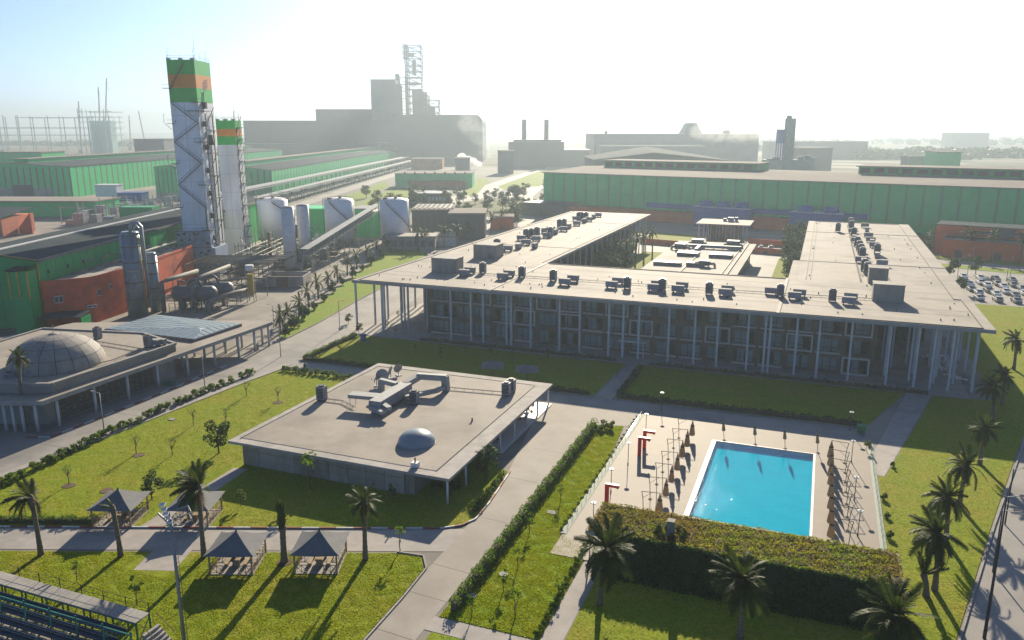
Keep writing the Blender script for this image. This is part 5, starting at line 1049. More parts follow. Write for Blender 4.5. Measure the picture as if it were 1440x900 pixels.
# ================================================================== SPORTS STAND (bottom left)
st = thing('grandstand', 'green steel sports stand with dark bench rows and a plank walkway along its top', 'grandstand', (0, 0, 0))
WX0, WX1 = -84.0, -53.6
plk = MB(); plk.box(-.27, .27, -.8, .8, -.04, .04); plm = plk.mesh('plank', M['wood'] if False else M['concrete']); nn = 54
for k in range(nn): o = put('plank', plm, None, st, (WX0 + (k + .5) * (WX1 - WX0) / nn, 46.2, 2.45 + rnd.uniform(-.008, .008)))
b = MB()
for y in (45.45, 46.95): b.box(WX0, WX1, y - .06, y + .06, 2.25, 2.40)
for x in np.arange(WX0, WX1 + .1, 2.76):
    for y in (45.45, 46.95): b.bar((x, y, 0), (x, y, 2.3), .12)
    b.bar((x, 45.45, .3), (x, 46.95, 2.2), .06)
put('walkway_frame', b, M['green_steel'], st)
b = MB()
for x in np.arange(WX0, WX1 + .1, 2.76): b.bar((x, 47.0, 2.3), (x, 47.0, 3.5), .06)
b.bar((WX0, 47.0, 2.9), (WX1, 47.0, 2.9), .025); b.bar((WX0, 47.0, 3.45), (WX1, 47.0, 3.45), .025); put('guard_rail', b, M['dark_steel'], st)
for k in range(6):
    y, z = 44.4 - k * .95, 1.95 - k * .32
    b = MB(); b.box(WX0, WX1 - .4, y - .30, y + .26, z, z + .07); b.box(WX0, WX1 - .4, y + .27, y + .33, z - .2, z + .35); put('bench_row', b, M['blue_seat'], st)
    b = MB()
    for j, x in enumerate(np.arange(WX0, WX1 - 2, 1.38)): b.box(x + .06, x + 1.30, y - .78, y - .34, z - .16, z - .12)
    put('foot_boards', b, M['concrete'], st)['kind'] = 'stuff'
b = MB()
for x in np.arange(WX0, WX1 + .1, 2.76): b.bar((x, 44.8, 1.9), (x, 39.3, .1), .12); b.bar((x, 44.8, 0), (x, 44.8, 1.9), .1); b.bar((x, 42, 0), (x, 42, .95), .1)
put('raker', b, M['green_steel'], st)
gf = thing('court_fence', 'tall green tubular steel fence in front of the sports stand', 'fence', (0, 43.4, 0)); b = MB()
for z in (.9, 3.0): b.bar((WX0, 0, z), (-52.0, 0, z), .11)
put('rail', b, M['green_steel'], gf)
for k, x in enumerate(np.arange(WX0, -51.9, 3.2)): b = MB(); b.bar((0, 0, 0), (0, 0, 3.3), .12); b.bar((0, 0, 3.0), (.9, -.9, 0), .09); put('post', b, M['green_steel'], gf, (float(x), 0, 0))
t = thing('access_stair', 'short concrete landing with rusty handrails at the right end of the stand', 'stairs', (-53.2, 46.5, 0)); b = MB()
for k in range(6): b.box(.3 + k * .3, .6 + k * .3 + (.9 if k == 5 else 0), -1.2, .6, 0, 1.5 - k * .27)
put('steps', b, M['concrete'], t); b = MB(); [b.bar((.3, y, 2.6), (2.3, y, 1.1), .05) or b.bar((.3, y, 0), (.3, y, 2.6), .05) or b.bar((2.3, y, 0), (2.3, y, 1.1), .05) for y in (-1.2, .6)]; put('handrail', b, M['rust'], t)
sheet('stand_apron', [(-90, 30), (-53.2, 30), (-53.2, 45.4), (-90, 45.4)], .08, M['concrete'])
# ================================================================== STREET LAMPS, PEOPLE
def street(p, h, az, lab, grp, z=.05, arm=1.2, dark=False):
    t = thing('street_lamp', lab, 'street lamp', (p.x, p.y, z), az, grp); b = MB(); b.cyl(0, 0, 0, h, .16 if h > 12 else .09, .06, 8); put('pole', b, M['dark_steel' if dark else 'steel'], t); b = MB(); b.bar((0, 0, h - .05), (arm, 0, h + .12), .06); put('arm', b, M['steel'], t); b = MB(); b.cbox(arm + .2, 0, h + .06, .6, .2, .1); put('lamp_head', b, M['dark_steel' if dark else 'duct'], t)
for x, y, h, lab in ((147, 610, 6.5, 'slim street lamp rising in front of the prayer hall wall'), (288, 543, 6, 'slim street lamp by the open end of the prayer hall canopy'), (395, 502, 7, 'street lamp at the road crossing beside the hedge corner'), (478, 465, 7, 'street lamp on the grass edge across from hotel columns'), (385, 455, 4.5, 'short lamp in the plant yard behind the prayer hall'), (425, 415, 8, 'street lamp in the plant yard near the two slim silos')): street(at(x, y), h, R(180) if x < 450 else 0, lab, 'street lamps along the main road')
for i, (x, y, h, lab) in enumerate(((1384, 898, 14, 'tall dark lamp on the right road nearest to the camera'), (1396, 805, 7, 'thin lamp post on the right pavement, middle one'), (1413, 738, 7, 'thin lamp post on the right pavement, farthest one'))): street(at(x, y), h, R(20), lab, 'lamps along the right road', dark=True)
for i, (x, y) in enumerate(((1346, 392), (1360, 388), (1415, 396), (1420, 392), (1366, 375), (1440, 395))): street(at(x, y), 6.5, R(90 * i), f'thin car park lamp, {ORD[i]} counted across the lot', 'car park lamps')
def person(p, az, lab, shirt, trousers):
    t = thing('person', lab, 'person', (p.x, p.y, .06), az)
    def skin(name, verts, edges, radii, m):
        me = bpy.data.meshes.new(name); me.from_pydata(verts, edges, []); me.materials.append(m); o = put(name, me, None, t)
        md = o.modifiers.new('skin', 'SKIN'); [setattr(me.skin_vertices[0].data[i], 'radius', (r_, r_)) for i, r_ in enumerate(radii)]; me.skin_vertices[0].data[0].use_root = True
        s_ = o.modifiers.new('sub', 'SUBSURF'); s_.levels = s_.render_levels = 1; return o
    sk = surf('skin_tone', (.30, .19, .13), None)
    V = [(0, 0, .95), (0, 0, 1.15), (0, 0, 1.38), (0, 0, 1.48), (0, -.01, 1.58), (0, -.02, 1.70), (-.19, 0, 1.40), (-.23, .02, 1.14), (-.22, -.08, .90), (.19, 0, 1.40), (.23, .0, 1.14), (.23, -.06, .90), (-.10, 0, .88), (-.11, -.10, .48), (-.11, -.16, .06), (.10, 0, .88), (.11, .06, .48), (.11, .14, .08), (-.11, -.28, .03), (.11, .03, .03)]
    E = [(0, 1), (1, 2), (2, 3), (3, 4), (4, 5), (2, 6), (6, 7), (7, 8), (2, 9), (9, 10), (10, 11), (0, 12), (12, 13), (13, 14), (0, 15), (15, 16), (16, 17), (14, 18), (17, 19)]
    skin('body', V, E, [.13, .13, .15, .06, .085, .08, .06, .05, .035, .06, .05, .035, .09, .07, .05, .09, .07, .05, .04, .04], shirt)
    b = MB(); b.dome(0, -.005, 1.63, .10, .13, 10, 4); put('hair', b, M['black'], t); b = MB(); b.box(-.06, .06, -.115, -.09, 1.54, 1.66); put('face', b, sk, t)
person(at(429, 522), R(40), 'person in dark clothes walking on the road by the hedge corner', M['dark_steel'], M['dark_steel'])
person(at(330, 794, .15) , R(10), 'person in dark clothes standing inside the left front gazebo', M['black'], M['black'])
# ================================================================== CARS
def car_meshes():
    prof = [(-2.15, .35), (-2.2, .75), (-1.95, .95), (-1.1, 1.02), (1.05, .98), (2.0, .82), (2.2, .6), (2.15, .33)]
    b = MB(); n = len(prof); V = []
    for y, ins in ((-.86, .0), (-.78, .06), (.78, .06), (.86, 0)): V += [(x * (1 if ins else .985), y, z + (ins and .03 if z > .5 else 0)) for x, z in prof]
    F = [(r * n + k, r * n + (k + 1) % n, (r + 1) * n + (k + 1) % n, (r + 1) * n + k) for r in range(3) for k in range(n)] + [tuple(range(n))[::-1], tuple(3 * n + k for k in range(n))]
    b.add(V, F, False); b.add([(-.95, -.58, 1.44), (.25, -.58, 1.44), (.25, .58, 1.44), (-.95, .58, 1.44), (-1.1, -.62, 1.38), (.42, -.62, 1.38), (.42, .62, 1.38), (-1.1, .62, 1.38)], [(0, 1, 2, 3), (4, 5, 1, 0), (5, 6, 2, 1), (6, 7, 3, 2), (7, 4, 0, 3)])
    g = MB(); g.add([(-1.85, -.76, .98), (1.1, -.76, .98), (1.1, .76, .98), (-1.85, .76, .98), (-1.1, -.61, 1.385), (.42, -.61, 1.385), (.42, .61, 1.385), (-1.1, .61, 1.385)], [(0, 1, 5, 4), (1, 2, 6, 5), (2, 3, 7, 6), (3, 0, 4, 7)])
    w_ = MB(); w_.tube([(0, -.1, 0), (0, .1, 0)], .32, 10, False); l = MB(); l.box(-.04, .04, -.2, .2, -.07, .07)
    return b.mesh('body'), g.mesh('window', M['frame_dark']), w_.mesh('wheel', M['black']), l.mesh('headlight', M['white'])
CB, CG, CW, CL = car_meshes()
paint = {k: surf('car_paint_' + k, c, None, rough=.3, spec=.6) for k, c in dict(white=(.70, .70, .70), silver=(.40, .41, .42), grey=(.14, .145, .15), black=(.03, .03, .035), blue=(.06, .10, .17), beige=(.40, .36, .30)).items()}
CBM = {}
for k, m in paint.items(): me = CB.copy(); me.materials.append(m); CBM[k] = me
def car(p, az, c, lab, grp):
    t = thing('car', lab, 'car', (p.x, p.y, .04), az, grp); put('body', CBM[c], None, t); put('window', CG, None, t)
    for sx in (-1.35, 1.35):
        for sy in (-.78, .78): put('wheel', CW, None, t, (sx, sy, .32))
    for sy in (-.6, .6): put('headlight', CL, None, t, (2.16, sy, .66))
rws = [(r_, [c for c in range(12)]) for r_ in range(6)]
P0 = at(1383, 422); dxr = Vector((math.cos(R(-7)), math.sin(R(-7)), 0)); rowname = ('nearest', 'second', 'third', 'fourth', 'fifth', 'sixth')
for r_ in range(6):
    for c in range(11):
        if rnd.random() < .04: continue
        p = Vector((41.8 + c * 4.3 + (r_ % 2) * 1.2 + rnd.uniform(-.25, .25), 242.5 + r_ * 6.6 + (2.2 if r_ % 2 else 0) - c * .45 + rnd.uniform(-.3, .3), 0))
        col = rnd.choice(['white', 'white', 'white', 'white', 'white', 'silver', 'silver', 'grey', 'black', 'blue', 'beige'])
        car(p, R(-84) if rnd.random() < .7 else R(96), col, f'{col} car parked in the {rowname[r_]} row of the lot, {ORD[c]} bay from the left', 'cars in the car park')
for i, (x, y, c) in enumerate(((1070, 350, 'silver'), (1084, 350, 'silver'), (1076, 356, 'black'))): car(at(x, y), R(90), c, ('silver car parked left at the courtyard entrance road', 'silver car parked right at the courtyard entrance road', 'black car parked behind the two silver ones in the courtyard')[i], 'cars in the courtyard')
for i in range(14): car(at(622, 311 - i * .1) + Vector((-4 + i * 3.0, rnd.uniform(-1, 1), 0)), R(90 + rnd.uniform(-3, 3)), rnd.choice(['white', 'white', 'silver', 'grey']), f'car parked on the strip beyond the tanks, {ORD[i]} from the left', 'cars beyond the tanks')

for x, y, lab in ((708, 808, 'round pale manhole cover on the island lawn near its middle'), (662, 838, 'pale manhole cover on the island lawn near the long hedge'), (776, 721, 'pale manhole cover high on the island lawn'), (242, 590, 'pale rectangular cover slab on the left lawn')):
    p = at(x, y, .07); b = MB(); b.cyl(0, 0, 0, .09, .48, n=16) if 'round' in lab else b.cbox(0, 0, 0, 1.1, .8, .09); b.cbox(0, 0, .09, .3, .06, .02); tag(put('manhole_cover', b, M['concrete'], None, p), lab, 'manhole cover')
# ================================================================== INDUSTRIAL SITE (axes turned about 20 degrees)
def ithing(name, lab, cat, s, t_, grp=None, z=0): p = ind(s, t_, z); return thing(name, lab, cat, p, IA, grp)
def clad(par, x0, x1, y0, y1, z0, z1, face, n, m1, m2, duty=.72, name='wall_panel'):
    """separate vertical cladding sheets with recessed seams on one face"""
    for k in range(n):
        f0, f1 = k / n, (k + duty) / n; b = MB(); c_ = MB()
        if face in ('front', 'back'):
            s_ = -1 if face == 'front' else 1; y = y0 if face == 'front' else y1; a, bb_, c2 = x0 + (x1 - x0) * f0, x0 + (x1 - x0) * f1, x0 + (x1 - x0) * (k + 1) / n
            b.box(a, bb_ - .03, min(y, y + s_ * .12), max(y, y + s_ * .12), z0, z1); c_.box(bb_ + .03, c2 - .03, min(y, y + s_ * .07), max(y, y + s_ * .07), z0, z1)
        else:
            s_ = 1; x = x1; a, bb_, c2 = y0 + (y1 - y0) * f0, y0 + (y1 - y0) * f1, y0 + (y1 - y0) * (k + 1) / n
            b.box(x, x + .12, a, bb_ - .03, z0, z1); c_.box(x, x + .07, bb_ + .03, c2 - .03, z0, z1)
        put(name, b, m1, par); put(name, c_, m2, par)
def shed_prism(par, x0, x1, y0, y1, ze, zr, m_roof, m_wall, xr=None, name='roof'):
    xr = (x0 + x1) / 2 if xr is None else xr
    b = MB(); V = [(x0, y0, 0), (x1, y0, 0), (x1, y0, ze), (xr, y0, zr), (x0, y0, ze), (x0, y1, 0), (x1, y1, 0), (x1, y1, ze), (xr, y1, zr), (x0, y1, ze)]
    b.add(V, [(0, 1, 2, 3, 4), (9, 8, 7, 6, 5), (1, 6, 7, 2), (5, 0, 4, 9)]); put('wall', b, m_wall, par)
    for a, c in (((x0 - .4, ze - .1), (xr, zr + .06)), ((xr, zr + .06), (x1 + .4, ze - .1))):
        b = MB(); b.add([(a[0], y0 - .3, a[1]), (c[0], y0 - .3, c[1]), (c[0], y1 + .3, c[1]), (a[0], y1 + .3, a[1]), (a[0], y0 - .3, a[1] + .3), (c[0], y0 - .3, c[1] + .3), (c[0], y1 + .3, c[1] + .3), (a[0], y1 + .3, a[1] + .3)], [(0, 3, 2, 1), (4, 5, 6, 7), (0, 1, 5, 4), (1, 2, 6, 5), (2, 3, 7, 6), (3, 0, 4, 7)]); put(name, b, m_roof, par)
# ---- green shed with the dark roof, left edge
sh = ithing('green_shed', 'long green clad shed with dark low pitched roof and yellow corner trim at left', 'shed', 0, 0)
SX1, SY0, SY1, SZ = -112.0, 176.5, 340, 15.9
shed_prism(sh, SX1 - 26, SX1, SY0, SY1, SZ, SZ + 1.5, M['dark_roof'], M['green_clad'], SX1 - 11.5)
b = MB(); b.box(SX1 - 11.9, SX1 - 11.1, SY0 - .3, SY1, SZ + 1.82, SZ + 2.1); put('ridge_cap', b, M['white'], sh)
b = MB(); b.box(SX1 + .1, SX1 + .7, SY0 - .3, SY1, SZ - .25, SZ + .32); put('gutter', b, M['pipe'], sh)
b = MB(); b.box(SX1 - .02, SX1 + .18, SY0 - .15, SY0 + .15, 0, SZ + .2); b.bar((SX1 + .4, SY0 - .34, SZ + .22), (SX1 - 11.5, SY0 - .34, SZ + 1.9), .2); b.bar((SX1 - 26, SY0 - .34, SZ + .22), (SX1 - 11.5, SY0 - .34, SZ + 1.9), .2); put('corner_trim', b, M['yellow'], sh)
clad(sh, SX1 - 26, SX1, SY0, SY1, 0, SZ - .3, 'side', 46, M['green_clad'], M['green_clad'], .9); clad(sh, SX1 - 26, SX1 - .2, SY0, SY1, 0, SZ - .3, 'front', 9, M['green_clad'], M['green_clad'], .9)
b = MB(); [b.box(SX1 + .121, SX1 + .3, y, y + .5, 12.4, 13.2) for y in (180, 188, 195)]; put('vent', b, M['dark_steel'], sh)
dc = ithing('dust_collector', 'narrow green tower with yellow edges and a small curved dark roof', 'tower', -113.2, 173.6)
b = MB(); b.box(-2.6, 1.6, -1.8, 1.8, 0, 14.3); put('body', b, M['green_clad'], dc)
b = MB(); [b.box(x - .15, x + .15, y - .15, y + .15, 8, 14.35) for x in (-2.6, 1.6) for y in (-1.8,)]; b.box(-.7, -.4, -1.95, -1.801, 8, 14.3); put('corner_trim', b, M['yellow'], dc)
b = MB(); V = []; n = 8
for k in range(n + 1): f = k / n; V += [(-3.2 + 5.6 * f, -2.2, 14.4 + .9 * f - .5 * math.sin(math.pi * f)), (-3.2 + 5.6 * f, 2.2, 14.7 + .9 * f - .5 * math.sin(math.pi * f))]
b.add(V + [(x, y, z + .2) for x, y, z in V], [(2 * k, 2 * k + 2, 2 * k + 3, 2 * k + 1) for k in range(n)] + [(2 * n + 2 + 2 * k, 2 * n + 3 + 2 * k, 2 * n + 5 + 2 * k, 2 * n + 4 + 2 * k) for k in range(n)]); put('roof', b, M['dark_steel'], dc)
# ---- orange annexe
oa = ithing('orange_annexe', 'orange rendered flat roofed annexe with small square windows in front of shed', 'building', 0, 0)
b = MB(); b.prism([(-111.5, 176.3), (-103.2, 182.5), (-101.2, 196), (-101.2, 236), (-111.2, 236)], 0, 10.6); put('wall', b, M['orange'], oa)
b = MB(); b.prism([(-111.2, 177), (-103.6, 182.9), (-101.6, 196), (-101.6, 235.5), (-111.0, 235.5)], 10.6, 10.75); put('roof', b, M['concrete'], oa)
b = MB(); b.bar((-111.5, 176.3, 10.9), (-103.2, 182.5, 10.9), .25, .6); b.bar((-103.2, 182.5, 10.9), (-101.2, 196, 10.9), .25, .6); b.bar((-101.2, 196, 10.9), (-101.2, 236, 10.9), .25, .6); put('parapet', b, M['orange'], oa)
def owin(p, d, n_, z, w_=1.3, h_=1.2):
    b = MB(); p = Vector((*p, z)); d = Vector((*d, 0)).normalized(); u = Vector((d.y, -d.x, 0)); b.bar(p - d * w_ / 2 + u * .03, p + d * w_ / 2 + u * .03, .12, h_ + .16); f = put('window', b, M['white'], oa); b = MB(); [b.bar(p + d * (o_ - w_ * .22) + u * .07, p + d * (o_ + w_ * .22) + u * .07, .08, h_ - .1) for o_ in (-w_ * .25, w_ * .25)]; put('pane', b, M['frame_dark'], f)
d1 = (8.3, 6.2); owin((-109.0, 178.17), d1, 1, 6.6, 1.8, 1.5); owin((-103.6, 182.2), d1, 1, 4.1, 2.2, .5); owin((-102.9, 184.5), (2, 13.5), 1, 7.0, 1.1, 1.5); owin((-102.25, 189), (2, 13.5), 1, 7.6, 1.1, 1.2)
ck = ithing('canopy_shelter', 'dark lean to canopy shelter with green end at the foot of the annexe', 'shelter', -107, 176.0); b = MB(); b.add([(-5, -3, 3.0), (4.5, -1.0, 3.0), (4.5, 3.5, 3.6), (-5, 1.5, 3.6)] + [(-5, -3, 3.2), (4.5, -1.0, 3.2), (4.5, 3.5, 3.8), (-5, 1.5, 3.8)], [(0, 3, 2, 1), (4, 5, 6, 7), (0, 1, 5, 4), (1, 2, 6, 5), (2, 3, 7, 6), (3, 0, 4, 7)]); put('roof', b, M['dark_roof'], ck); b = MB(); [b.bar((x, y, 0), (x, y, 3), .12) for x, y in ((-4.8, -2.8), (4.3, -.9), (0, -1.8))]; put('post', b, M['dark_steel'], ck); b = MB(); b.box(4.3, 4.45, -.9, 3.2, 0, 3.0); put('end_wall', b, M['green_clad'], ck)
rp_ = MB()
for k in range(9): s_ = -110 + k * .9; rp_.tube([(s_, 186 + k * 6, 11.2), (s_ + 1.5, 190 + k * 6, 11.8), (s_ + 1.5, 190 + k * 6, 13.5), (s_ + .5, 196 + k * 6, 13.5)], .22, 6)
rp_.tube([(-102.5, 186, 13.3), (-103, 230, 13.3)], .3, 8); tag(put('roof_pipework', rp_, M['pipe'], None, (0, 0, 0), IA), 'tangle of pale pipes over the orange annexe roof', 'pipes')
# ---- cooling columns
for s_, t_, r_, h, lab in ((-96.9, 190.5, 2.35, 21.0, 'tall weathered silver column with domed pipe loop on top'), (-94.4, 195.0, 1.35, 15.2, 'shorter weathered silver column beside the tall one')):
    c = ithing('silver_column', lab, 'process column', s_, t_, 'silver columns'); b = MB(); b.cyl(0, 0, 0, h - .8, r_, r_, 24); b.cyl(0, 0, h - .8, h, r_, r_ * .75, 24); put('shell', b, M['silver'], c)
    b = MB()
    for z in (h * .2, h * .4, h * .64, h * .82): b.cyl(0, 0, z, z + .25, r_ + .06, n=24)
    put('ring', b, M['rust'], c)
    if r_ > 2:
        b = MB(); b.tube([(.3, 0, h), (.3, 0, h + 1.2), (1.0, 0, h + 2.1), (2.2, 0, h + 2.1), (3.1, 0, h + 1.2), (3.1, 0, 2)], .45, 8); b.tube([(.9, .7, h), (.9, .7, h + .8), (1.5, .7, h + 1.4), (2.2, .7, h + .6), (2.9, .7, 3)], .2, 6); put('pipe_loop', b, M['silver'], c)
        b = MB(); b.tube([(2.5, -.8, 1), (2.6, -.8, h - 1)], .1, 6); b.bar((-2.2, -2.4, 6.3), (2.6, -2.2, 7.0), .12); b.bar((-2.2, -2.4, 11.3), (2.6, -2.2, 11.6), .12); put('ladder', b, M['yellow'], c)
# ---- striped white towers
def steps(b, pts, w_=.5):
    for p, q in zip(pts, pts[1:]): b.bar(p, q, .32, .16); b.bar((p[0], p[1], p[2] + 1), (q[0], q[1], q[2] + 1), .07)
def big_tower(s, t_, wx, wy, H, lab, bands, logo):
    t = ithing('air_separation_tower', lab, 'tower', s, t_, 'striped white towers'); bz = [H - sum(bands[k:]) for k in range(len(bands) + 1)]
    b = MB(); b.box(-wx / 2, wx / 2, -wy / 2, wy / 2, 0, bz[0]); put('shell', b, M['tower_white'], t)
    for k in range(3): b = MB(); b.box(-wx / 2 - .004 * (k % 2), wx / 2 + .004 * (k % 2), -wy / 2 - .004 * (k % 2), wy / 2 + .004 * (k % 2), bz[k], bz[k + 1]); put('painted_band', b, (M['tower_green'], M['tower_orange'], M['tower_green'])[k], t)
    b = MB()
    z = 3.0
    while z < bz[0] - 2: b.box(-wx / 2 - .03, wx / 2 + .03, -wy / 2 - .03, wy / 2 + .03, z, z + .06); z += 6.6
    for f in (-.5, 0, .5): b.box(wx * f * .98 - .04, wx * f * .98 + .04, -wy / 2 - .025, -wy / 2, 0, bz[0])
    put('seam', b, M['steel'], t)
    b = MB()
    for sx in (-1, 0, 1):
        for sy in (-1, 1): b.bar((sx * wx / 2 * .97, sy * wy / 2 * .97, H), (sx * wx / 2 * .97, sy * wy / 2 * .97, H + 1.2), .07)
    for z in (.6, 1.2):
        for sy in (-1, 1): b.bar((-wx / 2, sy * wy / 2 * .97, H + z), (wx / 2, sy * wy / 2 * .97, H + z), .06)
        for sx in (-1, 1): b.bar((sx * wx / 2 * .97, -wy / 2, H + z), (sx * wx / 2 * .97, wy / 2, H + z), .06)
    for p in ((-.46, -.46), (.46, -.46), (.46, .3), (.2, .4)): b.tube([(p[0] * wx, p[1] * wy, H), (p[0] * wx, p[1] * wy, H + 3), (p[0] * wx + .5, p[1] * wy, H + 3.3), (p[0] * wx + .7, p[1] * wy, H + 2.9)], .05, 5)
    b.bar((.42 * wx, -.3 * wy, H), (.42 * wx, -.3 * wy, H + 6.5), .08); b.box(-wx / 2, -wx / 2 + 1.2, -wy / 2, -wy / 2 + 1, H + .002, H + .5); b.box(wx / 2 - 1.2, wx / 2, -wy / 2, -wy / 2 + 1, H + .002, H + .5); b.box(-.6, .6, -wy / 2, -wy / 2 + 1, H + .002, H + .5); put('roof_rail', b, M['steel'], t)
    return t, bz
t1, bz = big_tower(-103.9, 252.0, 8.4, 12.0, 65.5, 'tallest white tower with green and orange bands and zigzag stairs', (4.2, 3.9, 4.2), True)
yf, xr = -6.0, 4.2
b = MB(); z = 7.0; side = 1; pts = [(3.8, yf - .5, 14.5)]
lv = [14.5, 21.5, 28.5, 35.0, 41.5, 47.0, 53.2]
for k, z in enumerate(lv): pts.append(((-3.9 if k % 2 == 0 else 3.9), yf - .5, z)) if k else None
steps(b, pts)
for k, z in enumerate(lv):
    x = 3.9 if k % 2 == 0 else -3.9; sx = 1 if x > 0 else -1; b.box(x - 1.4, x + 1.4 + sx * .9, yf - 1.3, yf - .01, z - .12, z + .02); b.bar((x - 1.4, yf - 1.3, z + 1), (x + 1.4 + sx * .9, yf - 1.3, z + 1), .07); b.bar((x + sx * 2.2, yf - 1.3, z), (x + sx * 2.2, yf - 1.3, z + 1), .07); b.bar((x - sx * 1.3, yf - 1.3, z), (x - sx * 1.3, yf - 1.3, z + 1), .07); b.bar((x + sx * 2.0, yf - 1.2, z - .1), (x + sx * .6, yf, z - 1.8), .1)
    b.tube([(x + sx * 2.2, yf - 1.2, z), (x + sx * 2.2, yf - 1.2, z + 2.6), (x + sx * 1.8, yf - 1.2, z + 2.8)], .05, 5)
steps(b, [(-3.9, yf - .5, 56.6), (1.2, yf - .5, 64.5)]); b.box(-5.8, -3.4, yf - 1.2, yf - .01, 57.2, 57.35); b.bar((-5.8, yf - 1.2, 58.3), (-3.4, yf - 1.2, 58.3), .07); put('zigzag_stair', b, M['dark_steel'], t1)
b = MB()
for k, z in enumerate(range(10, 50, 7)):
    b.box(xr + .01, xr + 1.6, -3 + (k % 2) * 2, 2 + (k % 2) * 2, z - .1, z); b.bar((xr + 1.5, -3 + (k % 2) * 2, z + 1), (xr + 1.5, 2 + (k % 2) * 2, z + 1), .07); b.bar((xr + .6, -4, z), (xr + .6, 4.5, z + 7), .16); b.tube([(xr + .4, 3.4, z - 3), (xr + .4, 3.4, z + 5)], .18, 6); b.cbox(xr + .9, -4, z + 1, 1.0, 1.4, 1.6)
b.tube([(xr + .35, -2, 2), (xr + .35, -2, 50)], .16, 6); b.tube([(xr + .3, 1, 2), (xr + .3, 1, 42), (xr + .3, 4, 42)], .14, 6); b.cyl(xr + 1.4, -2.0, 40.5, 43.6, .9, .7, 10); put('side_gallery', b, M['dark_steel'], t1)
# emblem: cluster of dark edged pink hexagons on the orange band, as it stands on the tower's right face
hx = MB(); hp = MB(); yc, zc = 0.6, 58.2
for (dy, dz) in ((-1.1, -.5), (-.1, .2), (.9, .8), (-.2, -1.0), (.7, -.4), (-.9, .6), (1.7, 1.5), (1.6, .2), (.2, 1.3)):
    for m_, r_, o_ in ((hx, .62, .02), (hp, .44, .04)):
        m_.add([(xr + .01 + o_, yc + dy + r_ * math.cos(a * math.pi / 3), zc + dz + r_ * math.sin(a * math.pi / 3)) for a in range(6)], [tuple(range(6))])
put('emblem_outline', hx, M['dark_steel'], t1); put('emblem', hp, surf('emblem_pink', (.62, .30, .30), None), t1)
b = MB(); b.bar((xr + .15, -2.2, 50.8), (xr + .15, -1.0, 56.5), .16); b.box(xr + .01, xr + 1.1, -3, -1.6, 51.4, 53.4); b.box(xr - 3, xr + 2.0, -7.2, -1.2, 50.6, 50.75); put('valve_cabinet', b, M['dark_steel'], t1)
b = MB(); b.box(-5.3, 5.2, -8.0, -6.01, 0, 14.2); b.box(4.22, 6.2, -7.5, 3, 0, 9); put('base_cold_box', b, surf('cold_box_blue', (.36, .43, .54), (.30, .36, .46), .4, .5, c3=(.24, .29, .37), s3=.2), t1)
b = MB(); rr = random.Random(8)
for k in range(34):
    x = rr.uniform(-5.3, 5.2); z = rr.uniform(1, 13.6); b.bar((x, -8.05, z), (x + rr.choice((0, 0, 1.5, -1.5)), -8.05, min(14.2, z + rr.uniform(.5, 3))), .12)
    if rr.random() < .4: b.cbox(x, -8.2, z, .6, .35, .6)
for z in (4.5, 9.2, 14.25): b.box(-5.7, 5.6, -8.5, -8.01, z, z + .1); b.bar((-5.7, -8.5, z + 1), (5.6, -8.5, z + 1), .06)
put('base_pipework', b, M['dark_steel'], t1)
t2, bz2 = big_tower(-108.6, 294.2, 6.9, 6.6, 48.4, 'second white tower with green and orange bands behind the tallest', (3.0, 2.6, 3.0), False)
b = MB()
for k, z in enumerate(range(6, 47, 4)): b.box(3.46, 5.0, -2 + (k % 2), 2 + (k % 2), z - .1, z); b.bar((4.9, -2, z + 1), (4.9, 2, z + 1), .07); b.bar((3.9, -2.6, z), (3.9, 2.6, z + 4), .14); b.bar((4.6, -2.4, z), (4.6, -2.4, z + 4), .07)
b.tube([(3.8, -3, 1), (3.8, -3, 46)], .18, 6); put('side_gallery', b, M['dark_steel'], t2)
b = MB(); b.box(-3.8, 3.6, -4.4, -3.31, 0, 9.5); put('base_cold_box', b, M['tower_white'], t2)
# ---- tanks and silos
for s_, lab, x in ((-102.5, 'white storage tank partly behind the slim silos, left of three', 0), (-75.5, 'white storage tank in the middle of the row of three', 1), (-53.2, 'white storage tank at the right end of the row', 2)):
    t = ithing('storage_tank', lab, 'tank', s_, 318.5, 'white storage tanks'); b = MB(); b.cyl(0, 0, 2.6, 17.6, 5.9, 5.9, 36); put('shell', b, M['tank'], t); b = MB(); b.dome(0, 0, 17.6, 5.9, 1.2, 36, 4); put('roof', b, M['tank'], t)
    b = MB(); b.cyl(0, 0, 1.8, 2.6, 6.3, n=24); [b.cyl(5 * math.cos(a), 5 * math.sin(a), 0, 1.8, .5, n=8) for a in np.arange(0, 6.28, .785)]; put('plinth', b, M['concrete'], t)
    b = MB(); n = 26; sp = [(6.35 * math.cos(a), 6.35 * math.sin(a), z) for a, z in [(-2.0 + 2.1 * k / n, 17.4 - 13 * k / n) for k in range(n + 1)]] if x else [(6.35 * math.cos(a), 6.35 * math.sin(a), z) for a, z in [(-1.3 + 1.2 * k / n, 17.4 - 6 * k / n) for k in range(n + 1)]]
    b.tube(sp, .20, 5); b.tube([(p[0], p[1], p[2] + 1) for p in sp], .05, 4); put('spiral_stair', b, M['rust'], t)
    b = MB(); R_ = 5.85
    for k in range(28): a = k * 6.283 / 28; b.bar((R_ * math.cos(a), R_ * math.sin(a), 17.6), (R_ * math.cos(a), R_ * math.sin(a), 18.7), .07)
    b.tube([(R_ * math.cos(a), R_ * math.sin(a), 18.7) for a in np.arange(0, 6.4, .2)], .05, 4); b.cbox(-3, -3, 18, 1.6, 1.2, .9); b.cbox(1, -2, 18.5, 1, 1, .9); b.bar((-6.1, -1.5, 2), (-6.1, -1.5, 18.4), .2); b.bar((6.1, -1.5, 2), (6.1, -1.5, 18.4), .2); put('roof_rail', b, M['rust'], t)
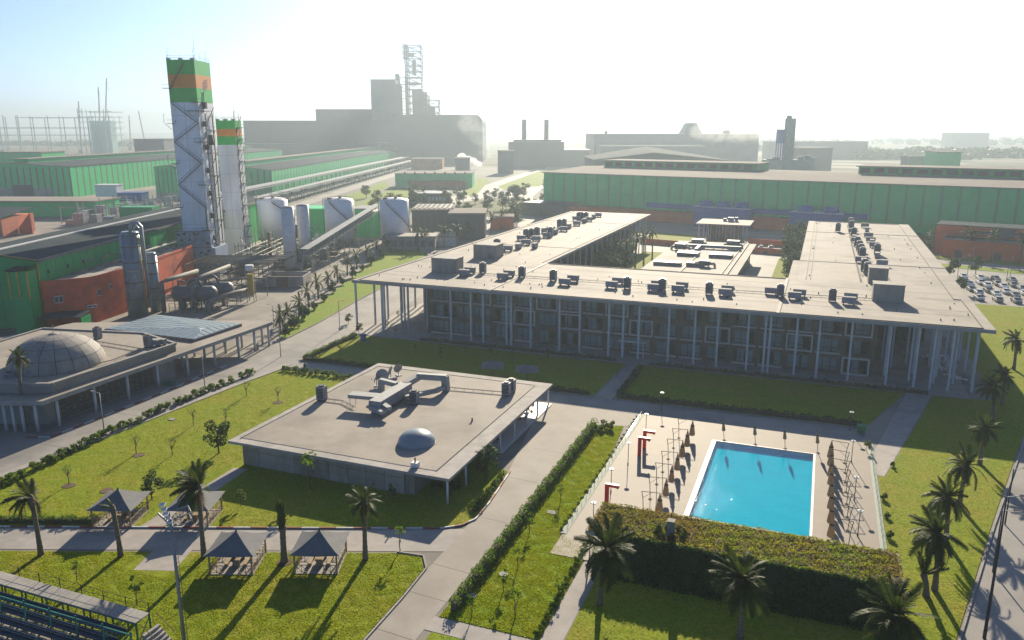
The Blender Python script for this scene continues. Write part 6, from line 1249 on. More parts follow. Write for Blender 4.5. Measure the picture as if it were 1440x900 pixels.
for s_, t_, lab in ((-78.0, 257.5, 'slim white silo standing in front, left of the pair'), (-75.0, 264.5, 'slim white silo standing just behind its twin')):
    t = ithing('silo', lab, 'silo', s_, t_, 'slim white silos'); b = MB(); b.cyl(0, 0, .8, 20.4, 2.1, 2.1, 24); put('shell', b, M['white'], t); b = MB(); b.dome(0, 0, 20.4, 2.1, .6, 24, 4); put('cap', b, M['ac'], t); b = MB(); b.cyl(0, 0, 0, .8, 1.5, n=12); b.tube([(2.2, -.3, 1), (2.2, -.3, 20)], .09, 5); b.cyl(0, 0, 6.0, 6.15, 2.14, n=24); put('skirt', b, M['steel'], t)
# ---- horizontal vessels and big pipes
for s_, t_, lab in ((-85.5, 198.0, 'dark horizontal pressure vessel at the front of the plant yard'), (-83.2, 203.5, 'dark horizontal pressure vessel behind the first one')):
    t = ithing('pressure_vessel', lab, 'vessel', s_, t_, 'pressure vessels'); b = MB(); pts = [(-5.8, 0, 4), (-5.5, 0, 4), (-4.7, 0, 4), (0, 0, 4), (4.7, 0, 4), (5.5, 0, 4), (5.8, 0, 4)]; b.tube(pts, [.5, 1.5, 2.1, 2.1, 2.1, 1.5, .5], 20); put('shell', b, M['vessel'], t)
    b = MB(); [b.box(x - .4, x + .4, -1.6, 1.6, 0, 2.5) for x in (-3.4, 3.4)]; put('saddle', b, M['concrete_dark'], t)
    b = MB(); n = 10; b.tube([(-1.4 + 1.7 * (1 - math.cos(math.pi * k / n)) , -.3, 5.9 + 1.9 * math.sin(math.pi * k / n)) for k in range(n + 1)], .35, 8); b.tube([(-4, 0, 5.8), (-4, 0, 7.2), (-2.4, 0, 7.2)], .3, 8); put('pipe_arch', b, M['vessel'], t)
def pipe(name, lab, pts, r_, m='pipe', legs=True):
    b = MB(); pts = [ind(*p) for p in pts]; b.tube(pts, r_, 10); t = thing(name, lab, 'pipe', (0, 0, 0)); put('pipe', b, M[m], t)
    if legs:
        b = MB()
        for p, q in zip(pts, pts[1:]):
            L = (q - p).length
            for k in range(int(L / 6) + 1): c = p.lerp(q, min(1, (k + .3) * 6 / max(L, 6))); b.bar((c.x, c.y, 0), (c.x, c.y, c.z - r_ * .8), .16) if c.z > 1.2 else None
        if b.v: put('support', b, M['steel'], t)
pipe('large_pipe', 'thick pale elbowed pipe at the left of the dark vessels', [(-92.0, 194, .1), (-92.0, 194, 7.6), (-91.2, 196, 8.0), (-88.5, 208, 8.2)], .55)
pipe('large_pipe', 'thick pale vertical pipe standing before the front vessel', [(-84.6, 194.8, 1), (-84.6, 194.8, 6.8), (-84.0, 200, 8.2), (-82, 214, 8.6)], .5)
pipe('large_pipe', 'long pale pipe running low toward the yellow hose tower', [(-79.6, 191, .5), (-79.4, 192, 3.4), (-77, 204, 3.2), (-75.2, 209, 3.0)], .55)
pipe('large_pipe', 'thin pale pipe crossing the yard behind the vessels', [(-86, 208, 5), (-78, 214, 5), (-72, 214, 5)], .3)
b = MB(); rr = random.Random(12)
for k in range(26):
    x, y = rr.uniform(-92, -78), rr.uniform(190, 215); b.tube([(x, y, 0), (x, y, rr.uniform(1.5, 4)), (x + rr.uniform(-3, 3), y + rr.uniform(-1, 3), rr.uniform(1.5, 4))], rr.uniform(.07, .2), 5)
for k in range(8): x, y = -90 + k * 1.6, 192 + rr.random(); b.bar((x, y, 0), (x, y, 2.6), .1); b.bar((x, y, 2.5), (x + 1.6, y, 2.5), .08); b.bar((x, y, 1.4), (x + 1.6, y, 1.4), .06)
tag(put('yard_pipework', b, M['pipe'], None, (0, 0, 0), IA), 'tangle of thin pipes and rails around the dark vessels', 'pipes')
b = MB()
for x in np.arange(-99, -74, 3.2): b.bar((x, 225, 0), (x, 225, 7), .22); b.bar((x, 240, 0), (x, 240, 7), .22); b.bar((x, 225, 7), (x, 240, 7), .22)
for z in (4.4, 7): [b.bar((-99, y, z), (-74, y, z), .2) for y in (225, 232, 240)]
for k in range(9): y = 225.5 + k * 1.7; b.tube([(-98, y, 7.4), (-74, y, 7.4)], rr.uniform(.12, .32), 6)
for k in range(7): x = -97 + k * 3.4; b.tube([(x, 222, 4.8), (x, 300, 4.8)], rr.uniform(.12, .3), 6)
tag(put('pipe_rack', b, M['pipe'], None, (0, 0, 0), IA), 'pipe rack crossing in front of the two white towers', 'pipe rack')
for k in range(34):
    x, y, h = rr.uniform(-99, -70), rr.uniform(246, 306), rr.uniform(3, 10); rnd_ = k % 3 == 0; sh_ = ('tall thin', 'squat', 'box framed')[0 if rnd_ and h > 6 else 1 if rnd_ else 2]
    t = ithing('process_vessel' if rnd_ else 'process_skid', f'{sh_} grey process unit right of the white towers, {ORD[k]} of the cluster', 'machinery', x, y, 'process units by the white towers'); b = MB()
    if rnd_: b.cyl(0, 0, .4, h, rr.uniform(.5, 1.3), n=12); b.dome(0, 0, h, .8, .5, 12, 3)
    else: b.cbox(0, 0, .5, rr.uniform(1.5, 3.5), rr.uniform(1.5, 3), h * .45)
    put('shell', b, M[rr.choice(('tank', 'silver', 'vessel', 'pipe', 'rust'))], t); b = MB()
    for sx in (-1.9, 1.9):
        for sy in (-1.6, 1.6): b.bar((sx, sy, 0), (sx, sy, h + 1), .14)
    for z in (h * .5, h): [b.bar((-1.9, sy, z), (1.9, sy, z), .12) for sy in (-1.6, 1.6)]; [b.bar((sx, -1.6, z), (sx, 1.6, z), .12) for sx in (-1.9, 1.9)]
    b.bar((-1.9, -1.6, 0), (1.9, -1.6, h * .5), .08); b.bar((1.9, -1.6, h * .5), (-1.9, -1.6, h), .08); put('frame', b, M[rr.choice(('pipe', 'green_steel', 'steel', 'dark_steel'))], t)
    b = MB(); b.tube([(0, 0, h * .4), (3, 0, h * .4), (3.4, rr.uniform(-5, 5), h * .4)], .2, 6); put('pipe', b, M['pipe'], t)
yt = ithing('yellow_hose_tower', 'narrow yellow lattice tower with white box on top at yard corner', 'tower', -74.0, 207); b = MB(); [b.bar((sx, sy, 0), (sx, sy, 8.6), .16) for sx in (-.9, .9) for sy in (-.9, .9)]
for z in np.arange(.5, 8.4, 1.6): [b.bar((-.9, s_ * .9, z), (.9, s_ * .9, z + 1.6), .08) or b.bar((s_ * .9, -.9, z), (s_ * .9, .9, z + 1.6), .08) for s_ in (-1, 1)]
put('frame', b, M['steel'], yt); b = MB(); b.box(-.7, .7, -.7, .7, 2, 7.6); put('panel', b, M['yellow'], yt); b = MB(); b.cyl(0, 0, 8.6, 10, 1.1, n=12); put('drum', b, M['white'], yt)
wb = ithing('concrete_bund', 'low concrete walled enclosure with one brown panel in the plant yard', 'wall', -71.5, 231); b = MB(); b.box(-6, 6, -4, -3.6, 0, 3.2); b.box(-6, -5.6, -3.6, 5, 0, 3.2); b.box(5.6, 6, -3.6, 5, 0, 3.2); b.box(-5.6, 5.6, 4.6, 5, 0, 3.2); put('wall', b, M['concrete'], wb); b = MB(); b.box(-2, 1.4, -4.05, -4.001, .2, 3.1); put('panel', b, M['rust'], wb)
cg = ithing('pipe_bridge', 'long sloping steel pipe bridge on trestles beside the plant road', 'bridge', 0, 0); b = MB(); A, B_ = Vector((-70.0, 246, 6.0)), Vector((-62, 330, 12.5))
for dx in (-1.3, 1.3):
    for dz in (0, 2.3): b.bar(A + Vector((dx, 0, dz)), B_ + Vector((dx, 0, dz)), .22)
    for k in range(22): p, q = A.lerp(B_, k / 22), A.lerp(B_, (k + 1) / 22); b.bar(p + Vector((dx, 0, 0)), q + Vector((dx, 0, 2.3)), .12); b.bar(p + Vector((dx, 0, 0)), p + Vector((dx, 0, 2.3)), .12)
put('truss', b, M['pipe'], cg); b = MB(); [b.tube([A + Vector((dx, 0, .35)), B_ + Vector((dx, 0, .35))], .28, 6) for dx in (-.9, -.2, .5)]; b.bar(A + Vector((0, 0, 2.5)), B_ + Vector((0, 0, 2.5)), 2.9, .15); put('pipe', b, M['duct'], cg)
b = MB(); [[b.bar((A.lerp(B_, f) + Vector((dx, 0, 0))), (A.lerp(B_, f).x + dx * 1.5, A.lerp(B_, f).y, 0), .22) for dx in (-1.3, 1.3)] for f in (.02, .2, .4, .6, .8, .98)]; put('trestle', b, M['steel'], cg)
# ---- far rows of halls on the left
def hall(name, lab, s0, s1, t0, t1_, ze, zr, m_roof, m_wall, panels=0, front=0, mon=True, m2=None):
    h = ithing(name, lab, 'factory hall', 0, 0); shed_prism(h, s0, s1, t0, t1_, ze, zr, m_roof, m_wall)
    if panels: clad(h, s0, s1, t0, t1_, 0, ze - .3, 'side', panels, m_wall, m2 or m_wall, .8)
    if front: clad(h, s0, s1, t0, t1_, 0, ze - .2, 'front', front, m_wall, m2 or m_wall, .75)
    if mon:
        xr_ = (s0 + s1) / 2; b = MB(); b.box(xr_ - 5, xr_ + 5, t0 + 12, t1_ - 12, zr - 1.0, zr + 2.6); mn = put('roof_monitor', b, m_wall, h); b = MB(); b.box(xr_ - 5.8, xr_ + 5.8, t0 + 11, t1_ - 11, zr + 2.602, zr + 3.0); put('monitor_roof', b, M['cream_roof'], mn)
    return h
hA = hall('factory_hall', 'long green factory hall at far left with pale roof monitor', -392, -311, 541, 1020, 20.6, 22.8, M['dark_roof'], M['green_clad2'], 60, 18, True, M['lilac_clad'])
b = MB(); b.box(-352, -338, 540.6, 540.86, 0, 8.5); put('gate', b, M['dark_clad'], hA); b = MB(); b.box(-366, -353, 540.6, 540.85, 0, 6.5); b.box(-337, -325, 540.6, 540.85, 0, 6.5); put('brick_base', b, M['concrete_light'], hA)
hB = hall('factory_hall', 'long green factory hall behind the white towers with hazy ribbed side', -232, -178, 556, 1100, 17.6, 20.5, M['dark_roof'], M['green_clad2'], 70, 12, True, M['lilac_clad'])
hC = hall('factory_hall', 'narrow green hall end with brown base left of the tallest tower', -243, -228.5, 519, 640, 21.5, 22.4, M['dark_roof'], M['green_clad2'], 0, 5, False, M['lilac_clad'])
b = MB(); b.box(-243, -228.6, 518.5, 518.85, 0, 5); put('brick_base', b, M['concrete_light'], hC)
lf = ithing('flat_shed', 'low open shed with long pale flat roof at the left edge', 'shed', -262, 430); b = MB(); b.box(-60, 34, -14, 14, 8.0, 8.6); put('roof', b, M['cream_roof'], lf); b = MB(); b.box(-60, 33, -12, 13, 0, 7.98); put('wall', b, M['green_clad2'], lf)
of = ithing('orange_workshop', 'low orange workshop with grey roof at the left edge behind shed', 'building', -233, 345); b = MB(); b.box(-50, 7, -9, 14, 0, 8.0); put('wall', b, surf('salmon_render', (.62, .20, .11), (.54, .17, .09), .4, .8), of); b = MB(); b.add([(-50.5, -9.5, 8.0), (7.4, -9.5, 8.0), (7.4, 14.5, 10.5), (-50.5, 14.5, 10.5), (-50.5, -9.5, 8.3), (7.4, -9.5, 8.3), (7.4, 14.5, 10.8), (-50.5, 14.5, 10.8)], [(0, 3, 2, 1), (4, 5, 6, 7), (0, 1, 5, 4), (1, 2, 6, 5), (2, 3, 7, 6), (3, 0, 4, 7)]); put('roof', b, M['dark_roof'], of)
b = MB(); [b.box(x, x + 2.6, -9.06, -9.001, .3, 3.2) for x in np.arange(-48, 4, 4.4)]; put('opening', b, M['frame_dark'], of); b = MB(); b.add([(7.2, 2, 0), (13, 2, 0), (13, 2, 9.5), (7.2, 2, 3), (7.2, 3, 0), (13, 3, 0), (13, 3, 9.5), (7.2, 3, 3)], [(0, 1, 2, 3), (7, 6, 5, 4), (3, 2, 6, 7), (1, 5, 6, 2)]); put('end_wall', b, M['orange'], of)
b = MB(); rr = random.Random(21)
for k in range(150):
    x, y, h = rr.uniform(-232, -150), rr.uniform(375, 500), rr.uniform(3, 11); b.bar((x, y, 0), (x, y, h), .35)
    if k % 2: b.bar((x, y, h * .9), (x + rr.uniform(4, 14), y, h * .9), .3)
    else: b.bar((x, y, h * .6), (x, y + rr.uniform(4, 12), h * .6), .3)
    if k % 4 == 0: b.cbox(x, y, 0, rr.uniform(2, 6), rr.uniform(2, 5), h * .6)
tag(put('substation', b, M['steel'], None, (0, 0, 0), IA), 'dense grey steel frames of a substation behind the dark roofed shed', 'substation')
b = MB(); b.cbox(0, 0, 0, 16, 8, 9); tag(put('green_kiosk', b, M['green_clad'], None, ind(-188, 382), IA), 'bright green kiosk block amid the substation frames', 'kiosk'); b = MB(); b.cbox(0, 0, 0, 9, 8, 6); b.cbox(0, 0, 6, 9.4, 8.4, .3); tag(put('red_container', b, M['orange'], None, ind(-172, 392), IA), 'red block standing right of the green kiosk', 'container')
b = MB(); b.cbox(0, 0, 0, 22, 10, 5); b.cbox(0, 0, 5, 22.6, 10.6, .4); tag(put('blue_store', b, M['blue'], None, ind(-262, 520), IA), 'blue box building before the far green hall', 'building'); b = MB(); b.cbox(0, 0, 0, 14, 9, 10); b.cbox(0, 0, 10, 14.6, 9.6, .5); tag(put('white_store', b, M['white'], None, ind(-274, 519), IA), 'white box building before the far green hall', 'building')
# elevated pipe racks along the strip road
for s0, s1, z0_, lab in ((-172, -163.5, 10.5, 'long pale elevated pipe rack beside hall running into distance'), (-158, -152, 7.0, 'lower pipe rack beside the strip road running into distance')):
    r_ = ithing('elevated_rack', lab, 'pipe rack', 0, 0); b = MB(); [b.bar((x, 420 if s0 < -165 else 330, z0_), (x + 10, 1060, z0_), .7, .7) for x in (s0, s1)]; b.bar(((s0 + s1) / 2, 420 if s0 < -165 else 330, z0_ + .8), ((s0 + s1) / 2 + 10, 1060, z0_ + .8), abs(s1 - s0), .25); put('deck', b, M['duct'], r_); b = MB(); [b.bar((x + 10 * (y - 420) / 640, y, 0), (x + 10 * (y - 420) / 640, y, z0_), .45) for y in np.arange(430 if s0 < -165 else 340, 1060, 15) for x in (s0, s1)]; put('post', b, M['steel'], r_)
sheet('strip_road', S2([ind(-147, 330), ind(-138, 330), ind(-128, 1060), ind(-142, 1060)]), .033, M['road'])
sheet('works_road', [(-118, 325), (-137, 318), (-195, 420), (-228, 440), (-270, 640), (-320, 900), (-298, 900), (-246, 640), (-205, 445), (-160, 400)], .036, M['road'])
sheet('hall_road', [(-139, 330), (-118, 326), (-150, 420), (-188, 520), (-250, 760), (-330, 1080), (-360, 1080), (-272, 760), (-214, 540)], .04, M['drive'])
def greenpatch(pix, m='lawn2', z=.055): lawn([(at(x, y).x, at(x, y).y) for x, y in pix], z=z, m=m)
greenpatch(((600, 312), (745, 300), (735, 276), (655, 283)), 'scrub'); greenpatch(((706, 312), (750, 282), (742, 279), (700, 303))); greenpatch(((475, 300), (545, 268), (600, 262), (575, 300))); greenpatch(((700, 262), (760, 240), (790, 236), (760, 262), (705, 266))); greenpatch(((470, 282), (540, 255), (548, 262), (500, 286)), 'lawn2'); greenpatch(((640, 274), (665, 262), (672, 250), (690, 252), (668, 276)))
# ---- mid-ground low buildings
def block(name, lab, px0, px1, py, h, dep, m, m_roof, cat='building', extra=None, grp=None, rz=IA):
    a, c = at(px0, py), at(px1, py); L = (c - a).length; ang = math.atan2(c.y - a.y, c.x - a.x); t = thing(name, lab, cat, a, ang, grp); b = MB(); b.box(0, L, 0, dep, 0, h); put('wall', b, m, t); b = MB(); b.box(-.4, L + .4, -.4, dep + .4, h + .002, h + .45); put('roof', b, m_roof, t)
    if extra: extra(t, L, dep, h)
    return t
def wins(n_, m=None, h0=.3, h1=.75, name='window'):
    def f(t, L, dep, h):
        b = MB(); b.box(-.42 * L / n_, .42 * L / n_ * .6, -.06, -.005, h * h0, h * h1); me = b.mesh(name, m or M['frame_dark'])
        for k in range(n_): put(name, me, None, t, ((k + .5) * L / n_, 0, 0))
    return f
block('green_depot', 'low green and red depot with white roof beyond the tanks', 556, 664, 264, 11, 40, M['green_clad2'], M['cream_roof'], extra=lambda t, L, d, h: (clad(t, L * .18, L * .92, -1.6, 0, 0, h * .48, 'front', 14, M['orange'], M['orange'], .9), [put('roof_post', (lambda b: b.box(L * f, L * f + 1.2, -1, 0, h, h + 1.6) and b)(MB()), M['dark_clad'], t) for f in np.arange(.12, .95, .13)], put('lean_to_roof', (lambda b: b.box(L * .16, L * .8, -3, -.41, h * .5, h * .54) and b)(MB()), M['cream_roof'], t)))
block('grey_office', 'long grey office block with rows of pale windows beyond tanks', 575, 628, 289, 7, 22, M['vessel'], M['vessel'], extra=wins(10, M['white'], .25, .7))
block('workshop', 'dark workshop with striped skylight roof behind the third tank', 580, 636, 331, 11, 26, M['dark_clad'], M['cream_roof'], extra=lambda t, L, d, h: (wins(6)(t, L, d, h), [put('skylight', (lambda b: b.box(L * k / 8 + .4, L * (k + .6) / 8, 3, d - 3, h + .453, h + .7) and b)(MB()), M['dark_clad'], t) for k in range(8)]))
block('workshop', 'dark workshop with plain pale roof left of the wing roof', 632, 682, 338, 11, 22, M['dark_clad'], M['cream_roof'], extra=wins(5)); block('red_store', 'low red store with white roof just beyond the left wing roof', 690, 722, 324, 6, 12, M['orange'], M['cream_roof']); block('white_store', 'small white loading shed in front of the workshops', 608, 640, 346, 3.5, 14, M['white'], M['cream_roof'])
block('service_building', 'long concrete service building under the tanks with dark openings', 540, 612, 352, 5, 10, M['concrete'], M['concrete'], extra=wins(7)); block('green_store', 'green clad store between the first two tanks', 425, 462, 334, 12, 14, M['green_clad'], M['green_clad2']); block('green_store', 'green clad store with grey gable between last two tanks', 498, 540, 334, 12, 14, M['green_clad'], M['grey_clad'])
block('parasol_shop', 'pale blue tent like roof among trees beyond the tanks', 597, 616, 322, 4, 9, M['blue'], surf('sky_blue_cloth', (.20, .45, .62), None), 'tent'); block('red_far_store', 'far red store with white roof beyond the depot', 578, 622, 238, 12, 30, M['orange'], M['cream_roof'])
# ---- the long green hall on the right
HA, HB_ = Vector((-145.0, 419.6, 0)), Vector((74.4, 371.3, 0)); hang = math.atan2(HB_.y - HA.y, HB_.x - HA.x)
gh = thing('long_green_hall', 'very long green hall with pale roof and two dark roof monitors', 'factory hall', HA, hang); HL, HD, HHT = 420.0, 96.0, 22.5
b = MB(); b.box(0, HL, 0, HD, 0, HHT - .4); put('wall', b, M['green_clad2'], gh); b = MB(); b.add([(-1, -1, HHT - .4), (HL, -1, HHT - .4), (HL, HD + 1, HHT - .4), (-1, HD + 1, HHT - .4), (-1, -1, HHT), (HL, -1, HHT), (HL, HD / 2, HHT + 1.6), (-1, HD / 2, HHT + 1.6), (-1, HD + 1, HHT), (HL, HD + 1, HHT)], [(0, 3, 2, 1), (0, 1, 5, 4), (4, 5, 6, 7), (7, 6, 9, 8), (0, 4, 7, 8, 3), (1, 2, 9, 6, 5), (2, 3, 8, 9)]); put('roof', b, M['cream_roof'], gh)
clad(gh, 0, HL, 0, HD, 5.0, HHT - .45, 'front', 62, M['green_clad2'], surf('pale_cladding_strip', (.05, .36, .17), (.045, .31, .145), .3, .5), .86)
for x0, x1, lab in ((14, 104, 0), (154, 420, 1)):
    b = MB(); b.box(x0, x1, 45, 66, HHT + .6, HHT + 5.0); mn = put('roof_monitor', b, M['green_clad'], gh); b = MB(); b.box(x0 - 1, x1 + 1, 43.8, 67.2, HHT + 5.002, HHT + 5.5); put('monitor_roof', b, M['cream_roof'], mn)
    b = MB(); [b.box(x + .8, x + 5.2, 44.9, 44.996, HHT + 2.2, HHT + 4.4) for x in np.arange(x0, x1 - 5, 6.3)]; put('louvre', b, M['dark_roof'], mn)
b = MB(); b.box(-4, 22, -16, -.13, 0, 7.0); put('annexe', b, M['dark_clad'], gh); b = MB(); b.box(22.2, 60, -12, -.14, 0, 5.6); put('annexe', b, M['orange_far'], gh); b = MB(); b.box(60.2, 150, -6, -.15, 0, 5.2); put('annexe', b, M['orange_far'], gh)
b = MB(); b.box(62, 168, -.5, -.125, 6.4, 8.8); put('blue_band', b, M['blue'], gh)
for i, (x0, x1, n_) in enumerate(((93, 119, 3), (138, 160, 2))):
    t = thing('cooling_unit', ('large blue cooling unit with three fan stacks before the green hall', 'large blue cooling unit with two fan stacks before the green hall')[i], 'cooling tower', HA + Vector((math.cos(hang) * x0 + math.sin(hang) * 14, math.sin(hang) * x0 - math.cos(hang) * 14, 0)), hang, 'blue cooling units'); L = x1 - x0
    b = MB(); b.box(0, L, 0, 9, 0, 9.3); put('casing', b, M['blue'], t); b = MB(); b.box(-.3, L + .3, -.3, 9.3, 9.302, 9.6); put('deck', b, M['white'], t)
    for k in range(n_): b = MB(); b.cyl((k + .5) * L / n_, 4.5, 9.6, 12.0, 3.3, 2.9, 20); put('fan_stack', b, M['blue'], t)
orb = thing('orange_hall_annexe', 'orange two stage annexe with blue roof and palms before green hall', 'building', at(1325, 361), math.atan2(at(1440, 370).y - at(1325, 361).y, at(1440, 370).x - at(1325, 361).x)); b = MB(); b.box(0, 110, 0, 10, 0, 6.4); b.box(-4, 110, 10.01, 24, 0, 10.5); put('wall', b, M['orange_far'], orb); b = MB(); b.box(-.4, 110, -.4, 9.98, 6.402, 6.7); b.box(-4.4, 110, 9.99, 24, 10.502, 10.8); put('roof', b, M['dark_roof'], orb); b = MB(); [b.box(x, x + 2.2, -.07, -.006, 0, 2.8) for x in (4, 16, 27, 38, 50)]; put('door', b, M['frame_dark'], orb); b = MB(); b.box(8, 60, 9.9, 10.0, 8.0, 9.0); b.box(14, 21, 9.7, 9.89, 7, 10.3); put('window_band', b, M['dark_clad'], orb)
sheet('annexe_road', [(36, 314), (130, 288), (131, 296), (37, 322)][::1], .034, M['road']) if False else sheet('annexe_road', [(36, 308), (124, 285), (126, 294), (36, 317)], .034, M['road'])
b = MB(); b.box(0, 60, -.1, .1, 0, 2.2); tag(put('red_wall', b, M['orange_far'], None, at(900, 342), hang), 'low red boundary wall before the green hall left', 'wall'); b = MB(); b.box(0, 62, -.1, .1, 0, 2.4); tag(put('red_wall', b, M['orange_far'], None, at(1052, 343), hang), 'low red boundary wall right of the entrance pavilion', 'wall')
# ================================================================== FAR WORKS
def fblock(name, lab, cat, px0, px1, dist, z0, z1, dep, m, grp=None, rnd_r=0):
    """block at a depth `dist` along the view axis, between two photo columns"""
    def pt(px): a = (px - 720) / FOC; r_ = a * (dist * .9723 + 7); return Vector((r_ * math.cos(YAW) - dist * math.sin(YAW), r_ * math.sin(YAW) + dist * math.cos(YAW), 0))
    a, c = pt(px0), pt(px1); L = (c - a).length; t = thing(name, lab, cat, a, YAW, grp); return t, L
def zof(py, dist): return CAM_H + (183 - py) * dist / 1141.0 * 1.0
D1 = 1180
t, L = fblock('steel_melt_shop', 'huge hazy dark steel plant building with rounded right shoulder', 'factory', 345, 679, D1, 0, 0, 0, M['dark_clad'])
zt = zof(168, D1); zr = zof(162, D1); xs = lambda px: L * (px - 345) / (679 - 345)
b = MB(); b.box(0, xs(560), 0, 160, 0, zof(170, D1)); put('west_hall', b, M['dark_clad'], t)
b = MB(); n = 10; pr = [(xs(555), 0), (xs(679), 0)] + [(xs(679) - 9 * (1 - math.cos(math.pi / 2 * k / n)), zr - 14 + 14 * math.sin(math.pi / 2 * k / n)) for k in range(n + 1)] + [(xs(555), zr)]
V = [(x, -8, z) for x, z in pr] + [(x, 170, z) for x, z in pr]; m_ = len(pr); b.add(V, [tuple(range(m_)), tuple(range(m_, 2 * m_))[::-1]] + [(k, m_ + k, m_ + (k + 1) % m_, (k + 1) % m_) for k in range(m_)]); put('east_hall', b, M['dark_clad'], t)
b = MB(); b.box(xs(518), xs(553), 40, 90, zof(170, D1), zof(112, D1)); b.box(xs(553), xs(558), 40, 80, zof(170, D1), zof(119, D1)); put('tower_block', b, M['grey_clad'], t)
b = MB(); b.box(xs(433), xs(518), 60, 120, zof(170, D1), zof(153, D1)); put('upper_storey', b, M['dark_clad'], t)
b = MB(); b.box(xs(384), xs(556), -30, -.5, 0, zof(205, D1)); put('lean_to', b, M['dark_clad'], t); b = MB(); b.box(xs(345), xs(430), -60, -20, zof(201, D1), zof(200, D1)); b.box(xs(515), xs(552), -60, -40, zof(200, D1), zof(199, D1)); put('roof_strip', b, M['cream_roof'], t)
b = MB(); b.box(xs(541), xs(545), -60, -56, 0, zof(198, D1)); put('stack', b, M['grey_clad'], t)
# lattice reactor tower
D2 = 1260; t, L = fblock('reactor_tower', 'very tall hazy lattice reactor tower with stepped frames at its foot', 'tower', 558, 618, D2, 0, 0, 0, M['dark_clad']); xs = lambda px: L * (px - 558) / 60.0
def frame(b, x0, x1, y0, y1, zs, w_):
    for x in (x0, x1):
        for y in (y0, y1): b.bar((x, y, zs[0]), (x, y, zs[-1]), w_)
    for z0_, z1_ in zip(zs, zs[1:]):
        for y in (y0, y1): b.bar((x0, y, z1_), (x1, y, z1_), w_ * .9); b.bar((x0, y, z0_), (x1, y, z1_), w_ * .55); b.bar((x1, y, z0_), (x0, y, z1_), w_ * .55)
        for x in (x0, x1): b.bar((x, y0, z1_), (x, y1, z1_), w_ * .9); b.bar((x, y0, z0_), (x, y1, z1_), w_ * .55)
b = MB(); zs = [0] + [zof(y_, D2) for y_ in (165, 155, 146, 137, 128, 120, 112, 104, 96, 87, 78, 70)]; frame(b, xs(573), xs(595), 0, 24, zs, 1.5); frame(b, xs(573), xs(576), 0, 24, zs, 1.2)
frame(b, xs(570), xs(575), 4, 20, [zof(y_, D2) for y_ in (88, 80, 72, 68)], 1.0); frame(b, xs(563), xs(574), 2, 22, [0] + [zof(y_, D2) for y_ in (160, 150, 140, 130, 121, 111)], 1.0); frame(b, xs(594), xs(604), 2, 22, [0] + [zof(y_, D2) for y_ in (160, 148, 136)], 1.2); frame(b, xs(600), xs(618), 2, 26, [0] + [zof(y_, D2) for y_ in (160, 151, 142)], 1.4); put('lattice_frame', b, M['dark_clad'], t)
b = MB(); b.box(xs(582), xs(587), 8, 16, zof(108, D2), zof(88, D2)); b.box(xs(576), xs(585), 6, 18, zof(84, D2), zof(79, D2)); b.box(xs(581), xs(596), 6, 18, 0, zof(128, D2)); b.cyl((xs(597)), 12, 0, zof(131, D2), 9, 6, 12); b.box(xs(598), xs(612), 8, 20, 0, zof(150, D2)); b.box(xs(578), xs(590), 6, 18, zof(122, D2), zof(118, D2)); put('reactor_shaft', b, M['dark_clad'], t)
b = MB(); b.bar((xs(561), 10, 0), (xs(561), 10, zof(107, D2)), 6.5); put('lift_shaft', b, M['dark_clad'], t)
# construction skeleton and cranes, far left
D3 = 1550; t, L = fblock('steel_skeleton', 'green steel frame of a building under construction in the haze', 'steel frame', -20, 160, D3, 0, 0, 0, M['green_steel']); xs = lambda px: L * (px + 20) / 180.0
b = MB(); m_g = surf('primer_green_steel', (.30, .52, .45), (.26, .46, .40), .1, .6)
for i, px in enumerate((-15, 10, 13, 30, 51, 72, 94, 115, 128, 135, 150, 158)):
    for y in (0, 40): b.bar((xs(px), y, 0), (xs(px), y, zof(163 if i % 2 else 165, D3)), 1.3 if px < 120 else 1.0)
for y in (0, 40):
    b.bar((xs(30), y, zof(166, D3)), (xs(122), y, zof(166, D3)), 1.1); b.bar((xs(-20), y, zof(180, D3)), (xs(158), y, zof(180, D3)), 1.6); b.bar((xs(-20), y, zof(190, D3)), (xs(120), y, zof(190, D3)), 1.0)
for px in range(115, 160, 6):
    for z_ in (158, 165, 172, 180, 190): b.bar((xs(px), 0, zof(z_, D3)), (xs(px + 6), 0, zof(z_, D3)), 1.1); b.bar((xs(px), 40, zof(z_, D3)), (xs(px + 6), 40, zof(z_, D3)), 1.1)
    b.bar((xs(px), 0, 0), (xs(px), 0, zof(153 + (px % 5), D3)), 1.1)
b.box(xs(125), xs(152), 15, 40, 0, zof(170, D3)); put('steel_frame', b, m_g, t)
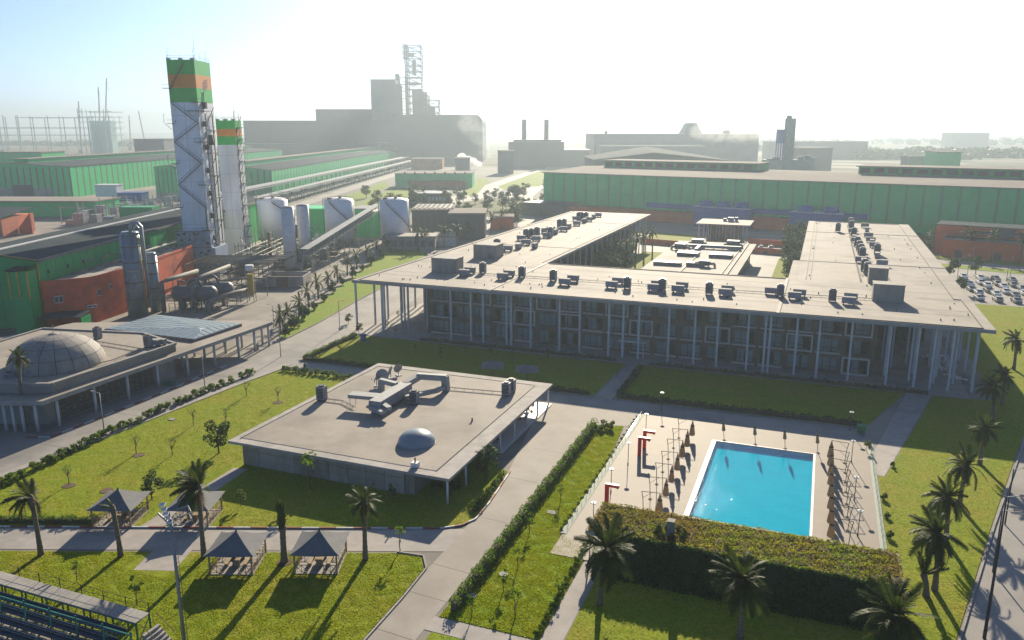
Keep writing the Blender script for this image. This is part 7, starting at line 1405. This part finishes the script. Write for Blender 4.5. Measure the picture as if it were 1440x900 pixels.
for k, (px, py0, py1, lean, lab) in enumerate(((113, 172, 144, 4, 'short hazy crane jib beside the steel skeleton'), (141, 165, 125, 6, 'hazy crane with upright jib behind the skeleton end'), (146, 160, 113, 14, 'tallest hazy crane leaning right behind skeleton'), (3, 175, 140, -3, 'hazy crane jib cut by the left edge of view'), (183, 180, 163, 2, 'small far crane between skeleton and striped towers, left'), (204, 182, 157, -5, 'small far crane between skeleton and striped towers, right'))):
    D = 1600 if k < 4 else 1900; t, L = fblock('crane', lab, 'crane', px - 4, px + 4, D, 0, 0, 0, m_g, 'cranes over the works'); u = L / 8.0; b = MB(); b.box(0, u * 5, 0, 5, 0, 4); b.box(u, u * 5, 0, 4, 4, 7); put('carriage', b, M['dark_clad'], t)
    b = MB(); A, B_ = Vector((u * 4, 2, 5)), Vector((u * (4 + lean), 2, zof(py1, D))); w_ = 1.3
    for o_ in ((-w_, 0, 0), (w_, 0, 0), (0, w_, 0)): b.bar(A + Vector(o_), B_ + Vector(o_) * .4, .7)
    for j in range(14): p, q = A.lerp(B_, j / 14), A.lerp(B_, (j + 1) / 14); b.bar(p + Vector((-w_, 0, 0)), q + Vector((w_, 0, 0)), .4)
    b.bar(B_, (B_.x + 2, 2, B_.z - 25), .3); put('jib', b, M['grey_clad'], t)
# right-hand far mill, twin chimneys, kiln tower
D4 = 1050; t, L = fblock('rolling_mill', 'wide hazy rolling mill with chimney block behind the green hall', 'factory', 835, 1066, D4, 0, 0, 0, M['grey_clad']); xs = lambda px: L * (px - 835) / 231.0
b = MB(); b.box(0, xs(1066), 0, 120, 0, zof(189, D4)); put('wall', b, M['grey_clad'], t); b = MB(); b.box(-1, xs(1068), -1, 122, zof(189, D4) + .01, zof(188, D4)); put('roof', b, M['cream_roof'], t); b = MB(); b.box(xs(838), xs(975), -60, -1.1, 0, zof(205, D4)); put('front_wall', b, M['grey_clad'], t); b = MB(); b.box(xs(838), xs(975), -61, -1.2, zof(205, D4) + .01, zof(203, D4)); put('front_roof', b, M['cream_roof'], t)
b = MB(); V = [(xs(965), 20, zof(190, D4)), (xs(993), 20, zof(190, D4)), (xs(993), 60, zof(190, D4)), (xs(965), 60, zof(190, D4)), (xs(972), 30, zof(173, D4)), (xs(985), 30, zof(173, D4)), (xs(985), 50, zof(173, D4)), (xs(972), 50, zof(173, D4))]; b.add(V, [(4, 5, 6, 7), (0, 1, 5, 4), (1, 2, 6, 5), (2, 3, 7, 6), (3, 0, 4, 7)]); b.box(xs(1025), xs(1031), 20, 40, zof(189, D4), zof(183, D4)); b.box(xs(853), xs(856), 20, 30, zof(189, D4), zof(184, D4)); put('chimney_block', b, M['grey_clad'], t)
D5 = 640; t, L = fblock('gabled_store', 'wide low gabled store directly behind the long green hall', 'factory hall', 836, 1032, D5, 0, 0, 0, M['dark_clad']); b = MB(); z1_, z2_ = zof(224, D5), zof(214, D5); V = [(0, 0, 0), (L, 0, 0), (L, 0, z1_ - 1), (L * .42, 0, z2_), (0, 0, z1_), (0, 90, 0), (L, 90, 0), (L, 90, z1_), (L * .5, 90, z2_ + 3), (0, 90, z1_)]; b.add(V, [(0, 1, 2, 3, 4), (9, 8, 7, 6, 5), (1, 6, 7, 2), (5, 0, 4, 9)]); put('wall', b, M['dark_clad'], t); b = MB(); b.add([(-1, -1, z1_ + .1), (L * .42, -1, z2_ + .1), (L * .5, 91, z2_ + 3.1), (-1, 91, z1_ + .1), (L + 1, -1, z1_ - .9), (L + 1, 91, z1_ + .1)], [(0, 1, 2, 3), (1, 4, 5, 2)]); put('roof', b, M['dark_roof'], t)
D6 = 1000; t, L = fblock('power_house', 'hazy dark power house with two stout chimneys', 'factory', 715, 793, D6, 0, 0, 0, M['dark_clad']); xs = lambda px: L * (px - 715) / 78.0
b = MB(); b.box(0, L, 0, 60, 0, zof(199, D6)); b.box(xs(722), xs(790), 10, 50, zof(199, D6), zof(196, D6)); put('wall', b, M['dark_clad'], t)
for px in (737.5, 769.5): b = MB(); b.cyl(xs(px), 30, zof(199, D6), zof(168, D6), 3.1, 2.9, 20); put('chimney', b, M['dark_clad'], t)
b = MB(); b.box(xs(793) + .1, xs(830), 5, 40, 0, zof(210, D6)); put('annexe', b, M['dark_clad'], t)
D7 = 620; t, L = fblock('kiln_tower', 'slim hazy kiln tower with conveyor leg and squat silos at its base', 'tower', 1075, 1146, D7, 0, 0, 0, M['grey_clad']); xs = lambda px: L * (px - 1075) / 71.0
b = MB(); b.box(xs(1103), xs(1114), 0, 7, 0, zof(167, D7)); b.box(xs(1104), xs(1109), 2, 6, zof(167, D7), zof(163, D7)); put('shaft', b, M['fascia'], t); b = MB(); b.box(xs(1092), xs(1100.5), 1, 7, zof(201, D7), zof(182, D7)); [b.bar((xs(px), y, 0), (xs(px), y, zof(200, D7)), .7) for px in (1093, 1099.5) for y in (1.5, 6.5)]; put('cabin', b, M['blue'], t)
b = MB(); [b.cyl(xs(px), 4, 0, zof(y_, D7), 2.6, n=12) for px, y_ in ((1084, 222), (1093, 220), (1127, 219), (1137, 218), (1143, 221))]; b.box(xs(1076), xs(1146), 1, 10, 0, zof(224, D7)); b.bar((xs(1112), -2, zof(193, D7)), (xs(1100), -2, zof(205, D7)), 1.0); put('silo', b, M['fascia'], t)
for i, (px0, px1, D, z, dep, m, mr, lab) in enumerate(((1068, 1076, 560, 231, 20, 'grey_clad', 'cream_roof', 'small flat building left of the hazy kiln tower'), (1125, 1170, 900, 208, 40, 'dark_clad', 'cream_roof', 'hazy long shed right of the kiln tower'), (1320, 1350, 700, 214, 25, 'green_clad2', 'cream_roof', 'small green shed between the dark far woods'), (1275, 1322, 760, 220, 12, 'cream_roof', 'cream_roof', 'low pale shed left of the small green shed'), (1080, 1220, 1300, 199, 30, 'cream_roof', 'cream_roof', 'long pale line of sheds far beyond the kiln tower'), (1340, 1390, 2200, 187, 60, 'grey_clad', 'cream_roof', 'faint pale sheds near the horizon at right'), (640, 660, 900, 222, 20, 'dark_clad', 'cream_roof', 'small dark shed with bright roof left of the power house'), (700, 722, 850, 212, 16, 'dark_clad', 'cream_roof', 'small hazy shed with bright roof before the power house'), (190, 232, 1000, 196, 60, 'grey_clad', 'grey_clad', 'hazy grey shed left of the tallest striped tower'), (0, 60, 760, 214, 40, 'green_clad2', 'cream_roof', 'pale cluttered shed row at the far left edge'))):
    t, L = fblock('far_shed', lab, 'shed', px0, px1, D, 0, 0, 0, None, 'far sheds'); h = zof(z, D); b = MB(); b.box(0, L, 0, dep, 0, h); put('wall', b, M[m], t); b = MB(); b.box(-.6, L + .6, -.6, dep + .6, h + .01, h + .9); put('roof', b, M[mr], t)
# ---- steam
def steam(name, C, dens, seed, aniso=.6):
    r_ = random.Random(seed); b = MB()
    for (x, y, z, s_) in C:
        V = []; F = []; n_, m_ = 14, 8
        for j in range(m_ + 1):
            a = math.pi * j / m_ - math.pi / 2
            for k in range(n_):
                c = 2 * math.pi * k / n_; q = s_ * (1 + .22 * math.sin(3 * c + x) * math.cos(4 * a + z) + r_.uniform(-.09, .09)); V.append((x + q * math.cos(a) * math.cos(c), y + q * math.cos(a) * math.sin(c), z + q * math.sin(a) * .9))
        for j in range(m_):
            for k in range(n_): F.append((j * n_ + k, j * n_ + (k + 1) % n_, (j + 1) * n_ + (k + 1) % n_, (j + 1) * n_ + k))
        b.add(V, F, True)
    m = bpy.data.materials.new('steam_volume'); m.use_nodes = True; n_ = m.node_tree; n_.nodes.remove(n_.nodes['Principled BSDF']); v = n_.nodes.new('ShaderNodeVolumePrincipled'); v.inputs['Color'].default_value = (1, 1, 1, 1); v.inputs['Density'].default_value = dens; v.inputs['Anisotropy'].default_value = aniso; n_.links.new(v.outputs[0], n_.nodes['Material Output'].inputs['Volume']); return stuff(name, b, m)
def puff(px, py0, D, n_, dx, dz, s0, s1, seed):
    r_ = random.Random(seed); a = (px - 720) / FOC * (D * .9723 + 7); base = Vector((a * math.cos(YAW) - D * math.sin(YAW), a * math.sin(YAW) + D * math.cos(YAW), zof(py0, D))); out = []
    for k in range(n_): f = k / max(1, n_ - 1); q = base + Vector((math.cos(YAW), math.sin(YAW), 0)) * (dx * f + r_.uniform(-1, 1) * s0 * .6) + Vector((0, 0, dz * f ** .8 + r_.uniform(-.4, .4) * s0)); out.append((q.x, q.y, q.z, s0 + (s1 - s0) * f))
    return out
steam('steam', puff(676, 231, 950, 8, -22, 8, 3, 5.5, 1), .25, 1); steam('steam', puff(684, 219, 960, 12, -20, 40, 5, 13, 2), .005, 2)
steam('steam', puff(748, 196, 1035, 8, 32, 12, 6, 9, 3), .05, 3); steam('steam', puff(722, 196, 1040, 4, 8, 10, 5, 6, 4), .05, 4); steam('steam', puff(1004, 292, 385, 8, -3, 8, .8, 2.2, 5), .012, 5); steam('steam', puff(1145, 299, 365, 8, -2, 7, .8, 2.0, 6), .012, 6); steam('steam', puff(1170, 299, 363, 8, -2, 7, .8, 2.0, 7), .012, 7); steam('steam', puff(985, 190, 1030, 6, 60, 6, 12, 20, 8), .006, 8)
